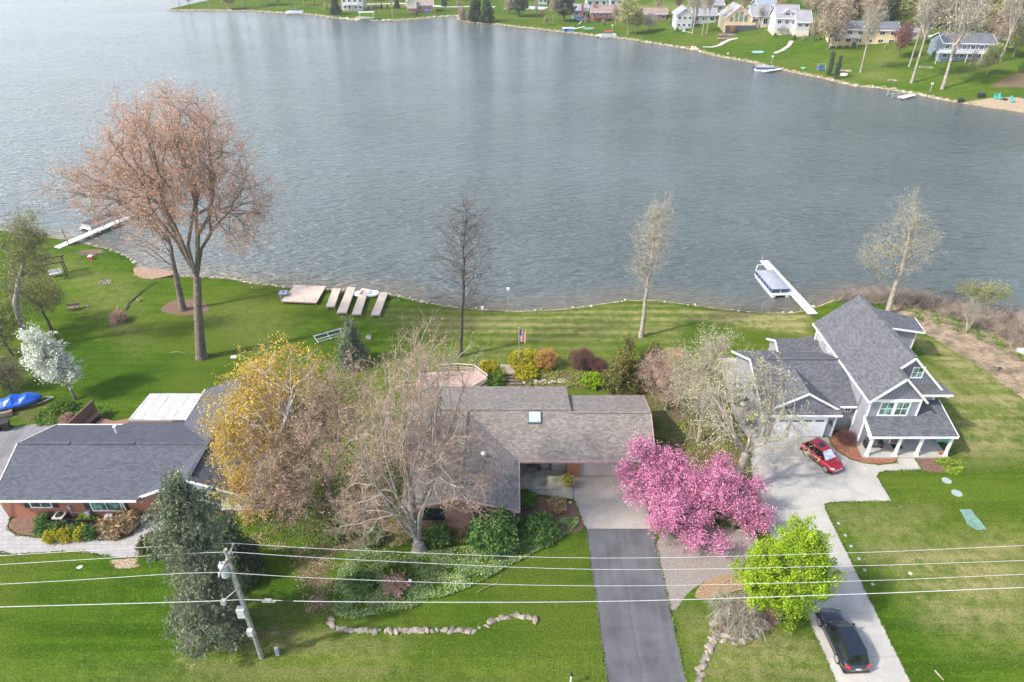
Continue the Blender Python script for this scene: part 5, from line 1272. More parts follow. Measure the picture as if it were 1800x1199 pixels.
pontoon_boat('pontoon boat with dark canopy and grey rails beside the long white dock at the left', (bc.x, bc.y), math.atan2(dv.y, dv.x)+math.pi, 6.2, 2.5, M('dark_canvas', (.05, .055, .07), .8), mPont, bimini=False)
pp = G(122, 432); m = MB(); m.cyl((0, 0, -.2), (-.25, 0, 2.9), .07, n=8); o = m.build('dock_pole', M('rusty_pole', (.28, .12, .08), .8)); o.location = pp; tag(o, 'rust-brown pole standing at the shore end of the left dock', 'pole')
# stacked dock sections and platform on shore
mTanB = linemat('tan_dock_boards', (.52, .43, .355), (.38, .31, .25), .15, 1, .08, rough=.8)
def quad_platform(name, label, cat, px4, z, th, mat, group=None, posts=0):
    P4 = [at(x, y, z) for x, y in px4]; c = sum(P4, Vector())/4; c.z = 0
    r = thing(name, label, cat, c, 0, group); m = MB(); m.slab([p-c for p in P4], th); m.build('deck_boards', mat, r)
    m = MB(); 
    for i in range(4):
        a = P4[i]-c; b_ = P4[(i+1) % 4]-c; m.bar(a*.995+Vector((0, 0, -th-.06)), b_*.995+Vector((0, 0, -th-.06)), .06, .12)
    m.build('frame', mAlu if not posts else mBark, r)
    m = MB()
    for p in P4: q = (p-c)*.96; m.bar((q.x, q.y, -.3), (q.x, q.y, z-th-.02), .08)
    build_each(m, 'leg', mAlu, r)
    if posts:
        m = MB()
        for i in (0, 1):
            for k in range(4): a = P4[0 if i else 3].lerp(P4[1 if i else 2], k/3)-c; m.cyl(a, a+Vector((0, 0, .8)), .025, n=6)
        build_each(m, 'post', mAlu, r)
    return r
quad_platform('dock_platform', 'large square tan timber platform at the shoreline', 'platform', [(518,501),(573,503),(556,532),(494,529)], .45, .08, mTanB, posts=1)
G4 = 'tan dock sections drawn up on the lawn'
for q4, lab in (([(585,507),(599,507),(588,538),(573,538)], 'leftmost and shortest tan dock section on the lawn, right of the square platform'),
                ([(611,504),(625,505),(609,549),(592,549)], 'second tan dock section from the square platform, left of the white paddle boat'),
                ([(636,506),(648,508),(634,552),(618,552)], 'third tan dock section from the square platform, lying across the white paddle boat'),
                ([(668,514),(682,514),(667,553),(652,553)], 'rightmost tan dock section on the lawn')):
    quad_platform('dock_section', lab, 'dock section', q4, .5, .07, mTanB, G4)
def at_loc(px, py): return G(px, py)
for px, lab in ((601, 'small black tyre beside the leftmost tan dock section'), (676+8, 'small black tyre beside the rightmost tan dock section')):
    g_ = G(px, 523); m = MB(); m.cyl((-.08, 0, .3), (.08, 0, .3), .3, n=14); o = m.build('loose_tyre', mRubber); o.location = g_; tag(o, lab, 'tyre')
g_ = G(645, 520); r = thing('paddle_boat', 'white moulded paddle boat lying on the lawn between the dock sections', 'boat', g_, .05)
m = MB(); V = []; 
for k, (z, s_) in enumerate(((.05, .75), (.35, 1.0), (.55, .96))):
    for i in range(16): a = 2*math.pi*i/16; V.append((1.7*s_*math.copysign(abs(math.cos(a))**.7, math.cos(a)), .75*s_*math.copysign(abs(math.sin(a))**.7, math.sin(a)), z))
F = [[k*16+i, k*16+(i+1) % 16, (k+1)*16+(i+1) % 16, (k+1)*16+i] for k in range(2) for i in range(16)]+[list(range(16))[::-1], list(range(32, 48))]
m.add(V, F); m.build('hull', mBoat, r)
for x in (-.9, .3):
    for y in (-.3, .3): m = MB(); m.box(x-.25, x+.1, y-.2, y+.2, .551, .60); m.box(x+.1, x+.18, y-.2, y+.2, .55, .85); m.build('seat', mBoat if y > 0 else mGrey, r)
g_ = G(500, 524); r = thing('dock_box', 'grey-lidded dock box beside the square timber platform', 'box', g_, .1)
m = MB(); m.box(-.5, .5, -.45, .45, 0, .75); m.build('bin', M('grey_box', (.16, .17, .20), .6), r); m = MB(); m.slab([(-.56, -.5, .86), (.56, -.5, .86), (.5, .5, .92), (-.5, .5, .92)], .08); m.build('lid', M('blue_grey_lid', (.30, .33, .42), .5), r); m = MB(); m.box(-.15, .1, -.1, .1, .88, .98); m.build('handle', mNavy, r)
# aluminium lift frame
g_ = G(578, 592); r = thing('boat_hoist', 'aluminium boat lift frame lying on the lawn beside the small spruce', 'lift frame', g_, .55)
m = MB()
for y in (-.8, -.45, .45, .8): m.bar((-1.6, y, .35 if abs(y) < .6 else .2), (1.9, y, .35 if abs(y) < .6 else .2), .09)
for x in (-1.6, 0, 1.6): m.bar((x, -1.0, .16), (x, 1.0, .16), .09)
build_each(m, 'beam', mAlu, r)

# ------------------------------------------------------------------ utility pole and wires
pb = Vector((-17.75, 28.6, 0)); r = thing('utility_pole', 'weathered wooden utility pole with crossarm and grey transformer', 'utility pole', pb)
mPole = M('weathered_wood', (.36, .33, .28), .9, .25, 3, bmp=.4)
m = MB(); m.cyl((0, 0, -.3), (0, 0, 11.3), .17, .12, n=12); m.build('pole', mPole, r)
armA = Vector((-.05, 1.75, 11.75)); armB = Vector((.05, -1.25, 11.0))
tops = [aty(409, 955, 28.6+1.35), aty(402, 970, 28.6), aty(385, 1006, 28.6-1.35)]
aA, aB = tops[0]-pb, tops[2]-pb; dz = Vector((0, 0, -.18)); ext = (aA-aB).normalized()*.2
m = MB(); m.bar(aA+dz+ext, aB+dz-ext, .10, .12); m.build('crossarm', mPole, r)
m = MB(); m.bar((0, .1, 10.3), aA+dz-(aA-aB)*.2, .05); m.bar((0, -.1, 10.3), aB+dz+(aA-aB)*.2, .05); build_each(m, 'brace', mGrey, r)
for t_ in tops: m = MB(); p_ = t_-pb; m.lathe(p_+Vector((0, 0, -.16)), [(.03, 0), (.08, .03), (.05, .07), (.08, .11), (.03, .17)], n=8); m.build('insulator', M('porcelain', (.55, .55, .55), .2), r)
m = MB(); tc = Vector((-.42, -.1, 9.0)); m.cyl(tc, tc+Vector((0, 0, .95)), .29, n=16); m.lathe(tc+Vector((0, 0, .95)), [(.30, 0), (.30, .05), (.2, .12), (.05, .14)], n=16); tf = m.build('transformer', M('transformer_paint', (.42, .45, .48), .4), r)
m = MB()
for a in (-.12, .12): m.lathe(tc+Vector((a, 0, 1.05)), [(.03, 0), (.06, .05), (.04, .12), (.06, .18), (.02, .26)], n=8)
build_each(m, 'bushing', M('porcelain_b', (.6, .6, .6), .2), tf)
m = MB(); m.box(-.35, -.75+.9, -.55, -.15, 5.2, 6.0); m.build('equipment_box', M('pale_grey_box', (.52, .53, .52), .5), r)
m = MB(); m.box(-.2, .18, -.42, -.15, 3.0, 3.6); m.build('equipment_box', M('pale_grey_box_b', (.50, .51, .50), .5), r)
m = MB(); m.bar((0, 0, 7.6), (-.9, -.5, 7.0), .05); lb = m.build('lamp_bracket', mGrey, r); m = MB(); m.box(-1.05, -.75, -.7, -.4, 6.75, 7.1); m.build('street_lamp', mGrey, lb)
m = MB(); m.cyl((.08, -.17, .3), (.08, -.17, 7.5), .035, n=6); m.cyl((-.1, -.16, 3.6), (-.1, -.16, 9), .02, n=6); build_each(m, 'conduit', mGrey, r)
def wire(label, anchor, y0, L_, R_, rad, group='overhead wires between the poles'):
    """polyline in a vertical plane of the line; L_ and R_ measured pixels left and right of the pole"""
    pts = []
    for px, py in L_[::-1]: pts.append(aty(px, py, y0))
    pts.append(anchor)
    for px, py in R_: pts.append(aty(px, py, y0))
    # extend along the end slopes beyond the frame
    for s_ in (0, -1):
        a, b_ = (pts[0], pts[1]) if s_ == 0 else (pts[-1], pts[-2]); d = (a-b_).normalized()
        e = a+d*26
        if s_ == 0: pts.insert(0, e)
        else: pts.append(e)
    # smooth in between
    dn = []
    for i in range(len(pts)-1):
        p0 = pts[max(0, i-1)]; p1 = pts[i]; p2 = pts[i+1]; p3 = pts[min(len(pts)-1, i+2)]
        if p1 is anchor: p0 = p1+(p1-p2)
        if p2 is anchor: p3 = p2+(p2-p1)
        for k in range(6):
            t = k/6; dn.append(.5*((2*p1)+(p2-p0)*t+(2*p0-5*p1+4*p2-p3)*t*t+(3*p1-p0-3*p2+p3)*t**3))
    dn.append(pts[-1]); A = np.array([tuple(p) for p in dn]); V, F = tubes(A[:-1], A[1:], np.full(len(A)-1, rad), np.full(len(A)-1, rad), 6)
    o = raw_mesh('power_line', V, F, M('wire', (.5, .5, .5), .5), None, True); o['label'] = label; o['category'] = 'wire'; o['group'] = group
wire('farthest and uppermost of the four overhead wires', tops[0], tops[0].y, [(300, 959.5), (0, 977)], [(620, 967), (1050, 981), (1500, 971.7), (1800, 958.9)], .016)
wire('second overhead wire from the top, leaving the middle of the crossarm', tops[1], tops[1].y, [(300, 974.7), (0, 992.5)], [(620, 983.6), (1050, 1001), (1500, 994.7), (1800, 985.4)], .016)
wire('third overhead wire from the top, leaving the near end of the crossarm', tops[2], tops[2].y, [(300, 1009), (138, 1019.5), (0, 1027)], [(620, 1018.8), (1050, 1030), (1500, 1021.5), (1800, 1009.5)], .016)
an = aty(427, 1054, 28.45)
wire('lowest and thickest of the four overhead wires', an, 28.45, [(330, 1058), (0, 1067)], [(620, 1058), (1050, 1057.5), (1500, 1044.5), (1800, 1032.6)], .026)
sp_ = aty(472, 1055.5, 28.45); r = thing('cable_splice', 'cable splice box hanging on the lowest wire just right of the pole', 'splice box', sp_)
m = MB(); m.box(-.45, .45, -.06, .06, -.16, -.02); m.box(-.25, .2, -.08, .08, -.06, .1); m.build('case', mGrey, r); m = MB(); m.bar((-.9, 0, -.02), (1.6, 0, -.03), .05); m.build('strand', mBlack, r)
# green/grey pedestals
g_ = G(489, 1150); r = thing('utility_pedestal', 'short grey utility pedestal on the grass right of the utility pole', 'pedestal', g_); m = MB(); m.box(-.13, .13, -.13, .13, 0, .75); m.build('case', mGrey, r); m = MB(); m.lathe((0, 0, .75), [(.17, 0), (.17, .05), (.05, .12)], n=4); m.build('cap', mGrey, r)
# ------------------------------------------------------------------ flagpole, deck, steps, terrace
mRedC = M('flag_red', (.55, .05, .06), .8); mBlueC = M('flag_blue', (.05, .08, .28), .8); mFW = M('flag_white', (.75, .74, .74), .8)
def flag(px, py, top, label, w_, h_, furl=.5, us=True):
    b = G(px, py); hgt = px_h(px, py, top)
    r = thing('flagpole', label, 'flagpole', b); m = MB(); m.cyl((0, 0, 0), (0, 0, hgt), .045, .03, n=10); m.lathe((0, 0, hgt), [(.02, 0), (.07, .05), (.02, .1)], n=8); m.build('pole', mAlu, r)
    return r, hgt
r, hgt = flag(912, 642, 577, 'flagpole with a red, white and blue flag in the yellow-green bed', .9, .6)
fl = thing('flag', 'striped red and white flag with blue canton hanging from the flagpole', 'flag', G(912, 642)+Vector((.06, 0, hgt-1.75)))
for k in range(13):
    m = MB(); n_s = 6; z0, z1 = 1.6-k*.12, 1.6-(k+1)*.12
    P = [(.02+.62*i/n_s*(1 if True else 0), .10*math.sin(i*1.7+.3*k*.2), -.28*(i/n_s)) for i in range(n_s+1)]
    st_ = 2 if k < 7 else 0
    V = []; 
    for x, y, d in P[st_:]: V += [(x, y, z0+d), (x, y, z1+d)]
    m.add(V, [[2*i, 2*i+1, 2*i+3, 2*i+2] for i in range(len(P[st_:])-1)]); m.build('stripe', mRedC if k % 2 == 0 else mFW, fl)
m = MB(); V = []
for x, y, d in P[:3]: V += [(x, y, 1.6+d), (x, y, 1.6-.84+d)]
m.add(V, [[0, 1, 3, 2], [2, 3, 5, 4]]); m.build('canton', mBlueC, fl)
b = G(1256, 655); r = thing('flagpole', 'short flagpole showing red cloth among the pale branches near the patio', 'flagpole', b)
m = MB(); m.cyl((0, 0, 0), (0, 0, 4.2), .035, n=8); m.build('pole', mAlu, r)
fo = MB(); V = []
for i in range(5): V += [(.03+.09*i, .06*math.sin(i*2), 4.0-.12*i), (.03+.09*i, .06*math.sin(i*2+1), 2.9-.05*i)]
fo.add(V, [[2*i, 2*i+1, 2*i+3, 2*i+2] for i in range(4)]); o = fo.build('banner', mRedC); o.location = b; tag(o, 'red banner hanging on the short flagpole near the patio', 'flag')
# timber deck behind the brown house
b = Vector((-7.0, 60.5, 0)); r = thing('deck', 'faded pinkish timber deck with railing behind the brown-roofed house', 'deck', b)
mPk = linemat('faded_deck_boards', (.45, .33, .29), (.28, .20, .18), .15, 0, .1)
dp = PX([(735,655),(848,650),(856,665),(825,682),(730,690)], .5)
m = MB(); m.prism(dp, .3, .5); m.build('floor', mPk, r, org=b)
mRail = M('faded_rail', (.55, .44, .39), .8)
corner = PX([(770,642),(805,640),(833,642),(857,660),(822,686)], 1.3)
for i in range(len(corner)-1):
    a, c = corner[i], corner[i+1]; m = MB(); m.bar((*a, 1.35), (*c, 1.35), .16, .05); m.bar((*a, .95), (*c, .95), .05, .09); m.bar((*a, .7), (*c, .7), .05, .09)
    k = max(1, int(math.dist(a, c)/1.4))
    for q in range(k+1): t = q/k; x = a[0]+(c[0]-a[0])*t; y = a[1]+(c[1]-a[1])*t; m.box(x-.05, x+.05, y-.05, y+.05, .2, 1.33)
    m.build('railing', mRail, r, org=b)
# timber steps
mTie = M('timber_ties', (.20, .155, .12), .9, .3, 4, bmp=.4)
b = G(898, 668); r = thing('garden_steps', 'dark timber steps with gravel landing descending behind the brown roof', 'steps', b)
for i, (xa, xb_, y) in enumerate(((884,918,676),(881,915,671),(878,911,666),(876,908,661))):
    p_ = at(xa, y, 0); q_ = at(xb_, y, 0); m = MB(); m.bar(p_+Vector((0, 0, .08+.05*i)), q_+Vector((0, 0, .08+.05*i)), .18, .2); m.build('tread', mTie, r, org=b)
m = MB(); m.prism(PX([(876,657),(905,657),(903,641),(879,641)]), .0, .05); m.build('landing', M('landing_gravel', (.33, .28, .21), .95, .3, 8), r, org=b)
# small dry-stone facing in the terrace
def stones(name, label, path, size, step, rows, spread, mat, seed, cat='stone wall'):
    rr = random.Random(seed); P = [G(x, y) for x, y in path]; b = P[0].copy(); b.z = 0; m = MB()
    for i in range(len(P)-1):
        a, c = P[i], P[i+1]; L = (c-a).length; k = max(1, int(L/step))
        for q in range(k):
            t = (q+.5)/k; pos = a.lerp(c, t)
            for rw in range(rows):
                pos2 = pos+Vector((rr.uniform(-spread, spread), rr.uniform(-spread, spread), rw*size*.45-.06)); s_ = size*rr.uniform(.55, 1.4)
                m.rock(pos2-Vector((b.x, b.y, 0)), s_, rr.uniform(.35, .7), rr.randint(0, 9999))
    o = m.build(name, mat); o.location = (b.x, b.y, 0); tag(o, label, cat); return o
mStone = M('fieldstone', (.26, .225, .18), .95, .4, 1.6, bmp=.6, col2=(.13, .115, .10))
stones('stone_wall', 'long low fieldstone wall edging the pale ground cover, ending in an S-curve', [(583,1085),(580,1100),(588,1107),(640,1109),(700,1109),(780,1109),(838,1109),(848,1102),(862,1100),(858,1092),(880,1087),(905,1082),(928,1085),(945,1091)], .24, .33, 2, .10, mStone, 1)
stones('stone_pile', 'loose pale rocks fallen in front of the long fieldstone wall', [(640,1117),(660,1117)], .18, .3, 1, .15, mStone, 2, 'rocks')
stones('stone_wall', 'winding fieldstone edging running from the island bed to the bottom of the picture', [(1232,1195),(1234,1165),(1243,1148),(1250,1130),(1262,1112),(1272,1120),(1290,1128),(1310,1122),(1328,1112)], .20, .22, 2, .22, mStone, 3)
stones('stone_edging', 'rough stone edging on the upper left of the island bed', [(1256,1112),(1252,1100),(1268,1075)], .2, .28, 2, .15, mStone, 4)
stones('stone_facing', 'pale rubble stone facing just behind the brown roof right of the steps', [(925,672),(995,670)], .2, .22, 2, .30, M('pale_rubble', (.55, .51, .45), .9, .3, 3, col2=(.36, .33, .28)), 5)
stones('rock_trio', 'three pale rocks on the lawn below the stamped walk', [(134,1000),(142,996)], .28, .35, 1, .1, M('pale_rock', (.62, .60, .56), .9, .2, 3), 6, 'rocks')
for i, (x, y, lab) in enumerate(((162,942,'pale rock lying in the mulch at the left end of the brick house bed'),(0,0,''))):
    if lab: stones('rock', lab, [(25,941),(28,941)], .18, .3, 1, .02, mStone, 60+i, 'rock')
# stones along the shores: too many to count
rr = random.Random(9); m = MB()
NS = [tuple(at(x, y, WZ))[:2] for x, y in near_px]
for i in range(4, len(NS)-6):
    a = Vector(NS[i]); c = Vector(NS[i+1]); L = (c-a).length
    dens = 2.2 if i < 20 else (.8 if i < 34 else .3)
    for q in range(int(L*dens)):
        p = a.lerp(c, rr.random()); m.rock((p.x+rr.uniform(-.2, .2), p.y+rr.uniform(-.45, .15), WZ+.05+.1*rr.random()), rr.uniform(.08, .24), .7, rr.randint(0, 9999))
FS = [tuple(at(x, y, WZ))[:2] for x, y in far_px]
for i in range(2, len(FS)-6):
    a = Vector(FS[i]); c = Vector(FS[i+1]); L = (c-a).length
    for q in range(int(L*.55)):
        p = a.lerp(c, rr.random()); m.rock((p.x+rr.uniform(-.6, .6), p.y+rr.uniform(-.6, .8), WZ+.1), rr.uniform(.25, .6), .8, rr.randint(0, 9999))
o = m.build('shore_stones', M('shore_rock', (.46, .41, .35), .9, .35, 1.5, col2=(.26, .22, .18))); tag(o, 'grey and tan stones strewn along the waterline', 'stones', None, 'stuff')

# ------------------------------------------------------------------ small things on the lawns
mSlabS = M('stone_slab', (.50, .48, .45), .9, .15, 4)
def flat(name, label, cat, px, py, r_, mat, z=.03, n=18, ell=1.0, z0=0):
    g_ = G(px, py); m = MB(); m.lathe((0, 0, 0), [(r_, 0), (r_, z*.7), (r_*.9, z), (.01, z+.01)], n=n); o = m.build(name, mat); o.location = g_; o.scale = (1, ell, 1); tag(o, label, cat); return o
mLid = M('grey_green_lid', (.30, .36, .34), .6)
flat('tank_lid', 'upper of two round grey-green tank lids on the lawn by the porch', 'lid', 1664, 845, .42, mLid)
flat('tank_lid', 'lower of two round grey-green tank lids on the lawn by the porch', 'lid', 1682, 867, .45, mLid)
GG = 'small lawn stepping discs beside the pale driveway'
for i, (x, y) in enumerate(((1474,920),(1486,941),(1496,960),(1510,982),(1520,1002),(1534,1027))):
    o = flat('lawn_disc', ['first and uppermost', 'second', 'third', 'fourth', 'fifth', 'lowest'][i]+' pale disc counted down the lawn edge of the pale driveway', 'disc', x, y, .14, mLid); o['group'] = GG
flat('lawn_disc', 'lone pale disc on the lawn between the wires right of the driveway', 'disc', 1600, 1008, .16, mSlabS)
m = MB(); m.prism(PX([(1687,896),(1706,896),(1734,931),(1718,932),(1700,922),(1697,914)]), .0, .06); b = at(1710, 914); o = m.build('green_tarp', M('green_tarp', (.16, .27, .22), .6, .2, 3), org=b); o.location = b; tag(o, 'green rectangular tarp lying flat on the right lawn', 'tarp')
m = MB(); m.box(-.35, .35, -.28, .28, 0, .08); o = m.build('stone_slab', mSlabS); o.location = G(411, 628); tag(o, 'square pale slab in the lawn right of the huge rust-budded tree', 'slab')
m = MB(); m.rock((0, 0, 0), .5, .6, 5); o = m.build('boulder', mStone); o.location = G(649, 594); tag(o, 'pale boulder right of the small blue-green spruce', 'rock')
def ringstones(px, py, rx, ry, label, n=12, sz=.16, cat='fire pit', core=True):
    g_ = G(px, py); r = thing('fire_pit', label, cat, g_); 
    for i in range(n): a = 2*math.pi*i/n; m = MB(); m.rock((rx*math.cos(a), ry*math.sin(a), .04), sz, .7, i+px); m.build('ring_stone', mStone, r)
    m = MB(); m.lathe((0, 0, .01), [(min(rx, ry)*.85, 0), (min(rx, ry)*.8, .05), (.02, .07)], n=12); m.build('ash', M('ash', (.16, .13, .11), .95), r); return r
ringstones(185, 497, .75, .6, 'oval ring of pale stones on the left lawn', 12)
stones('stone_edging', 'stones edging the litter bed at the left shore', [(235,482),(250,487),(268,490),(290,488),(305,480)], .16, .3, 1, .08, mStone, 7)
stones('stone_edging', 'small stone cluster at the shore left of the square platform', [(440,504),(452,508),(462,502)], .18, .3, 1, .15, mStone, 8)
stones('stone_edging', 'stones at the right of the rightmost dock section', [(690,528),(700,525)], .2, .3, 1, .2, mStone, 12)
# long branch lying on lawn
def stick(name, label, pts, r0, mat, z=.12):
    P = [G(x, y) for x, y in pts]; b = P[0].copy(); A = np.array([tuple(p-b+Vector((0, 0, z+.05*math.sin(i*2)))) for i, p in enumerate(P)])
    V, F = tubes(A[:-1], A[1:], np.linspace(r0, r0*.6, len(A)-1), np.linspace(r0*.9, r0*.5, len(A)-1), 6)
    o = raw_mesh(name, V, F, mat, None, True); o.location = b; tag(o, label, 'branch'); return o
stick('fallen_branch', 'long dark fallen branch on the left lawn', [(222,545),(226,535),(238,524),(250,513),(264,503),(277,497)], .09, mBarkD)
stick('fallen_branch', 'small pale fallen branch beside the long dark one', [(240,527),(245,531),(247,524),(252,527)], .05, mBarkP)
stick('fallen_branch', 'thin pale fallen branch in the middle of the left lawn', [(298,622),(312,620),(326,622)], .04, mBarkP)
stick('fallen_branch', 'thin fallen branch on the front lawn between the wires', [(838,1043),(852,1035),(872,1027),(882,1010)], .03, mTwigTan)
for i, (x, y, lab) in enumerate(((1648,1182,'pale broken branch pieces at the bottom of the right lawn'),)):
    stick('fallen_branch', lab, [(1643,1181),(1650,1190),(1658,1197)], .07, mBarkP)
# pergola with seat
g_ = G(100, 486); r = thing('pergola', 'dark timber pergola over a cushioned swing near the left shore', 'pergola', g_, .5)
mDk = M('dark_timber', (.09, .07, .06), .8)
m = MB()
for x in (-1.3, 1.3):
    for y in (-1.0, 1.0): m.box(x-.07, x+.07, y-.07, y+.07, 0, 2.4)
build_each(m, 'post', mDk, r)
m = MB()
for y in (-1.1, 1.1): m.bar((-1.7, y, 2.45), (1.7, y, 2.45), .08, .16)
build_each(m, 'beam', mDk, r)
m = MB()
for i in range(11): x = -1.6+i*.32; m.bar((x, -1.5, 2.6), (x, 1.5, 2.6), .05, .12)
build_each(m, 'rafter', mDk, r)
r = thing('garden_swing', 'pale cushioned garden seat under the dark pergola', 'seat', g_, .5)
m = MB(); m.box(-.8, .8, -.3, .3, .4, .55); m.build('seat', mSlabS, r); m = MB(); m.box(-.8, .8, .25, .38, .55, 1.0); m.build('backrest', mFW, r)
m = MB()
for x in (-.78, .78): m.bar((x, 0, .0), (x, 0, .5), .08)
build_each(m, 'leg', mDk, r)
# bench on left lawn
g_ = G(131, 545); r = thing('garden_bench', 'grey wooden bench on the lawn right of the small dark spreading tree', 'bench', g_, .25)
m = MB(); m.box(-.7, .7, -.22, .22, .38, .46); m.build('seat', mTie, r); m = MB(); m.box(-.7, .7, .2, .28, .5, .9); m.build('backrest', mTie, r)
m = MB()
for x in (-.62, .62):
    for y in (-.18, .22): m.box(x-.04, x+.04, y-.04, y+.04, 0, .42)
build_each(m, 'leg', mTie, r)
m = MB(); m.box(-.4, .4, -.12, .12, 0, .25); o = m.build('log_block', mTie); o.location = G(152, 540); tag(o, 'low dark timber block right of the grey bench', 'block')
m = MB(); m.box(-.9, .9, -.35, -.25, 0, .15); m.box(-.9, .9, .35, .45, 0, .15); m.box(-.9, -.8, -.25, .35, 0, .15); m.box(.8, .9, -.25, .35, 0, .15); o = m.build('bed_border', mTie); o.location = G(209, 569); o.rotation_euler = (0, 0, .6); tag(o, 'dark timber border of the small bed on the left lawn', 'border')
# brush heap with red and white box by the left shore
g_ = G(160, 447); V, F = tubes(*(lambda n, g: (g.normal(size=(n, 3))*[.8, .4, .12]+[0, 0, .25], g.normal(size=(n, 3))*[.9, .5, .14]+[0, 0, .28], np.full(n, .014), np.full(n, .008)))(420, np.random.default_rng(5)), 3)
o = raw_mesh('brush_heap', V, F, mTwigTan); o.location = g_; tag(o, 'heap of tan cut brush at the left shore', 'brush heap')
r = thing('fuel_box', 'small white-topped red box in front of the tan brush heap', 'box', G(160, 456), .1); m = MB(); m.box(-.25, .25, -.2, .2, 0, .5); m.build('case', mRedC, r); m = MB(); m.slab([(-.3, -.26, .55), (.3, -.26, .55), (.3, .26, .62), (-.3, .26, .62)], .05); m.build('lid', mWhite, r)
# boat under blue cover on trailer
g_ = G(38, 714); r = thing('covered_boat', 'boat on a trailer under a bright blue tarpaulin', 'boat', g_, .38)
V = []; xs_ = [-2.3, -1.9, -1.2, -.5, .2, .9, 1.6, 2.1]; hs = [.95, 1.15, 1.25, 1.55, 1.25, 1.45, 1.15, .95]; ws_ = [.55, .85, .95, 1.0, .98, .85, .6, .12]
for x, h_, w_ in zip(xs_, hs, ws_): V += [(x, -w_, .62), (x, -w_*.95, .85), (x, -w_*.45, h_*.96), (x, 0, h_), (x, w_*.45, h_*.94), (x, w_*.95, .86), (x, w_, .62)]
F = [[i*7+j, (i+1)*7+j, (i+1)*7+j+1, i*7+j+1] for i in range(7) for j in range(6)]+[[0, 1, 2, 3, 4, 5, 6], [49+j for j in range(6, -1, -1)]]
m = MB(); m.add(V, F); m.build('cover', M('blue_tarpaulin', (.01, .10, .55), .35, .25, 3, bmp=.5), r, smooth=False)
m = MB(); m.box(-2.1, 1.6, -.7, .7, .35, .62); m.build('hull', mBlack, r)
m = MB(); m.bar((-2.3, -.6, .32), (1.9, -.6, .32), .08); m.bar((-2.3, .6, .32), (1.9, .6, .32), .08); m.bar((1.9, -.6, .32), (3.1, 0, .35), .08); m.bar((1.9, .6, .32), (3.1, 0, .35), .08); build_each(m, 'trailer_beam', mGrey, r)
for s_ in (-1, 1):
    m = MB(); m.cyl((-.8, s_*.78, .28), (-.8, s_*.95, .28), .28, n=14); wh = m.build('wheel', mRubber, r); m = MB(); m.cyl((-.8, s_*.95, .28), (-.8, s_*.96, .28), .14, n=12); m.build('rim', mWhite, wh)
# bins
def bin_(px, py, lab, rz):
    r = thing('wheelie_bin', lab, 'bin', G(px, py), rz, 'black wheeled bins at the left edge'); m = MB(); m.add([(-.28,-.3,.05),(.28,-.3,.05),(.28,.3,.05),(-.28,.3,.05),(-.34,-.36,1.0),(.34,-.36,1.0),(.34,.36,1.0),(-.34,.36,1.0)], [(0,3,2,1),(4,5,6,7),(0,1,5,4),(1,2,6,5),(2,3,7,6),(3,0,4,7)]); m.build('body', mBlack, r)
    m = MB(); m.slab([(-.38,-.4,1.04),(.38,-.4,1.04),(.38,.42,1.12),(-.38,.42,1.12)], .06); m.build('lid', mBlack, r)
    m = MB(); m.cyl((-.3, .32, .12), (-.22, .32, .12), .12); m.cyl((.22, .32, .12), (.3, .32, .12), .12); build_each(m, 'wheel', mRubber, r)
bin_(14, 755, 'black wheeled bin on the parking area, the one further from the edge', .4); bin_(-4, 757, 'black wheeled bin cut by the left edge of the picture', .4)
m = MB()
for i in range(7): m.bar((-.9+.1*i, -.5+.22*(i % 3), .12+.14*(i//2)), (.9, -.4+.22*(i % 3), .12+.14*(i//2)), .16, .14)
o = m.build('timber_stack', M('old_timber', (.30, .22, .17), .9, .3, 4)); o.location = G(6, 731); o.rotation_euler = (0, 0, .5); tag(o, 'stack of old brown timber beside the black bins', 'timber stack')
# air conditioner etc. by the brick wall
g_ = G(110, 916); r = thing('air_conditioner', 'square air conditioner with round top grille by the brick wall', 'air conditioner', g_, 0)
m = MB(); m.box(-.42, .42, -.42, .42, .05, .68); m.build('case', M('dark_condenser', (.06, .065, .07), .5), r)
m = MB(); m.box(-.45, .45, -.45, .45, .68, .78); top_ = m.build('top_panel', M('beige_metal', (.55, .53, .48), .5), r); m = MB(); m.lathe((0, 0, .775), [(.34, 0), (.34, .02), (.1, .03), (.02, .05)], n=20); m.build('fan_grille', mBlack, top_)
r = thing('low_fence', 'low black board fence between the globe shrubs and the air conditioner', 'fence', at(127, 922), 0)
m = MB(); m.box(-2.0, -.05, -.04, .04, 0, .6); m.box(.05, 2.0, -.04, .04, 0, .6); build_each(m, 'board', mBlack, r); m = MB(); m.box(-.05, .05, -.06, .06, 0, .68); m.build('post', mBlack, r)
g_ = G(194, 913); r = thing('well_cover', 'grey box-shaped vent cover by the brick wall', 'vent cover', g_); m = MB(); m.add([(-.35,-.3,0),(.35,-.3,0),(.35,.3,0),(-.35,.3,0),(-.3,-.25,.45),(.3,-.25,.45),(.33,.28,.6),(-.33,.28,.6)], [(0,3,2,1),(4,5,6,7),(0,1,5,4),(1,2,6,5),(2,3,7,6),(3,0,4,7)]); m.build('cover', mGrey, r); m = MB(); m.box(-.2, .2, -.33, -.29, .08, .3); m.build('grille', mBlack, r)
for x, y, lab, s_ in ((251, 920, 'pale stone urn planter at the corner of the stamped walk', 1.0), (262, 915, 'smaller pale urn planter behind the corner urn', .7)):
    m = MB(); m.lathe((0, 0, 0), [(.22*s_, 0), (.22*s_, .06), (.09*s_, .12), (.1*s_, .25), (.3*s_, .45), (.36*s_, .6), (.30*s_, .6), (.2*s_, .5)], n=14); o = m.build('urn', mSlabS); o.location = G(x, y); tag(o, lab, 'urn')
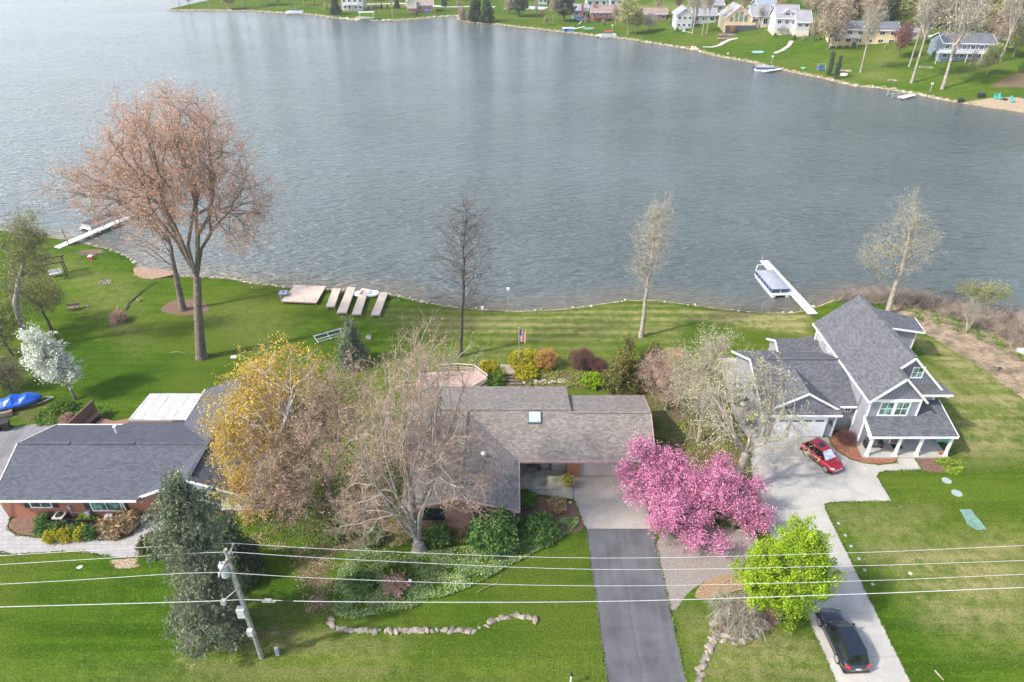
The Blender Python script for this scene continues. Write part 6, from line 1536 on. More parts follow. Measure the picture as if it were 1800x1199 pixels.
for i, (x, y, lab) in enumerate(((178, 922, 'upper round stepping stone left of the ornamental grasses'), (175, 944, 'lower round stepping stone left of the ornamental grasses'))): flat('stepping_stone', lab, 'stepping stone', x, y, .3, M('tan_stone', (.42, .33, .22), .9), .06)
# flowers by entry
r = thing('flower_pot', 'terracotta pot of yellow and purple flowers on the corner of the entry slab', 'flower pot', Vector((5.1, 45.3, .17)))
m = MB(); m.lathe((0, 0, 0), [(.16, 0), (.24, .36), (.26, .36), (.26, .42), (.2, .42)], n=14); m.build('pot', M('terracotta', (.45, .19, .10), .8), r)
for nm, mt_, n_ in (('foliage', lGreen, 120), ('yellow_bloom', lGold, 420), ('purple_bloom', leafmat('purple_petals', (.14, .10, .35), (.25, .18, .5), None, .1), 60)):
    P = RNG.normal(size=(n_, 3))*[.28, .28, .18]+[0, 0, .78]; V, F = quads(P, .13, RNG); raw_mesh(nm, V, F, mt_, r, rnd=RNG.uniform(0, 1, n_))
r = thing('bistro_table', 'small round pale table by the entry wall under the eave', 'table', Vector((3.1, 47.4, .17))); m = MB(); m.lathe((0, 0, .68), [(.38, 0), (.40, .03), (.38, .05)], n=18); m.build('table_top', mSlabS, r); m = MB(); m.cyl((0, 0, 0), (0, 0, .7), .05); m.build('leg', mGrey, r)
m = MB(); m.lathe((0, 0, 0), [(.2, 0), (.2, .04), (.1, .12), (.13, .2), (.05, .3)], n=10); o = m.build('garden_ornament', mBlack); o.location = (2.55, 47.5, .17); tag(o, 'small black and white ornament beside the round entry table', 'ornament')
m = MB(); m.box(-.4, .4, -.25, .25, 0, .02); o = m.build('doormat', mTie); o.location = (1.8, 47.9, .17); tag(o, 'brown doormat at the dark front door', 'doormat')
stones('landscape_rock', 'pale rock at the tip of the entry bed beside the grey concrete apron', [(1001,883),(1004,883)], .22, .3, 1, .02, M('pale_rock_b', (.6, .58, .55), .9), 31, 'rock')
m = MB(); m.bar((-1.1, 0, .1), (1.1, .05, .1), .2, .2); m.bar((-1.1, .1, .3), (1.1, .15, .3), .2, .2); o = m.build('timber_edging', mTie); o.location = G(930, 951); tag(o, 'dark timber edging below the round green juniper', 'edging')
r = thing('garden_lantern', 'small white garden ornament amid the pale ground cover', 'ornament', G(722, 1030)); m = MB(); m.cyl((0, 0, 0), (0, 0, .55), .05); m.build('stem', mGrey, r); m = MB(); m.lathe((0, 0, .55), [(.1, 0), (.16, .08), (.1, .2), (.02, .26)], n=10); m.build('head', mWhite, r)
r = thing('yard_post', 'black and white lamp post top at the bottom edge near the asphalt driveway', 'post', Vector((4.0, 26.6, 0))); m = MB(); m.cyl((0, 0, -.2), (0, 0, 1.1), .06, n=10); m.build('post', mWhite, r); m = MB(); m.lathe((0, 0, 1.1), [(.08, 0), (.12, .05), (.1, .25), (.03, .3)], n=10); m.build('cap', mBlack, r)
# porch furniture
r = thing('porch_bench', 'dark grey bench on the left of the porch', 'bench', Vector((35.3, 50.7, .18)), 0)
m = MB(); m.box(-.8, .8, -.35, .3, .38, .48); m.build('seat', M('charcoal_bench', (.10, .10, .11), .6), r); m = MB(); m.box(-.8, .8, .25, .33, .48, .98); m.build('backrest', M('charcoal_bench_b', (.10, .10, .11), .6), r)
m = MB(); [m.box(x-.05, x+.05, -.3, .3, 0, .66) for x in (-.8, .8)]; build_each(m, 'arm', mBlack, r)
m = MB(); m.box(-.5, .5, -.3, .3, 0, .02); o = m.build('doormat', mBlack); o.location = (37.7, 50.7, .18); tag(o, 'black doormat at the porch door of the grey house', 'doormat')
m = MB(); m.lathe((0, 0, 0), [(.14, 0), (.2, .3), (.22, .34), (.16, .34)], n=12); o = m.build('flower_pot', M('terracotta_b', (.32, .13, .09), .8)); o.location = (41.35, 49.6, .18); tag(o, 'brown flower pot by the rightmost porch post', 'flower pot')
m = MB(); m.box(-.6, .6, -.25, .25, .3, .55); m.box(-.58, -.5, -.2, .2, 0, .3); m.box(.5, .58, -.2, .2, 0, .3); o = m.build('planter_box', M('aqua_planter', (.18, .42, .38), .5)); o.location = G(1652, 778); tag(o, 'aqua planter box beyond the right end of the porch', 'planter')
# patio things
r = thing('patio_table', 'dark-framed glass patio table under the pale branches', 'table', at(1288, 690, .06), .1)
m = MB()
for a, b_ in (((-.9, -.55), (.9, -.55)), ((.9, -.55), (.9, .55)), ((.9, .55), (-.9, .55)), ((-.9, .55), (-.9, -.55)), ((.25, -.55), (.25, .55))): m.bar((*a, .74), (*b_, .74), .06)
m.build('frame', mBlack, r); m = MB(); m.box(-.86, .86, -.52, .52, .72, .73); m.build('glass_top', glassmat('table_glass', (.35, .36, .35), .1), r)
m = MB(); [m.bar((x, y, 0), (x, y, .72), .05) for x in (-.8, .8) for y in (-.5, .5)]; build_each(m, 'leg', mBlack, r)
r = thing('grill', 'black covered grill on the patio', 'grill', at(1300, 712, .06), .1); m = MB(); m.box(-.6, .6, -.3, .3, .1, .9); m.build('cabinet', mBlack, r); m = MB(); m.cyl((-.5, 0, .92), (.5, 0, .92), .28, n=14); m.build('hood', M('grill_hood', (.12, .12, .13), .3), r)
r = thing('lime_umbrella', 'lime-green canopy folded over a cart at the corner of the white garage door', 'cart', at(1316, 745, .06)); m = MB(); m.box(-.45, .45, -.3, .3, .75, .85); m.build('canopy', M('lime_fabric', (.40, .62, .10), .7), r); m = MB(); m.box(-.4, .4, -.25, .25, .1, .7); m.build('cart', mBlack, r)
r = thing('patio_heater', 'white-capped round patio heater near the pale garage wall', 'heater', at(1303, 725, .06)); m = MB(); m.cyl((0, 0, 0), (0, 0, 1.2), .05); m.build('pole', mWhite, r); m = MB(); m.lathe((0, 0, 1.15), [(.35, 0), (.33, .05), (.05, .2)], n=16); m.build('cap', mWhite, r)
# red chair & orange items behind
for x, y, mt_, lab in ((1200, 632, mRubber, 'dark patio chair at the left end of the patio behind the pale trees'), (1192, 628, M('orange_cushion', (.6, .18, .05), .7), 'orange patio chair left of the dark patio chair')):
    r = thing('patio_chair', lab, 'chair', G(x, y), .3); m = MB(); m.box(-.25, .25, -.25, .25, .38, .45); m.build('seat', mt_, r); m = MB(); m.box(-.25, .25, .2, .26, .45, .9); m.build('backrest', mt_, r); m = MB(); [m.box(a-.02, a+.02, b_-.02, b_+.02, 0, .38) for a in (-.22, .22) for b_ in (-.22, .22)]; build_each(m, 'leg', mGrey, r)
# shoreline posts
for x, y, top, lab, c in ((893, 541, 508, 'white birdhouse on a pole at the waterline', mWhite), (848, 553, 541, 'small white sign on a stake near the waterline', mWhite), (1300, 548, 535, 'thin white pipe standing in the shallow water', None), (1339, 545, 530, 'short white stake at the waterline left of the right dock', None)):
    g_ = G(x, y); h_ = px_h(x, y, top); r = thing('marker_post', lab, 'post', g_); m = MB(); m.cyl((0, 0, -.3), (0, 0, h_), .025, n=6); m.build('stake', mAlu, r)
    if c: m = MB(); m.box(-.18, .18, -.14, .14, h_-.15, h_+.15); m.build('birdhouse' if 'bird' in lab else 'sign_panel', c, r)
m = MB(); m.lathe((0, 0, 0), [(.1, 0), (.14, .1), (.05, .22)], n=8); o = m.build('decoy', mWhite); o.location = (G(1296, 546)[0], G(1296, 546)[1], WZ); tag(o, 'small white float on the shallow water right of the thin white pipe', 'float')
stones('debris_rocks', 'dark rubbish heap at the edge of the straw on the right bank', [(1750,645),(1757,652)], .25, .3, 2, .3, mBlack, 33, 'heap')
m = MB(); m.box(-.7, .7, -.4, .4, .05, .35); m.slab([(-.75, -.45, .4), (.75, -.45, .4), (.75, .45, .5), (-.75, .45, .5)], .06); o = m.build('overturned_boat', mWhite); o.location = G(1800, 622); tag(o, 'white overturned tub cut by the right edge of the picture', 'tub')
stick('hose', 'thin dark hose lying along the right bank', [(1775,655),(1788,672),(1800,690),(1815,705)], .03, mBlack, .03)

# ------------------------------------------------------------------ ground cover, litter and the brushy bank
def scatter_poly(poly, n, rng):
    poly = np.array(poly); lo = poly.min(0); hi = poly.max(0); out = []
    while sum(len(a) for a in out) < n:
        P = rng.uniform(lo, hi, (n*2, 2)); out.append(P[inside(P, poly)])
    return np.concatenate(out)[:n]
rng = np.random.default_rng(77)
gc = smoothpoly(PX([(590,1098),(586,1040),(600,990),(640,958),(700,975),(800,965),(880,955),(940,948),(1000,905),(1022,915),(1000,940),(950,968),(890,1000),(850,1022),(800,1045),(748,1058),(735,1068),(690,1075)]), 1)
def carpet(name, label, poly, n, mat, size, zr_=(.04, .28), flat_=.6):
    P2 = scatter_poly(poly, n*2, rng); f = np.sin(P2[:, 0]*1.9+P2[:, 1])*np.sin(P2[:, 1]*2.3-P2[:, 0]*.7)+rng.normal(size=len(P2))*.5; P2 = P2[np.argsort(-f)[:n]]
    P = np.column_stack([P2, rng.uniform(*zr_, len(P2))]); V, F = quads(P, size, rng, 1.2, None, flat_)
    o = raw_mesh(name, V, F, mat, None, rnd=rng.uniform(0, 1, len(P))); tag(o, label, 'ground cover', None, 'stuff'); return o
carpet('ground_cover', 'pale variegated ground cover between the big maple and the fieldstone wall', gc, 34000, leafmat('variegated_leaves', (.15, .24, .07), (.27, .37, .14), (.48, .53, .28), .15), .10)
carpet('ground_cover', 'dark green ground cover under the pale variegated leaves', gc, 7000, lGreen, .12, (.02, .2))
carpet('leaf_litter', 'brown leaf litter and weeds under the front trees', PX([(430,900),(560,880),(800,900),(840,950),(700,960),(620,985),(590,1080),(540,1080),(500,970),(440,960)]), 5000, lTanB, .08, (.0, .06), 1.5)
carpet('wild_undergrowth', 'green weeds between the birch and the bushy tree', PX([(440,880),(560,870),(640,900),(640,950),(540,960),(450,940)]), 6000, lGreen, .10, (.0, .25))
carpet('wild_undergrowth', 'weeds and litter between the crabapples and the pale trees', PX([(1150,780),(1250,700),(1325,780),(1340,890),(1300,930),(1170,930)]), 9000, lOlive, .10, (.0, .2))
carpet('terrace_planting', 'mixed low greenery of the terrace behind the brown roof', PX([(930,655),(1140,650),(1150,690),(930,680)]), 8000, lOlive, .10, (.0, .35))
carpet('weeds', 'weeds along the edge of the parking area at the left', PX([(60,720),(190,712),(200,742),(110,745),(60,752)]), 6000, lGreen, .10, (.0, .25))
# leafless brush hedge
bankp = PX([(1462,527),(1500,518),(1560,517),(1620,524),(1700,540),(1810,563),(1880,585),(1880,650),(1800,612),(1740,585),(1690,565),(1640,548),(1580,536),(1500,533)])
P2 = scatter_poly(bankp, 9000, rng); b0 = np.column_stack([P2, np.full(len(P2), -.3)])
dv = rng.normal(size=(len(P2), 3))*[.45, .45, .15]+[0, 0, .8]; hh = rng.uniform(.5, 1.5, len(P2))[:, None]
p1 = b0+dv*hh*.6; p2 = p1+(dv+rng.normal(size=dv.shape)*.4)*hh*.5; q1 = p1+(dv+rng.normal(size=dv.shape)*.6)*hh*.45
V, F = tubes(np.concatenate([b0, p1, p1]), np.concatenate([p1, p2, q1]), np.concatenate([np.full(len(P2), .016)]*3), np.concatenate([np.full(len(P2), .012), np.full(len(P2), .006), np.full(len(P2), .006)]), 3)
o = raw_mesh('leafless_brush', V, F, M('brush_twigs', (.40, .33, .27), .9, .3, .9, col2=(.15, .12, .10))); tag(o, 'band of leafless pinkish-grey brush along the right shore', 'brush', None, 'stuff')
sp2 = scatter_poly(PX([(1560,535),(1640,552),(1740,590),(1860,650),(1860,740),(1780,690),(1700,632),(1630,590),(1560,562)]), 9000, rng)
b0 = np.column_stack([sp2, rng.uniform(.0, .08, len(sp2))]); a_ = rng.normal(-.4, .7, len(sp2)); L_ = rng.uniform(.25, .8, len(sp2))
b1 = b0+np.column_stack([np.cos(a_)*L_, np.sin(a_)*L_, rng.uniform(0, .12, len(sp2))])
V, F = tubes(b0, b1, np.full(len(b0), .016), np.full(len(b0), .008), 3)
o = raw_mesh('cut_reeds', V, F, M('cut_reed', (.46, .36, .26), .9, .3, .7, col2=(.24, .18, .13))); tag(o, 'cut tan reeds lying on the right bank', 'reeds', None, 'stuff')
carpet('bank_weeds', 'green weeds growing through the brush on the right bank', PX([(1590,545),(1680,560),(1800,620),(1800,640),(1700,590),(1600,560)]), 2500, lGreen, .12, (.0, .4))
carpet('dropped_petals', 'pink petals dropped beneath the crabapples', PX([(1140,880),(1340,880),(1350,960),(1150,970)]), 1800, lPink, .05, (.02, .03), 3)

# grass creeping over paved edges
def edge_grass(paths, per_m, mat, label):
    pts = []
    for path in paths:
        for a, c in zip(path[:-1], path[1:]):
            L = math.dist(a, c); n = max(1, int(L*per_m)); t = rng.uniform(0, 1, n); nv = np.array([-(c[1]-a[1]), c[0]-a[0]])/max(L, 1e-6)
            P = np.outer(1-t, a)+np.outer(t, c)+nv[None]*(rng.normal(size=(n, 1))*.05+.03*np.sin(t*L*3)[:, None]); pts.append(P)
    P = np.concatenate(pts); P = np.column_stack([P, rng.uniform(.02, .09, len(P))]); V, F = quads(P, .09, rng, 1.4)
    o = raw_mesh('edge_grass', V, F, mat, None, rnd=rng.uniform(0, 1, len(P))); tag(o, label, 'grass', None, 'stuff')
edge_grass([[(6.3, 40.3), (6.5, 27), (6.6, 14)], [(11.98, 46.5), (11.98, 27), (11.98, 14)], dl+dl[:1], PX(walk), [(5.6, 43.6), (6.3, 40.3)]], 34, leafmat('edge_grass_blades', (.05, .12, .012), (.12, .2, .03), (.26, .22, .10), .1), 'grass creeping over the edges of the driveways and the walk')
# ------------------------------------------------------------------ the far shore: trees
PROTO = {}
lFarTan = leafmat('hazy_tan_buds', (.34, .29, .19), (.46, .41, .27), None, .15); lFarOlive = leafmat('hazy_olive_leaves', (.25, .28, .08), (.40, .42, .15), (.50, .50, .22), .2)
lFarBrown = leafmat('hazy_brown_buds', (.34, .28, .19), (.46, .39, .27), None, .1)
def far_tree(px, by, ty, typ, label, wsc=1.0, cat=None):
    b = G(px, by); h_ = px_h(px, by, ty); k = h_/10.0; sc3 = (k*wsc, k*wsc, k)
    if typ not in PROTO:
        kw = dict(seed=sum(map(ord, typ)), rtip=.03)
        if typ == 'tan': o = make_tree('bare_tree', label, 'tree', b, straight(5, .22, 5, top=.4), [(0,0,6.6,2.6,2.6,3.3)], 130, mBarkG, mTwigTan, lFarTan, att=.5, spray=(6, 1.1, .02), leaves=1500, lsize=.22, **kw)
        elif typ == 'dark': o = make_tree('bare_tree', label, 'tree', b, straight(6, .2, 5, top=.4), [(0,0,6.6,2.2,2.2,3.2)], 90, mBarkD, mTwigGrey, lFarBrown, att=.5, spray=(5, 1.0, .018), leaves=500, lsize=.16, **kw)
        elif typ == 'tall': o = make_tree('bare_tree', label, 'tree', b, straight(7, .17, 6, (.2, 0), .45), [(0,0,7.6,2.1,2.1,2.4)], 110, mBarkP, mTwigPale, lFarTan, att=.8, spray=(6, .9, .014), up=.5, leaves=700, lsize=.14, **kw)
        elif typ == 'forked': o = make_tree('bare_tree', label, 'tree', b, [(0,0,-.1,.26),(0,0,.5,.2),(.1,0,1.6,.17),(.2,0,3.0,.15)], [(0,0,7.2,2.5,2.3,2.8)], 120, mBarkP, mTwigPale, lFarTan, att=.6, spray=(7, 1.0, .014), up=.5, leaves=800, lsize=.14, **kw)
        elif typ == 'olive': o = make_tree('budding_tree', label, 'tree', b, straight(3.5, .18, 4, top=.5), [(0,0,6,2.8,2.8,3.6),(.8,0,4.5,2.4,2.4,2.2)], 140, mBarkG, mTwigTan, lFarOlive, att=.4, spray=(5, .9, .015), leaves=4500, lsize=.26, lscatter=.25, **kw)
        elif typ == 'dense': o = make_tree('budding_tree', label, 'tree', b, straight(4, .2, 4, top=.5), [(0,0,5.8,3.0,3,3.9),(-.9,0,4.2,2.5,2.4,2.4)], 160, mBark, mTwigTan, lFarBrown, att=.4, spray=(8, 1.1, .02), leaves=3500, lsize=.22, lscatter=.25, **kw)
        elif typ == 'pine': o = make_tree('pine', label, 'tree', b, straight(8, .22, 6, top=.3), [(0,0,3.6,3.0,2.8,1.8),(.3,0,5.8,2.6,2.4,1.7),(-.2,0,8,1.8,1.8,1.7)], 170, mBarkD, mTwigDark, leafmat('pine_needles', (.07, .095, .055), (.14, .165, .10), (.2, .2, .13), .1), att=0, spray=(5, .8, .018), leaves=9000, lsize=.30, lscatter=.22, aspect=1.8, **kw)
        elif typ == 'conifer': o = make_tree('spruce', label, 'tree', b, straight(8.5, .2, 6, top=.2), tiers(9.8, 2.4, .4, 6), 170, mBarkD, mTwigDark, leafmat('spruce_needles', (.04, .07, .03), (.09, .125, .055), (.13, .16, .08), .1), att=-.1, spray=(5, .7, .015), leaves=9000, lsize=.28, lscatter=.2, aspect=1.8, **kw)
        elif typ == 'column': o = make_tree('arborvitae', label, 'tree', b, straight(8, .15, 5, top=.2), [(0,0,2.2,1.15,1.15,2),(0,0,5,1.15,1.15,2.2),(0,0,7.8,.8,.8,2.0)], 120, mBarkD, mTwigDark, lSpruceD, att=0, spray=(5, .6, .02), leaves=9000, lsize=.26, lscatter=.15, **kw)
        elif typ == 'white': o = make_tree('blossoming_tree', label, 'tree', b, straight(3, .2, 4, top=.5), [(0,0,5.6,3.4,3.2,3.8)], 160, mBark, mTwigGrey, leafmat('greyish_blossom', (.45, .40, .36), (.62, .56, .52), None, .15), att=.3, spray=(6, 1.0, .02), leaves=5000, lsize=.26, lscatter=.25, **kw)
        elif typ == 'rust': o = make_tree('budding_tree', label, 'tree', b, straight(3, .2, 4, top=.5), [(0,0,6,3.0,3,3.8)], 140, mBark, mTwigTan, leafmat('copper_leaves', (.36, .17, .06), (.48, .26, .10), None, .1), att=.3, spray=(6, 1.0, .02), leaves=3500, lsize=.26, lscatter=.25, **kw)
        elif typ == 'maroon': o = make_tree('budding_tree', label, 'tree', b, straight(3, .2, 4, top=.5), [(0,0,6,3.4,3.2,3.6)], 140, mBark, mTwigGrey, lRed, att=.3, spray=(6, 1.0, .02), leaves=3500, lsize=.24, lscatter=.25, **kw)
        elif typ == 'bush': o = make_tree('bush', label, 'bush', b, [(0,0,-.2,.3),(0,0,.6,.25),(0,0,1.2,.2)], [(0,0,5,7,6.5,5)], 180, mBarkD, mTwigDark, lGreen, att=.1, spray=(5, 1.4, .04), leaves=9000, lsize=.6, lscatter=.4, **kw)
        elif typ == 'brush': o = make_tree('thicket', label, 'bush', b, [(0,0,-.2,.3),(0,0,.6,.25),(0,0,1.2,.2)], [(0,0,5,7,6.5,5)], 200, mBarkD, mTwigGrey, lFarBrown, att=.1, spray=(9, 2.2, .06), leaves=3000, lsize=.5, lscatter=.4, **kw)
        o.scale = sc3; PROTO[typ] = o
    else:
        o = dup(PROTO[typ], b, U(0, 6.28), sc3, label); 
    if cat: o['category'] = cat
    o['group'] = 'trees and bushes of the far shore'
    return o
FT = [
 # peninsula on the left
 (316,13,-22,'dark','thin bare tree nearest the tip of the far left point',.8),(334,15,-14,'dark','second bare tree from the tip of the far left point',1.1),
 (369,16,-20,'tan','slim bare tree on the far left point right of the two dark ones',.6),(401,17,-25,'olive','wide green-budding tree on the far left point',1.4),
 (431,14,-30,'dark','slim dark tree on the grass between the green-budding tree and the dark-canopied far boat',.7),(470,8,-30,'olive','green hazy tree behind the shore left of the dark-canopied far boat',1.3),
 (512,16,-34,'dark','bare tree standing right behind the dark-canopied far boat',.7),(553,8,-34,'dark','dark-trunked bare tree between the far boat and the far shore spruce',.8),
 (590,26,-16,'conifer','broad dark spruce left of the tall white house',1.15),(624,18,-38,'dark','tall bare tree in front of the tall white house',.6),(653,18,-34,'tan','bare tree at the right corner of the tall white house',.6),
 (663,28,-40,'dark','dark slender trunk on the lawn right of the tall white house',.5),(690,29,-40,'tan','tan slender trunk on the lawn left of the small brick house',.5),
 (671,16,6,'column','left one of the small dark cones in the lawn hedge',1.3),(681,16,7,'column','right one of the small dark cones in the lawn hedge',1.3),(698,15,-12,'conifer','dark green spruce behind the small lawn hedge',.9),
 (730,2,-30,'tan','bare tree behind the small brick house',1.0),(781,12,-14,'conifer','dark spruce at the right side of the small brick house',.9),(806,12,2,'brush','pale brown thicket beside the road right of the small brick house',.7),
 # centre
 (812,36,12,'brush','tan thicket at the left of the paired conifers on the water',.5),(824,38,20,'brush','low tan thicket at the foot of the paired conifers',.5),
 (836,38,-22,'conifer','left one of the paired dark conifers at the water',1.0),(856,40,-20,'conifer','right one of the paired dark conifers at the water',1.0),(895,26,-8,'dense','hazy brown tree left of the broad pine',.9),
 (912,29,-24,'pine','broad dark pine in the middle of the far lawn',1.1),(942,37,-6,'dark','thin grey tree right of the broad pine',.6),(953,30,18,'rust','small orange bush on the far lawn',1.1),(960,44,26,'olive','small olive bush at the water below the orange bush',1.0),
 (992,38,-22,'pine','broad grey-green pine beside the house with a brick chimney',1.15),(972,39,-8,'tan','pale tree at the left of the grey-green pine',.7),(880,6,-18,'tan','bare tree behind the broad pine to its left',1),(950,4,-16,'dense','brown tree at the top edge above the orange bush',.9),
 (1082,42,8,'tan','tan willowy tree left of the two-trunked olive tree',1.2),(1103,61,-12,'olive','tall olive budding tree at the water right of the red-canopied boat',1.0),(1117,60,8,'olive','smaller pale budding tree right beside the tall olive one',.9),
 (1125,42,22,'rust','orange-budded small tree in front of the red-brown house',1.1),(1141,56,18,'white','pale blossoming tree on the far lawn left of the white basement house',1.05),(1155,27,-20,'tan','bare spreading tree behind the pale blossoming tree',.9),
 (1170,26,18,'bush','round green bush left of the white basement house',.5),(1192,18,-8,'maroon','reddish bare tree above the white basement house',.8),
 (1217,60,-30,'forked','two-stemmed tall tree in front of the white basement house',.8),(1234,62,-28,'tall','left straight tall trunk right of the two-stemmed tree',.6),(1242,60,-28,'tall','right leaning tall trunk right of the two-stemmed tree',.6),
 (1277,16,-18,'olive','green tree behind the house with a glass gable',1.1),(1308,16,-20,'dense','brown-crowned tree behind the house with a glass gable',1.1),(1294,28,10,'rust','copper tree behind the roof of the house with a glass gable',1.0),
 (1287,60,44,'rust','small copper tree in front of the dark deck skirt',1.0),(1321,53,30,'conifer','small conifer at the corner of the house with a glass gable',1.0),(1334,50,8,'dark','bare tree between the glass-gable house and the white cottage',.9),
 (1385,14,-22,'olive','olive tree behind the white cottage',1.2),(1420,22,-26,'dense','brown tree behind the right end of the white cottage',1.2),(1454,88,-16,'dense','large tan-leaved tree standing left of the yellow house deck',.95),
 (1456,133,88,'column','left one of the two dark columnar arborvitae at the water',.8),(1468,140,96,'column','right one of the two dark columnar arborvitae at the water',.8),
 (1512,128,10,'tall','slim tree in front of the yellow house',.9),(1578,104,36,'maroon','reddish-crowned tree right of the yellow house',.8),(1598,117,-12,'tall','grey tall tree behind the tallest pale trunk',.8),
 (1602,146,-34,'tall','tall pale leaning trunk nearest the water left of the blue-grey house',.85),(1656,157,-34,'forked','very tall forked tree with yellowish bark nearest the water',.85),
 (1734,131,70,'olive','willowy olive tree against the right side of the blue-grey house',.9),(1701,135,86,'dark','thin grey sapling in front of the blue-grey house',.7),(1757,108,-38,'forked','thick leaning bare tree right of the blue-grey house',.8),
 (1190,56,48,'bush','dark bush at the left basement corner of the white bay-basement house',.45),(1206,56,49,'bush','dark bush at the middle of the white bay basement',.45),(1262,42,33,'olive','small olive tree at the right end of the low white wing',.9),
 (1345,62,50,'olive','small olive tree between the glass-gable house and the white cottage',.9),(1362,66,58,'bush','low bush left of the dark canopy tent',.5),(1395,70,61,'bush','low bush in front of the right half of the white cottage',.6),(1412,72,62,'brush','brown low thicket in front of the white cottage wing',.6),
 (1428,74,30,'dense','brown-budded tree between the white cottage and the yellow house',.8),(1500,84,74,'bush','low green bush under the yellow house deck',.6),(1556,88,76,'olive','small olive tree at the right front of the yellow house',.9),(1590,82,50,'tan','tan bare tree between the yellow house and the small white shed',.9),
 (1618,78,40,'dense','brown tree between the small white shed and the blue-grey house',.8),(1668,116,106,'bush','low green bush at the foot of the blue-grey house',.5),(1722,118,102,'brush','low brown thicket at the right foot of the blue-grey house',.6),(1750,92,40,'tan','tan bare tree just right of the blue-grey roof',1.0),(1780,100,30,'olive','olive tree right of the tan bare tree beside the blue-grey roof',1.0),
 (1060,44,34,'brush','brown thicket at the deck of the red-brown ranch house',.6),(1030,40,30,'brush','brown low thicket between the brick chimney house and the ranch house',.6),(1176,44,30,'olive','small olive tree between the bungalow and the white bay-basement house',.9),(733,28,20,'bush','green round bush at the front of the small brick house',.5),(765,24,12,'olive','small olive tree at the right end of the small brick house',.9),
 (640,22,8,'olive','small olive tree in front of the tall white house',.7),(574,24,4,'olive','olive tree left of the broad far shore spruce',.8),(455,12,-20,'tan','tan bare tree behind the grass of the far left point',1),(488,10,-24,'dense','brown hazy tree left of the dark-canopied far boat',1),(535,10,-24,'olive','olive hazy tree right of the dark-canopied far boat',1.1),
 (1640,102,90,'bush','round green bush at the left corner of the blue-grey house',.5),(1795,128,105,'bush','dark green bush above the mulch bank at the far right',.6),(1525,60,-22,'tan','hazy bare tree above the yellow house roof',1.0),
]
k = 0
for px, by, ty, typ, lab, ws in FT: far_tree(px, by, ty, typ, lab, ws)
# the wooded ridge behind: individual crowns, told apart by what they stand above
tt = ['tan', 'olive', 'tan', 'dense', 'olive', 'tan', 'dense', 'conifer', 'tan', 'olive']
back = []
rr = random.Random(4)
for i, x in enumerate(range(1432, 1830, 17)):
    back.append((x+rr.uniform(-4, 4), 48+rr.uniform(-3, 3)+max(0, (x-1560)*.03), -26+rr.uniform(-10, 6), tt[i % 10]))
NB1 = len(back)
for i, x in enumerate(range(1440, 1830, 24)):
    back.append((x+rr.uniform(-4, 4), 30+rr.uniform(-4, 4), -48+rr.uniform(-10, 6), tt[(i*3+1) % 10]))
NB2 = len(back)
for i, x in enumerate(range(1690, 1850, 22)): back.append((x, 72+i*1.5, 5+rr.uniform(-6, 6), tt[(i*7+2) % 10]))
ORD = 'first second third fourth fifth sixth seventh eighth ninth tenth eleventh twelfth'.split()
ADJ = {'dense': 'brown-budded', 'olive': 'olive-budded', 'tan': 'bare tan', 'maroon': 'reddish', 'conifer': 'dark evergreen', 'dark': 'dark bare'}
cnt = {}
for i, (x, by, ty, typ) in enumerate(back):
    row = 'lower' if i >= NB2 else ('upper' if i >= NB1 else 'middle'); k = cnt[(row, typ)] = cnt.get((row, typ), 0)+1
    o = far_tree(x, by, ty, typ, '%s tree, %s from left in the %s row of woods above the far houses' % (ADJ[typ], ORD[k-1], row), 1.15)
    o['group'] = 'trees of the woods above the far right houses'
for i, x in enumerate(list(range(560, 1060, 30))+[1075, 1260, 1345]):
    typ = ['tan', 'dense', 'dark', 'olive'][i % 4]; k = cnt[typ] = cnt.get(typ, 0)+1
    o = far_tree(x+rr.uniform(-6, 6), 1.5+rr.uniform(-2, 1.5), -30+rr.uniform(-8, 6), typ, '%s tree, %s from left of those cut by the top edge' % (ADJ[typ], ORD[k-1]), 1.0)
    o['group'] = 'trees along the top edge'

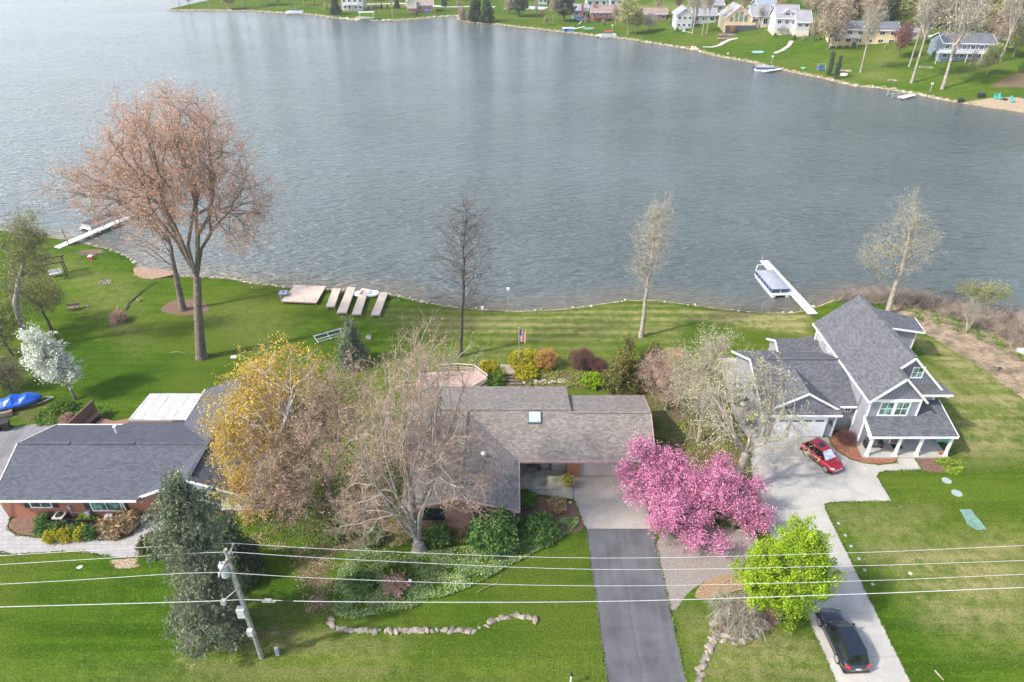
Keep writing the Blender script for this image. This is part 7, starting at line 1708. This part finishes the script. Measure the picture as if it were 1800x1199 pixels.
# ------------------------------------------------------------------ the far shore: houses
def fhouse(label, x0, x1, by, dep, ze, rise, ridge, wall, roof, rows=1, nwin=3, rz=0.0, base=None, chimney=None, deck=None, name='house', gl=None, side=True, ov=.5, sink=1.0, cat='house'):
    c = G((x0+x1)/2, by); d = ray((x0+x1)/2, by); dist = c.y*math.cos(PITCH)+(CAMH-c.z)*math.sin(PITCH); w_ = (x1-x0)*dist/1200.0/max(.5, math.cos(rz))*.96
    r = thing(name, label, cat, c, rz)
    gable_block(r, -w_/2, w_/2, 0, dep, ze, ze+rise*.93, ridge, wall, z0=-sink)
    gable_roof(r, -w_/2-ov, w_/2+ov, -ov, dep+ov, ze+.05, ze+rise+.1, ridge, roof, t=.2, tr=.25)
    for q in range(rows):
        zz = (ze/rows)*q+ze/rows*.35
        for i in range(nwin):
            x = -w_/2+w_*(i+.5)/nwin; ww = min(1.6, w_/nwin*.5)
            window(r, (x-ww/2, 0, zz), (1, 0, 0), ww, ze/rows*.42, (0, -1, 0), fr=.12, depth=.08, glass=gl)
    if side: window(r, (-w_/2, dep*.6, ze*.5), (0, -1, 0), 1.2, 1.0, (-1, 0, 0), fr=.12, depth=.08)
    if base: m = MB(); m.box(-w_/2-.06, w_/2+.06, -.06, dep, -sink, base[0]); m.build('base_wall', base[1], r)
    if chimney: m = MB(); m.box(chimney[0]-.5, chimney[0]+.5, chimney[1]-.4, chimney[1]+.4, 0, chimney[2]); m.build('chimney', chimney[3], r)
    if deck:
        dx0, dx1, dz, dd = deck[:4]; mt = deck[4]; m = MB(); m.box(dx0, dx1, -dd, -.05, dz-.2, dz); dk_ = m.build('deck', mt, r)
        m = MB(); m.bar((dx0, -dd, dz+1), (dx1, -dd, dz+1), .1); m.bar((dx0, -dd, dz+.45), (dx1, -dd, dz+.45), .05, .7)
        for i in range(5): x = dx0+(dx1-dx0)*i/4; m.box(x-.08, x+.08, -dd-.05, -dd+.1, -sink, dz+1)
        m.build('railing', mt, dk_)
    return r, w_
def cm(n, c): return M(n, c, .75, .1, .4)
wW = cm('white_house_wall', (.47, .48, .49)); wT = cm('tan_house_wall', (.60, .46, .30)); wY = cm('yellow_house_wall', (.62, .47, .26)); wB = cm('blue_grey_wall', (.20, .24, .32)); wG = cm('grey_house_wall', (.24, .27, .32)); wR = cm('red_brown_wall', (.25, .13, .10)); wC = cm('cream_wall', (.62, .55, .45)); wBr = cm('far_brick_wall', (.36, .18, .12))
rG = cm('grey_roof', (.27, .27, .30)); rD = cm('dark_roof', (.13, .135, .155)); rB = cm('brown_roof', (.30, .235, .20)); rBl = cm('blue_grey_roof', (.25, .29, .36)); rM = cm('mauve_roof', (.28, .20, .18))
mWD = cm('white_deck_wood', (.66, .66, .66)); mBD = cm('dark_deck_wood', (.07, .07, .085)); mRB = cm('red_deck_wood', (.20, .09, .07)); mBk = cm('brick_stack', (.32, .14, .10))
fhouse('tall white three-storey house with many windows at the top edge left of centre', 601, 640, 19, 10, 8.5, 3, 'y', wW, rG, rows=3, nwin=4, deck=(-4, 3, 2.8, 1.6, mWD))
hb, w_ = fhouse('small cream and brick house with brown roof right of the tall white house', 716, 762, 22, 9, 3.2, 2.6, 'x', wBr, rB, nwin=3, rz=.12, deck=(-6, -1, .9, 2, mRB))
gable_block(hb, -6.2, -1.6, -1.6, 5, 4.6, 6.6, 'y', wC); gable_roof(hb, -6.6, -1.2, -2.0, 5, 4.7, 6.9, 'y', rB, tr=.25)
m = MB(); m.box(-1.2, 1.2, -.6, .6, 0, 1.0); o = m.build('tarp_heap', M('far_blue_tarp', (.01, .10, .5), .5, .2, 2), None, bevel=.3); o.location = G(751, 22.5); tag(o, 'blue tarpaulin bundle in front of the small brick house', 'tarp')
fhouse('grey house with a tall brick chimney at its front right of the grey-green pine', 1006, 1032, 33, 9, 3.6, 2, 'x', wG, rG, nwin=2, chimney=(1.0, -.3, 6.4, mBk))
fhouse('red-brown ranch house with timber deck above the green-covered boat', 1038, 1095, 36, 9, 3.4, 2, 'x', wR, rM, nwin=5, deck=(-6, 2, 1.4, 3, mRB), chimney=(-5.5, 3, 6.5, mBk))
fhouse('white house with blue-grey roof at the top edge above the red-brown ranch house', 1030, 1068, 14, 9, 3.6, 2.4, 'x', wW, rBl, nwin=3)
fhouse('pale blue-grey house at the top edge right of the white one', 1071, 1095, 13, 9, 3.4, 2, 'x', cm('pale_blue_wall', (.48, .52, .56)), rBl, nwin=2)
fhouse('dark red-brown bungalow half hidden behind the pale blossoming tree', 1120, 1172, 38, 9, 3.0, 1.9, 'x', wR, rM, nwin=4)
hh_, w_ = fhouse('white house with a bay basement left of the tall straight trunks', 1187, 1216, 51, 8, 5.2, 2.6, 'y', wW, rG, rows=2, nwin=3)
fhouse('low white wing with grey roof behind the tall straight trunks', 1216, 1258, 42, 8, 3.2, 2.2, 'x', wW, rG, nwin=3)
fhouse('yellowish house with grey roof behind the low white wing', 1222, 1252, 24, 9, 3.4, 3, 'y', wC, rG, nwin=2, rz=-.2)
fhouse('long green-grey bungalow at the upper right of the yellowish house', 1248, 1271, 22, 9, 3.0, 1.8, 'x', cm('sage_wall', (.38, .42, .34)), rG, nwin=2)
ha, w_ = fhouse('tan house with a great glass gable over a dark deck skirt', 1272, 1318, 54, 10, 4.6, 4.2, 'y', wT, rG, rows=1, nwin=0, deck=(-5.2, 6, 2.4, 3.0, wT), chimney=(-3.8, 2, 8.8, wT))
m = MB(); m.box(-5.3, 6.2, -3.05, -2.9, -1, 2.2); m.build('deck_skirt', mBD, ha)
for i, (x, h_) in enumerate(((-3.3, 1.6), (-1.5, 3.2), (.3, 3.6), (2.1, 2.4))): window(ha, (x, 0, 3.0), (1, 0, 0), 1.3, h_, (0, -1, 0), cols=1, rows=2, fr=.15, depth=.08, frame_mat=wT, glass=mGlassG)
fhouse('grey-roofed right wing of the glass-gable house', 1318, 1352, 50, 9, 4.2, 3.2, 'x', wC, rG, rows=1, nwin=2, name='house_wing')
fhouse('grey building with pale roof behind the wing of the glass-gable house', 1330, 1363, 27, 9, 3.6, 2, 'x', wG, rBl, nwin=2, chimney=(6, 2, 6.5, mBk))
hw_, w_ = fhouse('white cottage with a dormer and a dark canopy tent below', 1359, 1398, 62, 10, 5.6, 4.0, 'x', wW, rG, rows=2, nwin=3, base=(2.0, wC), chimney=(-3, 6, 10.5, mBk), rz=-.1)
gable_block(hw_, -1.4, 1.4, .8, 4, 7.4, 8.5, 'y', wW, z0=6); gable_roof(hw_, -1.8, 1.8, .4, 4.6, 7.4, 8.8, 'y', rG, t=.15); window(hw_, (-.8, .8, 6.6), (1, 0, 0), 1.6, .8, (0, -1, 0))
fhouse('right wing of the white cottage with plain grey roof', 1396, 1420, 65, 9, 4.8, 3.4, 'x', wW, rG, rows=2, nwin=2, base=(1.8, wC), name='house_wing', rz=-.1)
r = thing('canopy_tent', 'dark grey canopy tent in front of the white cottage', 'tent', G(1373, 62)); m = MB()
for x in (-1.9, 1.9):
    for y in (-1.6, 1.6): m.box(x-.06, x+.06, y-.06, y+.06, 0, 2.3)
build_each(m, 'tent_pole', mBlack, r)
m = MB(); m.add([(-2.1,-1.8,2.3),(2.1,-1.8,2.3),(2.1,1.8,2.3),(-2.1,1.8,2.3),(0,0,3.3)], [(0,1,4),(1,2,4),(2,3,4),(3,0,4)]); m.build('tent_roof', cm('grey_canvas_tent', (.16, .18, .21)), r); m = MB(); m.box(-1.8, 1.8, 1.5, 1.6, .1, 2.3); m.build('tent_wall', mBD, r)
hy, w_ = fhouse('long yellow-tan ranch house with dark roof and a white-railed deck', 1462, 1572, 80, 10, 4.8, 2.0, 'x', wY, rD, rows=2, nwin=6, rz=-.16, deck=(-11.5, -2.6, 2.6, 2.6, mWD))
hbw, w_ = fhouse('blue-grey house with long white balcony among the tall trunks', 1651, 1738, 108, 10, 5.0, 2.2, 'x', wB, rD, rows=2, nwin=6, rz=-.12, deck=(-9, 8, 2.5, 1.8, mWD))
fhouse('small white shed left of the blue-grey house behind the trunks', 1600, 1612, 70, 3, 2.4, 1, 'x', wW, rG, nwin=1, name='shed', cat='shed', ov=.2)
fhouse('pale pinkish house high in the woods above the yellow house', 1545, 1575, 12, 9, 3.2, 2, 'x', wC, rM, nwin=3)
fhouse('white boathouse-like cottage at the top edge right of the broad pine', 946, 962, 8, 6, 2.8, 1.4, 'x', wW, rG, nwin=2)

# ------------------------------------------------------------------ the far shore: boats, docks, garden things
def strip_on(name, pts, wd_, mat, dz=.12, kind='structure', label=None, cat=None):
    P = [G(x, y) for x, y in pts]; D = []
    for i in range(len(P)-1):
        for k in range(6): D.append(P[i].lerp(P[i+1], k/6))
    D.append(P[-1]); V = []
    for i, p in enumerate(D):
        d = (D[min(i+1, len(D)-1)]-D[max(i-1, 0)]); n = Vector((-d.y, d.x, 0)).normalized()*wd_/2
        for s_ in (-1, 1): q = p+n*s_; V.append((q.x, q.y, max(H(q.x, q.y), p.z)+dz))
    F = [[2*i, 2*i+1, 2*i+3, 2*i+2] for i in range(len(D)-1)]
    o = raw_mesh(name, V, F, mat, uv=True); tag(o, label, cat, None, kind); return o
mPath = M('pale_path', (.50, .47, .42), .9, .15, 1)
strip_on('far_road', [(1560,60),(1620,64),(1700,66),(1760,70),(1800,76),(1850,84)], 4.5, mPath)
strip_on('far_road', [(1255,38),(1275,34),(1300,32)], 4.5, mPath); strip_on('far_road', [(735,11),(790,13),(830,12),(870,13)], 4, mPath); strip_on('far_road', [(640,8),(700,7),(735,8)], 4, mPath)
strip_on('far_pond', [(890,14),(960,16)], 9, M('grey_paving', (.42, .43, .45), .6), .1)
strip_on('shore_path', [(1235,84),(1250,84),(1264,81),(1272,76),(1282,72),(1296,68)], 1.6, mPath, .15); strip_on('shore_path', [(1361,95),(1374,90),(1386,82),(1391,73)], 1.4, mPath, .15)
strip_on('driveway_path', [(1216,59),(1200,56),(1208,50)], 1.0, mPath, .15)
for a, b_, y, lab in ((1262, 1296, 63, 'upper brown garden terrace below the glass-gable house'), (1260, 1290, 70, 'lower brown garden terrace below the glass-gable house')):
    r = thing('garden_terrace', lab, 'terrace', G((a+b_)/2, y), -.1); L_ = (b_-a)*.19; m = MB(); m.box(-L_/2, L_/2, -.1, 2.4, -.5, .5); m.build('soil', mMulch, r)
    m = MB()
    for i in range(int(L_/.6)): m.rock((-L_/2+i*.6+.3, -.3, .15), .42, .8, i)
    m.build('stone_edge', mStone, r)
def xyz(px, py): p = G(px, py); return p
def fdock(lab, a, b_, w_=1.3, mt=mDockW): 
    p, q = at(*a, .1), at(*b_, .1); return dock(lab, p, q, w_, mt, z=.15, posts=2, ph=.4)
mRedCan = M('red_canvas', (.50, .02, .05), .8)
b = at(518, 22, 0); pontoon_boat('white pontoon boat with dark canopy at the far left point', (b.x, b.y), .1, 9, 3, mNavy, mBoat, covered=False); fdock('short pale dock left of the white pontoon boat at the far left point', (505, 23), (513, 20), 1.5)
b = at(1068, 63, 0); pontoon_boat('far pontoon boat with a red canopy', (b.x, b.y), .25+math.pi, 7.5, 2.8, mRedCan, mBoat, covered=False); fdock('small white dock behind the far boat with a red canopy', (1049, 63), (1060, 61), 2.0)
b = at(1344, 121, 0); pontoon_boat('far pontoon boat with navy-grey cover beside a short white dock on the right', (b.x, b.y), .0, 6.8, 2.5, mCanvasG, mNavy, bimini=False); fdock('short white dock beside the navy-grey covered far boat', (1340, 126), (1373, 121), 1.2)
fdock('white dock at the right of the far shore below the tall trunks', (1583, 172), (1605, 166), 1.8)
r = thing('boat_hoist', 'empty grey boat lift beside the white dock below the tall trunks', 'lift frame', at(1574, 170, WZ), .1); m = MB()
for x in (-1.8, 1.8):
    for y in (-1.2, 1.2): m.bar((x, y, -.5), (x, y, 1.4), .1)
for y in (-1.2, 1.2): m.bar((-1.8, y, .5), (1.8, y, .5), .12)
build_each(m, 'beam', mAlu, r)
b = at(645, 34, 0); r = thing('boat_lift', 'boat lift with pale teal boat and white canopy at the small sand beach', 'boat lift', (b.x, b.y, WZ), .1)
m = MB(); m.box(-3.6, 3.6, -1.4, 1.4, 3.4, 3.6); m.build('canopy', cm('pale_canopy', (.55, .60, .55)), r); m = MB(); [m.box(x-.08, x+.08, y-.08, y+.08, -1, 3.4) for x in (-3, 3) for y in (-1.2, 1.2)]; build_each(m, 'post', mAlu, r)
m = MB(); m.add([(-3,-.9,1.0),(2.2,-.9,1.0),(3.4,0,1.1),(2.2,.9,1.0),(-3,.9,1.0),(-2.8,-.5,.3),(2,-.5,.3),(2,.5,.3),(-2.8,.5,.3)], [(0,1,2,3,4),(0,5,6,1),(1,6,2),(2,6,7),(2,7,3),(3,7,8,4),(4,8,5,0),(5,8,7,6)]); m.build('hull', cm('teal_hull', (.25, .55, .52)), r)
b = at(999, 54, 0); r = thing('raft_boat', 'blue and white box-shaped raft boat below the brick chimney house', 'boat', (b.x, b.y, WZ), .1); m = MB(); m.box(-2.2, 2.2, -1.2, 1.2, .2, 1.5); m.build('hull', cm('blue_hull', (.08, .25, .50)), r); m = MB(); m.box(-2.4, 2.4, -1.4, 1.4, 1.5, 1.65); m.build('top', mWhite, r); m = MB(); m.box(-1.6, -.6, -1.26, -1.19, .6, 1.3); m.build('window', mBlack, r)
fdock('thin white boardwalk behind the blue and white raft boat', (1004, 52), (1028, 47), 1.0)
stick('boat_mast', 'white ramp lying on the lawn below the red-brown ranch house', [(1017,45),(1022,39),(1027,33)], .25, mWhite, .25)['category'] = 'ramp'
def simple_boat(lab, px, py, mt, L=3.2, w_=1.3, name='covered_boat', rz=.1):
    r = thing(name, lab, 'boat', G(px, py), rz); m = MB(); V = []
    for z, s_ in ((.15, .7), (.6, 1.0)): V += [(-L/2*s_, -w_/2*s_, z), (L*.3*s_, -w_/2*s_, z), (L/2*s_, 0, z), (L*.3*s_, w_/2*s_, z), (-L/2*s_, w_/2*s_, z)]
    m.add(V, [[i, (i+1) % 5, 5+(i+1) % 5, 5+i] for i in range(5)]+[[4, 3, 2, 1, 0]]); m.build('hull', mBoat, r)
    m = MB(); T = [(-L*.4, 0, .95), (L*.25, 0, 1.0)]; B_ = V[5:]; m.add(B_+T, [(0, 1, 6, 5), (1, 2, 6), (2, 3, 6), (3, 4, 5, 6), (4, 0, 5)]); m.build('cover', mt, r); return r
simple_boat('teal-covered boat drawn up on the far lawn below the red-brown ranch house', 1036, 53, cm('teal_cover', (.14, .32, .30)), 5, 2)
simple_boat('pale teal-covered boat on the far lawn below the white cottage', 1333, 95, cm('teal_cover_b', (.25, .50, .50)), 4.5, 1.8)
simple_boat('blue-covered boat below the brick chimney house', 1020, 36, cm('blue_cover', (.03, .15, .45)), 4.5, 2)
def fchair(lab, px, py, mt, s_=1.0, cat='chair', name='garden_chair', rz=.3):
    r = thing(name, lab, cat, G(px, py), rz); m = MB(); m.box(-.35*s_, .35*s_, -.35*s_, .35*s_, .3*s_, .42*s_); m.build('seat', mt, r); m = MB(); m.bar((0, .3*s_, .4*s_), (0, .55*s_, 1.2*s_), .7*s_, .08); m.build('backrest', mt, r); m = MB(); [m.box(x-.05, x+.05, y-.05, y+.05, 0, .3*s_) for x in (-.3*s_, .3*s_) for y in (-.3*s_, .3*s_)]; build_each(m, 'leg', mt, r)
mTq = cm('turquoise_paint', (.06, .50, .48))
fchair('left turquoise garden chair on the far sand beach', 1757, 176, mTq, 1.3); fchair('right turquoise garden chair on the far sand beach', 1779, 180, mTq, 1.3); fchair('turquoise garden seat on the grass behind the far sand beach', 1750, 174, mTq, 1.0)
m = MB(); m.lathe((0, 0, 0), [(.5, 0), (.6, .4), (.45, .42), (.4, .3)], n=12); o = m.build('fire_bowl', mBlack); o.location = G(1766, 177); tag(o, 'black fire bowl between the turquoise chairs', 'fire bowl')
for px, py, w_, h_, lab, nm, ct in ((1724, 172, 1.9, 1.0, 'black upright box on the edge of the far sand beach', 'storage_box', 'box'), (1688, 180, 1.4, .8, 'black covered grill at the left tip of the far sand beach', 'covered_grill', 'grill')):
    r = thing(nm, lab, ct, G(px, py)); m = MB(); m.box(-w_/2, w_/2, -.4, .4, .15, h_); m.build('body', mBlack, r); m = MB(); m.slab([(-w_/2-.05, -.45, h_+.1), (w_/2+.05, -.45, h_+.1), (w_/2, .45, h_+.2), (-w_/2, .45, h_+.2)], .1); m.build('lid', mBlack, r)
r = thing('garden_table', 'small green garden table on the lawn left of the columnar arborvitae', 'table', G(1411, 124)); m = MB(); m.lathe((0, 0, .7), [(.8, 0), (.8, .1), (.7, .14)], n=12); m.build('table_top', cm('mint_paint', (.15, .55, .35)), r); m = MB(); m.cyl((0, 0, 0), (0, 0, .7), .12); m.build('leg', mWhite, r)
r = thing('garden_swing', 'blue garden swing left of the columnar arborvitae', 'seat', G(1442, 126), .1); m = MB(); m.box(-1.1, 1.1, -.3, .3, .5, .7); m.build('seat', cm('blue_fabric', (.05, .16, .42)), r); m = MB(); m.box(-1.1, 1.1, .28, .4, .7, 1.5); m.build('backrest', cm('blue_fabric_b', (.05, .16, .42)), r)
m = MB(); [m.bar((x, y, 0), (x, 0, 2.2), .08) for x in (-1.2, 1.2) for y in (-.7, .7)]; m.bar((-1.2, 0, 2.2), (1.2, 0, 2.2), .08); build_each(m, 'frame', mGrey, r)
flat('stone_table', 'white round slab table right of the columnar arborvitae', 'table', 1483, 133, 1.1, mWhite, .5)
ringstones(1568, 142, 1.0, .9, 'white stone fire ring on the far lawn', 10, .3); ringstones(1627, 119, 1.8, 1.4, 'brown brush ring on the far lawn right of the tall grey tree', 12, .35); ringstones(1484, 126, 1.4, 1.0, 'stone ring in the brown patch right of the arborvitae', 8, .2)
for x, y, lab in ((1634, 163, 'flat-topped pale post at the water right of the far white dock'), (1356, 113, 'white lamp on a pole behind the navy-grey covered far boat'), (1076, 56, 'pale signal post behind the far boat with a red canopy')):
    r = thing('shore_post', lab, 'post', G(x, y)); m = MB(); m.cyl((0, 0, 0), (0, 0, 2.2), .08, n=6); m.build('pole', mGrey, r); m = MB(); m.lathe((0, 0, 2.2), [(.2, 0), (.4, .1), (.4, .25), (.1, .4)], n=8); m.build('head', mWhite, r)
for i, (pts, lab) in enumerate((([(1195,86),(1212,82),(1228,88)], 'pale boulder pile where the shore path meets the water'), ([(1276,94),(1284,95)], 'boulders on the far bank left of the pale teal boat'), ([(1322,108),(1330,110)], 'tan rocks at the far waterline left of the navy-grey boat'), ([(600,33),(618,35),(632,37)], 'boulders on the small far sand beach'), ([(672,36),(685,36)], 'pale rock cluster at the waterline left of the small brick house'))):
    stones('boulder_pile', lab, pts, .75, 1.1, 1, .8, M('pale_boulder_%d' % i, (.56, .50, .42), .9, .3, 1), 40+i, 'rocks')

# ------------------------------------------------------------------ thin air between the near lawns and the far shore
m, t, b = newmat('thin_haze'); nt_ = m.node_tree; nt_.nodes.remove(b)
pv = nt_.nodes.new('ShaderNodeVolumePrincipled'); pv.inputs['Color'].default_value = (.93, .96, 1, 1); pv.inputs['Density'].default_value = .0002; pv.inputs['Anisotropy'].default_value = .3
nt_.links.new(pv.outputs[0], nt_.nodes['Material Output'].inputs['Volume'])
zt = max(CAMH, 60)+3
mb = MB(); mb.box(-1300, 1300, -320, 1700, -5.0, zt); hz = mb.build('haze', m); tag(hz, 'thin pale haze in the air over the lake', 'haze', None, 'stuff')
